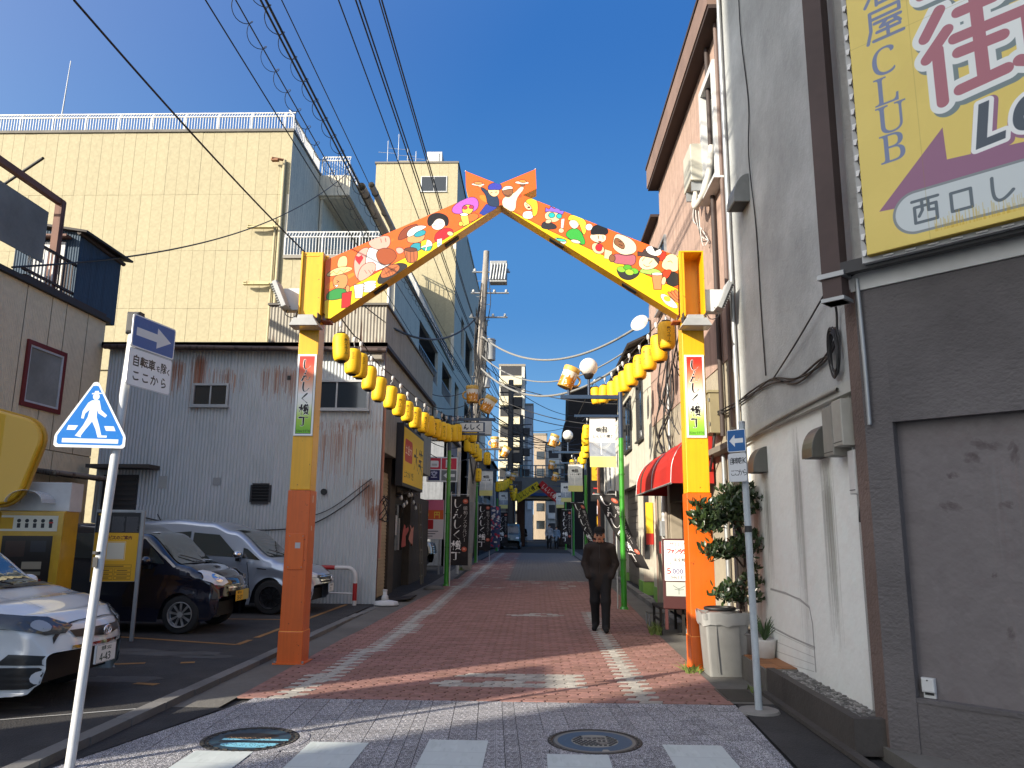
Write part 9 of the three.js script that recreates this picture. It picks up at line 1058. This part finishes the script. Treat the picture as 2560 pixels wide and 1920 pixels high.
const clump = (cx, cy, cz, rx, ry, rz, n2, seed) => { const w = rng(seed), gs = [[], []]; for (let i = 0; i < n2; i++) { let a, b, c; do { a = w() * 2 - 1; b = w() * 2 - 1; c = w() * 2 - 1; } while (a * a + b * b + c * c > 1 || a * a + b * b + c * c < 0.12); const g2 = LG.clone().rotateX(w() * 2.6 - 0.6).rotateZ((w() - 0.5) * 1.8).rotateY(w() * 6.28); const k = 0.8 + 0.5 * w(); g2.scale(k, k, k); gs[w() < 0.6 ? 0 : 1].push(g2.translate(cx + a * rx + 0.05 * Math.sin(b * 9), cy + b * ry + 0.03 * Math.sin(a * 7), cz + c * rz)); } return gs; };
const lm = [mk([0.022, 0.042, 0.016], 0.35, { side: THREE.DoubleSide, transmission: 0.12, thickness: 0 }), mk([0.045, 0.075, 0.022], 0.38, { side: THREE.DoubleSide, transmission: 0.2, thickness: 0 })]; const all = [[], []]; [[2.2, 1.83, -9.42, 0.34, 0.2, 0.26, 620, 1], [2.48, 2.0, -9.48, 0.26, 0.2, 0.24, 420, 2], [2.05, 1.72, -9.4, 0.18, 0.13, 0.2, 200, 3], [2.36, 1.42, -9.44, 0.28, 0.11, 0.22, 330, 4], [2.14, 1.38, -9.4, 0.16, 0.09, 0.16, 120, 5], [2.58, 1.5, -9.45, 0.14, 0.12, 0.16, 120, 6], [2.28, 0.9, -9.38, 0.2, 0.12, 0.16, 170, 7], [2.56, 1.0, -9.4, 0.1, 0.24, 0.14, 120, 8]].forEach((a) => clump(...a).forEach((g2, i) => all[i].push(...g2))); all.forEach((g2, i) => stuff(obj('leaves', mergeGeometries(g2), lm[i], s)));
obj('pot', lathe([[0, 0], [0.14, 0], [0.17, 0.2], [0.19, 0.22], [0.18, 0.24], [0.15, 0.22], [0, 0.2]], 20).translate(2.52, 0.25, -9.4), mk([0.2, 0.19, 0.18], 0.8, { map: T.patch }), s);
// strap-leaved plant beside it and weeds at the post
const blade = (x, y, zz2, dx, dy, dz, w2) => { const p = []; const n3 = 5; for (let i = 0; i < n3; i++) { const f3 = (k, o) => { const t2 = k / n3; return [x + dx * t2 + o * w2 * (1 - t2), y + dy * t2 - 0.4 * dy * t2 * t2, zz2 + dz * t2]; }; for (const q4 of [f3(i, -1), f3(i, 1), f3(i + 1, 1), f3(i, -1), f3(i + 1, 1), f3(i + 1, -1)]) p.push(...q4); } const g2 = new THREE.BufferGeometry(); g2.setAttribute('position', new THREE.Float32BufferAttribute(p, 3)); g2.computeVertexNormals(); return boxUV(g2); };
const pp = thing('strap_plant', 'strap-leaved plant in a patterned pot on the tiled step', 'plant', V(2.58, 0.25, -9.1)); obj('pot', lathe([[0, 0], [0.1, 0], [0.13, 0.18], [0.14, 0.2], [0.12, 0.19], [0, 0.17]], 18).translate(2.58, 0.25, -9.1), M.paint, pp); const bl = []; for (let i = 0; i < 26; i++) { const a = q() * 6.28, l = 0.12 + q() * 0.16; bl.push(blade(2.58, 0.43, -9.1, Math.cos(a) * l, 0.25 + q() * 0.25, Math.sin(a) * l, 0.012)); } stuff(obj('leaves', mergeGeometries(bl), mk([0.035, 0.075, 0.02], 0.5, { side: THREE.DoubleSide }), pp));
for (const [wx, wz, n4, l4, h4, lb] of [[1.86, -9.6, 60, 0.14, 0.12, 'pale green weeds growing at the foot of the arch post'], [-2.62, -28, 70, 0.16, 0.2, 'tuft of grass at the foot of the utility pole'], [2.32, -8.45, 30, 0.1, 0.1, 'small weeds in the gutter by the drain grating'], [1.95, -13.0, 60, 0.12, 0.25, 'grassy plant at the end of the bench']]) { const w = thing('weeds', lb, 'weeds', V(wx, rise(wz), wz)), gs = []; for (let i = 0; i < n4; i++) { const a = q() * 6.28, l = l4 * (0.4 + q()); gs.push(blade(wx + (q() - 0.5) * 0.2, rise(wz), wz + (q() - 0.5) * 0.3, Math.cos(a) * l, h4 * (0.5 + q()), Math.sin(a) * l, 0.008)); } stuff(obj('blades', mergeGeometries(gs), mk([0.12, 0.17, 0.03], 0.6, { side: THREE.DoubleSide }), w)); }
const ft = thing('flower_tubs', 'row of tubs with small white and red flowers before the white house', 'plant', V(2.3, rise(-27), -27)); const fl = [[], [], []]; for (let i = 0; i < 420; i++) { const px2 = 2.15 + q() * 0.4, pz = -25.6 - q() * 3, py = rise(-27) + 0.35 + q() * 0.45; fl[q() < 0.6 ? 0 : q() < 0.6 ? 1 : 2].push(boxUV(plain(new THREE.TetrahedronGeometry(0.05, 0).rotateX(q() * 3).rotateY(q() * 3).translate(px2, py, pz)))); } [mk([0.03, 0.06, 0.02], 0.6), mk([0.6, 0.58, 0.55], 0.6), mk([0.3, 0.04, 0.06], 0.6)].forEach((m, i) => stuff(obj(['leaves', 'white_blossom', 'red_blossom'][i], mergeGeometries(fl[i]), m, ft))); for (let i = 0; i < 5; i++) obj('tub', lathe([[0, 0], [0.16, 0], [0.2, 0.3], [0.17, 0.3], [0, 0.26]], 14).translate(2.35, rise(-27), -25.8 - i * 0.6), mk([0.25, 0.13, 0.08], 0.8), ft);
}
// ================================================================ PEOPLE: bodies meshed from tapered limbs joined smoothly
const SK = '#b07a5c';
function sdfMesh(bones, res, box, k, colour) {                 // bones: [ax,ay,az,ra, bx,by,bz,rb, part, squash]
const mc = new MarchingCubes(res, new THREE.MeshBasicMaterial(), false, false, 400000); mc.isolation = 0; const S = box.s, dist = (b, x, y, z) => { const [ax, ay, az, ra, cx, cy, cz, rb, , sq = 1] = b, dx = cx - ax, dy = cy - ay, dz = (cz - az) / sq, px = x - ax, py = y - ay, pz = (z - az) / sq, L = dx * dx + dy * dy + dz * dz || 1e-9, t = Math.max(0, Math.min(1, (px * dx + py * dy + pz * dz) / L)); return Math.hypot(px - dx * t, py - dy * t, pz - dz * t) - (ra + (rb - ra) * t); };
for (let zi = 0; zi < res; zi++) for (let yi = 0; yi < res; yi++) for (let xi = 0; xi < res; xi++) { const x = box.x + (xi / res * 2 - 1) * S, y = box.y + (yi / res * 2 - 1) * S, z = box.z + (zi / res * 2 - 1) * S; let e = 0; for (const b of bones) e += Math.exp(-dist(b, x, y, z) / k); mc.field[zi * res * res + yi * res + xi] = e > 0 ? k * Math.log(e) : -1; }
mc.update(); const n = mc.count, p = mc.positionArray.slice(0, n * 3), no = mc.normalArray.slice(0, n * 3), col = new Float32Array(n * 3), c = new THREE.Color();
for (let i = 0; i < n; i++) { const x = p[3 * i] = box.x + p[3 * i] * S, y = p[3 * i + 1] = box.y + p[3 * i + 1] * S, z = p[3 * i + 2] = box.z + p[3 * i + 2] * S; let best = 1e9, part = 'skin'; for (const b of bones) { const d = dist(b, x, y, z); if (d < best) { best = d; part = b[8]; } } c.set(colour(part, x, y, z)); col.set([c.r, c.g, c.b], 3 * i); }
const g = new THREE.BufferGeometry(); g.setAttribute('position', new THREE.BufferAttribute(p, 3)); g.setAttribute('normal', new THREE.BufferAttribute(no, 3)); g.setAttribute('color', new THREE.BufferAttribute(col, 3)); return g;
}
const clothMat = new THREE.MeshStandardMaterial({ vertexColors: true, roughness: 0.85, bumpMap: T.fineB, bumpScale: 0.002 });
// joints for a walking figure that faces +z; feet near y = 0
function walker(h, step, armBend, o = {}) {
const s = h / 1.7, B = []; const add = (p, q, ra, rb, part, sq) => B.push([p[0] * s, p[1] * s, p[2] * s, ra * s, q[0] * s, q[1] * s, q[2] * s, rb * s, part, sq ?? 1]);
add([0, 0.92, 0], [0, 1.15, 0.01], 0.15, 0.165, 'coat', 0.72); add([0, 0.9, 0], [0, 0.82, 0], 0.155, 0.16, 'coat', 0.75); add([0, 1.15, 0.01], [0, 1.36, 0], 0.15, 0.135, 'coat', 0.7); add([-0.14, 1.38, 0], [0.14, 1.38, 0], 0.082, 0.082, 'coat'); add([-0.06, 0.92, 0], [0.06, 0.92, 0], 0.135, 0.135, o.long ? 'coat' : 'coat', 0.8); if (o.long) add([0, 0.95, 0], [0, 0.72, 0], 0.15, 0.17, 'coat', 0.8);
add([0, 1.4, 0], [0, 1.5, 0.02], 0.06, 0.055, 'skin');
for (const sd of [-1, 1]) { const f = step * sd, kx = sd * 0.095, kneeZ = f * 0.5 + 0.03, ankZ = f - (f < 0 ? 0.03 : 0), ankY = f < 0 ? 0.12 : 0.085; add([sd * 0.09, 0.9, 0], [kx, 0.49, kneeZ], 0.108, 0.08, 'trousers'); add([kx, 0.49, kneeZ], [kx, ankY + 0.02, ankZ], 0.08, 0.066, 'trousers'); add([kx, ankY - 0.03, ankZ - 0.03], [kx + sd * 0.015, f < 0 ? 0.035 : 0.042, ankZ + 0.17], 0.054, 0.042, 'shoe');
const sh = [sd * 0.2, 1.37, 0], el = [sd * (0.235 + armBend * 0.022), 1.11, -0.04], wr = o.pocket ? [sd * 0.2, 0.9, 0.09] : [sd * 0.24, 0.88, 0.12 - 0.3 * f]; add(sh, el, 0.072, 0.058, 'coat'); add(el, wr, 0.058, 0.046, 'coat'); if (!o.pocket) add(wr, [wr[0], wr[1] - 0.07, wr[2] + 0.03], 0.036, 0.03, 'skin'); }
return B;
}
function headBones(h, y, z, o = {}) { const s = h / 1.7, B = []; const add = (p, q, ra, rb, part, sq) => B.push([p[0] * s, (p[1] + y) * s, (p[2] + z) * s, ra * s, q[0] * s, (q[1] + y) * s, (q[2] + z) * s, rb * s, part, sq ?? 1]); add([0, 0.13, -0.012], [0, 0.1, 0.0], 0.082, 0.078, 'skin', 1.12); add([0, 0.07, 0.022], [0, 0.025, 0.05], 0.062, 0.04, 'skin'); add([0, 0.1, 0.09], [0, 0.07, 0.112], 0.011, 0.017, 'skin'); for (const sd of [-1, 1]) { add([sd * 0.078, 0.1, 0], [sd * 0.084, 0.07, 0.004], 0.016, 0.012, 'skin'); add([sd * 0.03, 0.105, 0.082], [sd * 0.034, 0.104, 0.084], 0.011, 0.01, 'eye'); add([sd * 0.018, 0.122, 0.09], [sd * 0.05, 0.12, 0.078], 0.008, 0.007, 'brow'); } add([-0.018, 0.038, 0.09], [0.018, 0.038, 0.09], 0.008, 0.008, 'lip'); add([0, -0.06, -0.01], [0, 0.02, 0], 0.05, 0.052, 'skin'); return B; }
function person(label, x, z, h, turn, colours, step, o = {}) {
const y0 = rise(z), t = thing('person', label, 'person', V(x, y0, z)), s = h / 1.7; const col = (p, ax, ay, az) => { const r = hash(Math.round(ax * 60), Math.round(ay * 60), Math.round(az * 60)) * 0.06; return new THREE.Color(colours[p] ?? SK).multiplyScalar(0.97 + r); };
const body = sdfMesh(walker(h, step, o.bend ?? 1, o), o.res ?? 110, { x: 0, y: 0.85 * s, z: 0.02, s: 0.9 * s }, 0.018 * s, col), head = sdfMesh(headBones(h, 1.48, 0.03), o.hres ?? 64, { x: 0, y: 1.575 * s, z: 0.05, s: 0.165 * s }, 0.007 * s, col);
const place3 = (g) => { if (o.lean) g.rotateX(o.lean); return g.rotateY(turn).translate(x, y0, z); }; const b = obj('body', place3(mergeGeometries([plain(body), plain(head)].map((g) => boxUV(g)))), clothMat, t);
const hg = (pts, m, nm, f = (g) => g) => obj(nm, place3(f(lathe(pts.map(([a, c]) => [a * s, c * s]), 22)).translate(0, 0, 0.02 * s)), m, b);
if (o.cap) { const cm = mk(o.cap, 0.9, { map: T.grain }); hg([[0.092, 1.625], [0.097, 1.645], [0.092, 1.69], [0.07, 1.722], [0.02, 1.735], [0, 1.735]], cm, 'cap', (g) => g.scale(1, 1, 1.12)); obj('cap_peak', place3(ext(Array.from({ length: 13 }, (_, i) => { const a = -1.2 + 2.4 * i / 12; return [0.1 * s * Math.sin(a), 0.13 * s * Math.cos(a) - 0.03 * s]; }), 0.008 * s).rotateX(Math.PI / 2 + 0.22).translate(0, 1.635 * s, 0.09 * s)), cm, b); }
if (o.hair) hg([[0.09, 1.58], [0.098, 1.62], [0.09, 1.68], [0.06, 1.71], [0, 1.72]], mk(o.hair, 0.9), 'hair', (g) => g.scale(1, 1, 1.12).translate(0, 0, -0.02));
if (o.mask) obj('face_mask', place3(new THREE.SphereGeometry(0.05 * s, 14, 8).scale(1.15, 0.9, 0.7).translate(0, 1.52 * s, 0.1 * s)), M.paint, b);
if (o.glasses) for (const sd of [-1, 1]) obj('spectacles', place3(new THREE.TorusGeometry(0.022 * s, 0.0025 * s, 5, 16).translate(sd * 0.03 * s, 1.583 * s, 0.135 * s)), M.metal, b);
if (o.collar) obj('collar', place3(lathe([[0.075, 1.4], [0.085, 1.45], [0.07, 1.475], [0.062, 1.45]].map(([a, c]) => [a * s, c * s]), 20).scale(1, 1, 0.95).translate(0, 0, 0.015)), mk(o.collar, 0.85, { map: T.grain }), b);
if (o.collar) obj('jacket_zip', place3(tube([V(0, 1.42 * s, 0.108 * s), V(0, 1.2 * s, 0.125 * s), V(0, 0.95 * s, 0.122 * s), V(0, 0.82 * s, 0.112 * s)], 0.004, 5, 14)), M.dark, b);
return t;
}
person('man in a black jacket, dark trousers and black cap walking with hands in pockets', 1.09, -13.3, 1.67, -0.14, { coat: '#231a16', trousers: '#101014', shoe: '#0c0c0d', skin: '#c08a6c', eye: '#2a1d18', brow: '#5a4a42', lip: '#8a5548' }, 0.13, { pocket: 1, cap: '#101011', glasses: 1, collar: '#1c1512', bend: 1.2 });
person('distant person in a grey jacket and face mask walking up the street', 1.02, -57, 1.7, 0.05, { coat: '#8f9398', trousers: '#18181b', shoe: '#101010', skin: '#b98c70' }, 0.12, { res: 56, hres: 28, hair: '#1c1816', mask: 1 });
person('distant person in a pale blue coat and face mask beside the grey jacket', 1.55, -57, 1.56, -0.05, { coat: '#6f8294', trousers: '#1a1a1d', shoe: '#101010', skin: '#b98c70' }, 0.1, { res: 56, hres: 28, hair: '#262220', mask: 1, long: 1 });
{ // dark cyclist further off
const z = -66, x = -1.0, y = rise(z); person('dark clothed person sitting on a bicycle far down the street', x, z, 1.68, 0.1, { coat: '#111113', trousers: '#0e0e10', shoe: '#0c0c0c', skin: '#9a7660' }, 0.16, { res: 48, hres: 24, hair: '#141212', lean: 0.12 });
const t = thing('bicycle', 'dark bicycle under the rider far down the street', 'bicycle', V(x + 0.3, y, z)); for (const dz of [-0.5, 0.5]) obj('wheel', new THREE.TorusGeometry(0.31, 0.025, 8, 26).rotateY(Math.PI / 2).translate(x + 0.3, y + 0.335, z + dz), M.rubber, t); obj('frame', [cyl(V(x + 0.3, y + 0.34, z - 0.5), V(x + 0.3, y + 0.75, z - 0.15), 0.018), cyl(V(x + 0.3, y + 0.75, z - 0.15), V(x + 0.3, y + 0.8, z + 0.35), 0.018), cyl(V(x + 0.3, y + 0.34, z), V(x + 0.3, y + 0.8, z + 0.35), 0.018), cyl(V(x + 0.3, y + 0.34, z + 0.5), V(x + 0.3, y + 1.0, z + 0.33), 0.018)], M.dark, t); obj('handlebar', cyl(V(x + 0.05, y + 1.0, z + 0.33), V(x + 0.55, y + 1.0, z + 0.33), 0.016), M.metal, t); obj('saddle', cbx(x + 0.22, x + 0.38, y + 0.84, y + 0.9, z - 0.3, z - 0.05, 0.02), M.black, t);
}
renderer.render(scene, camera);
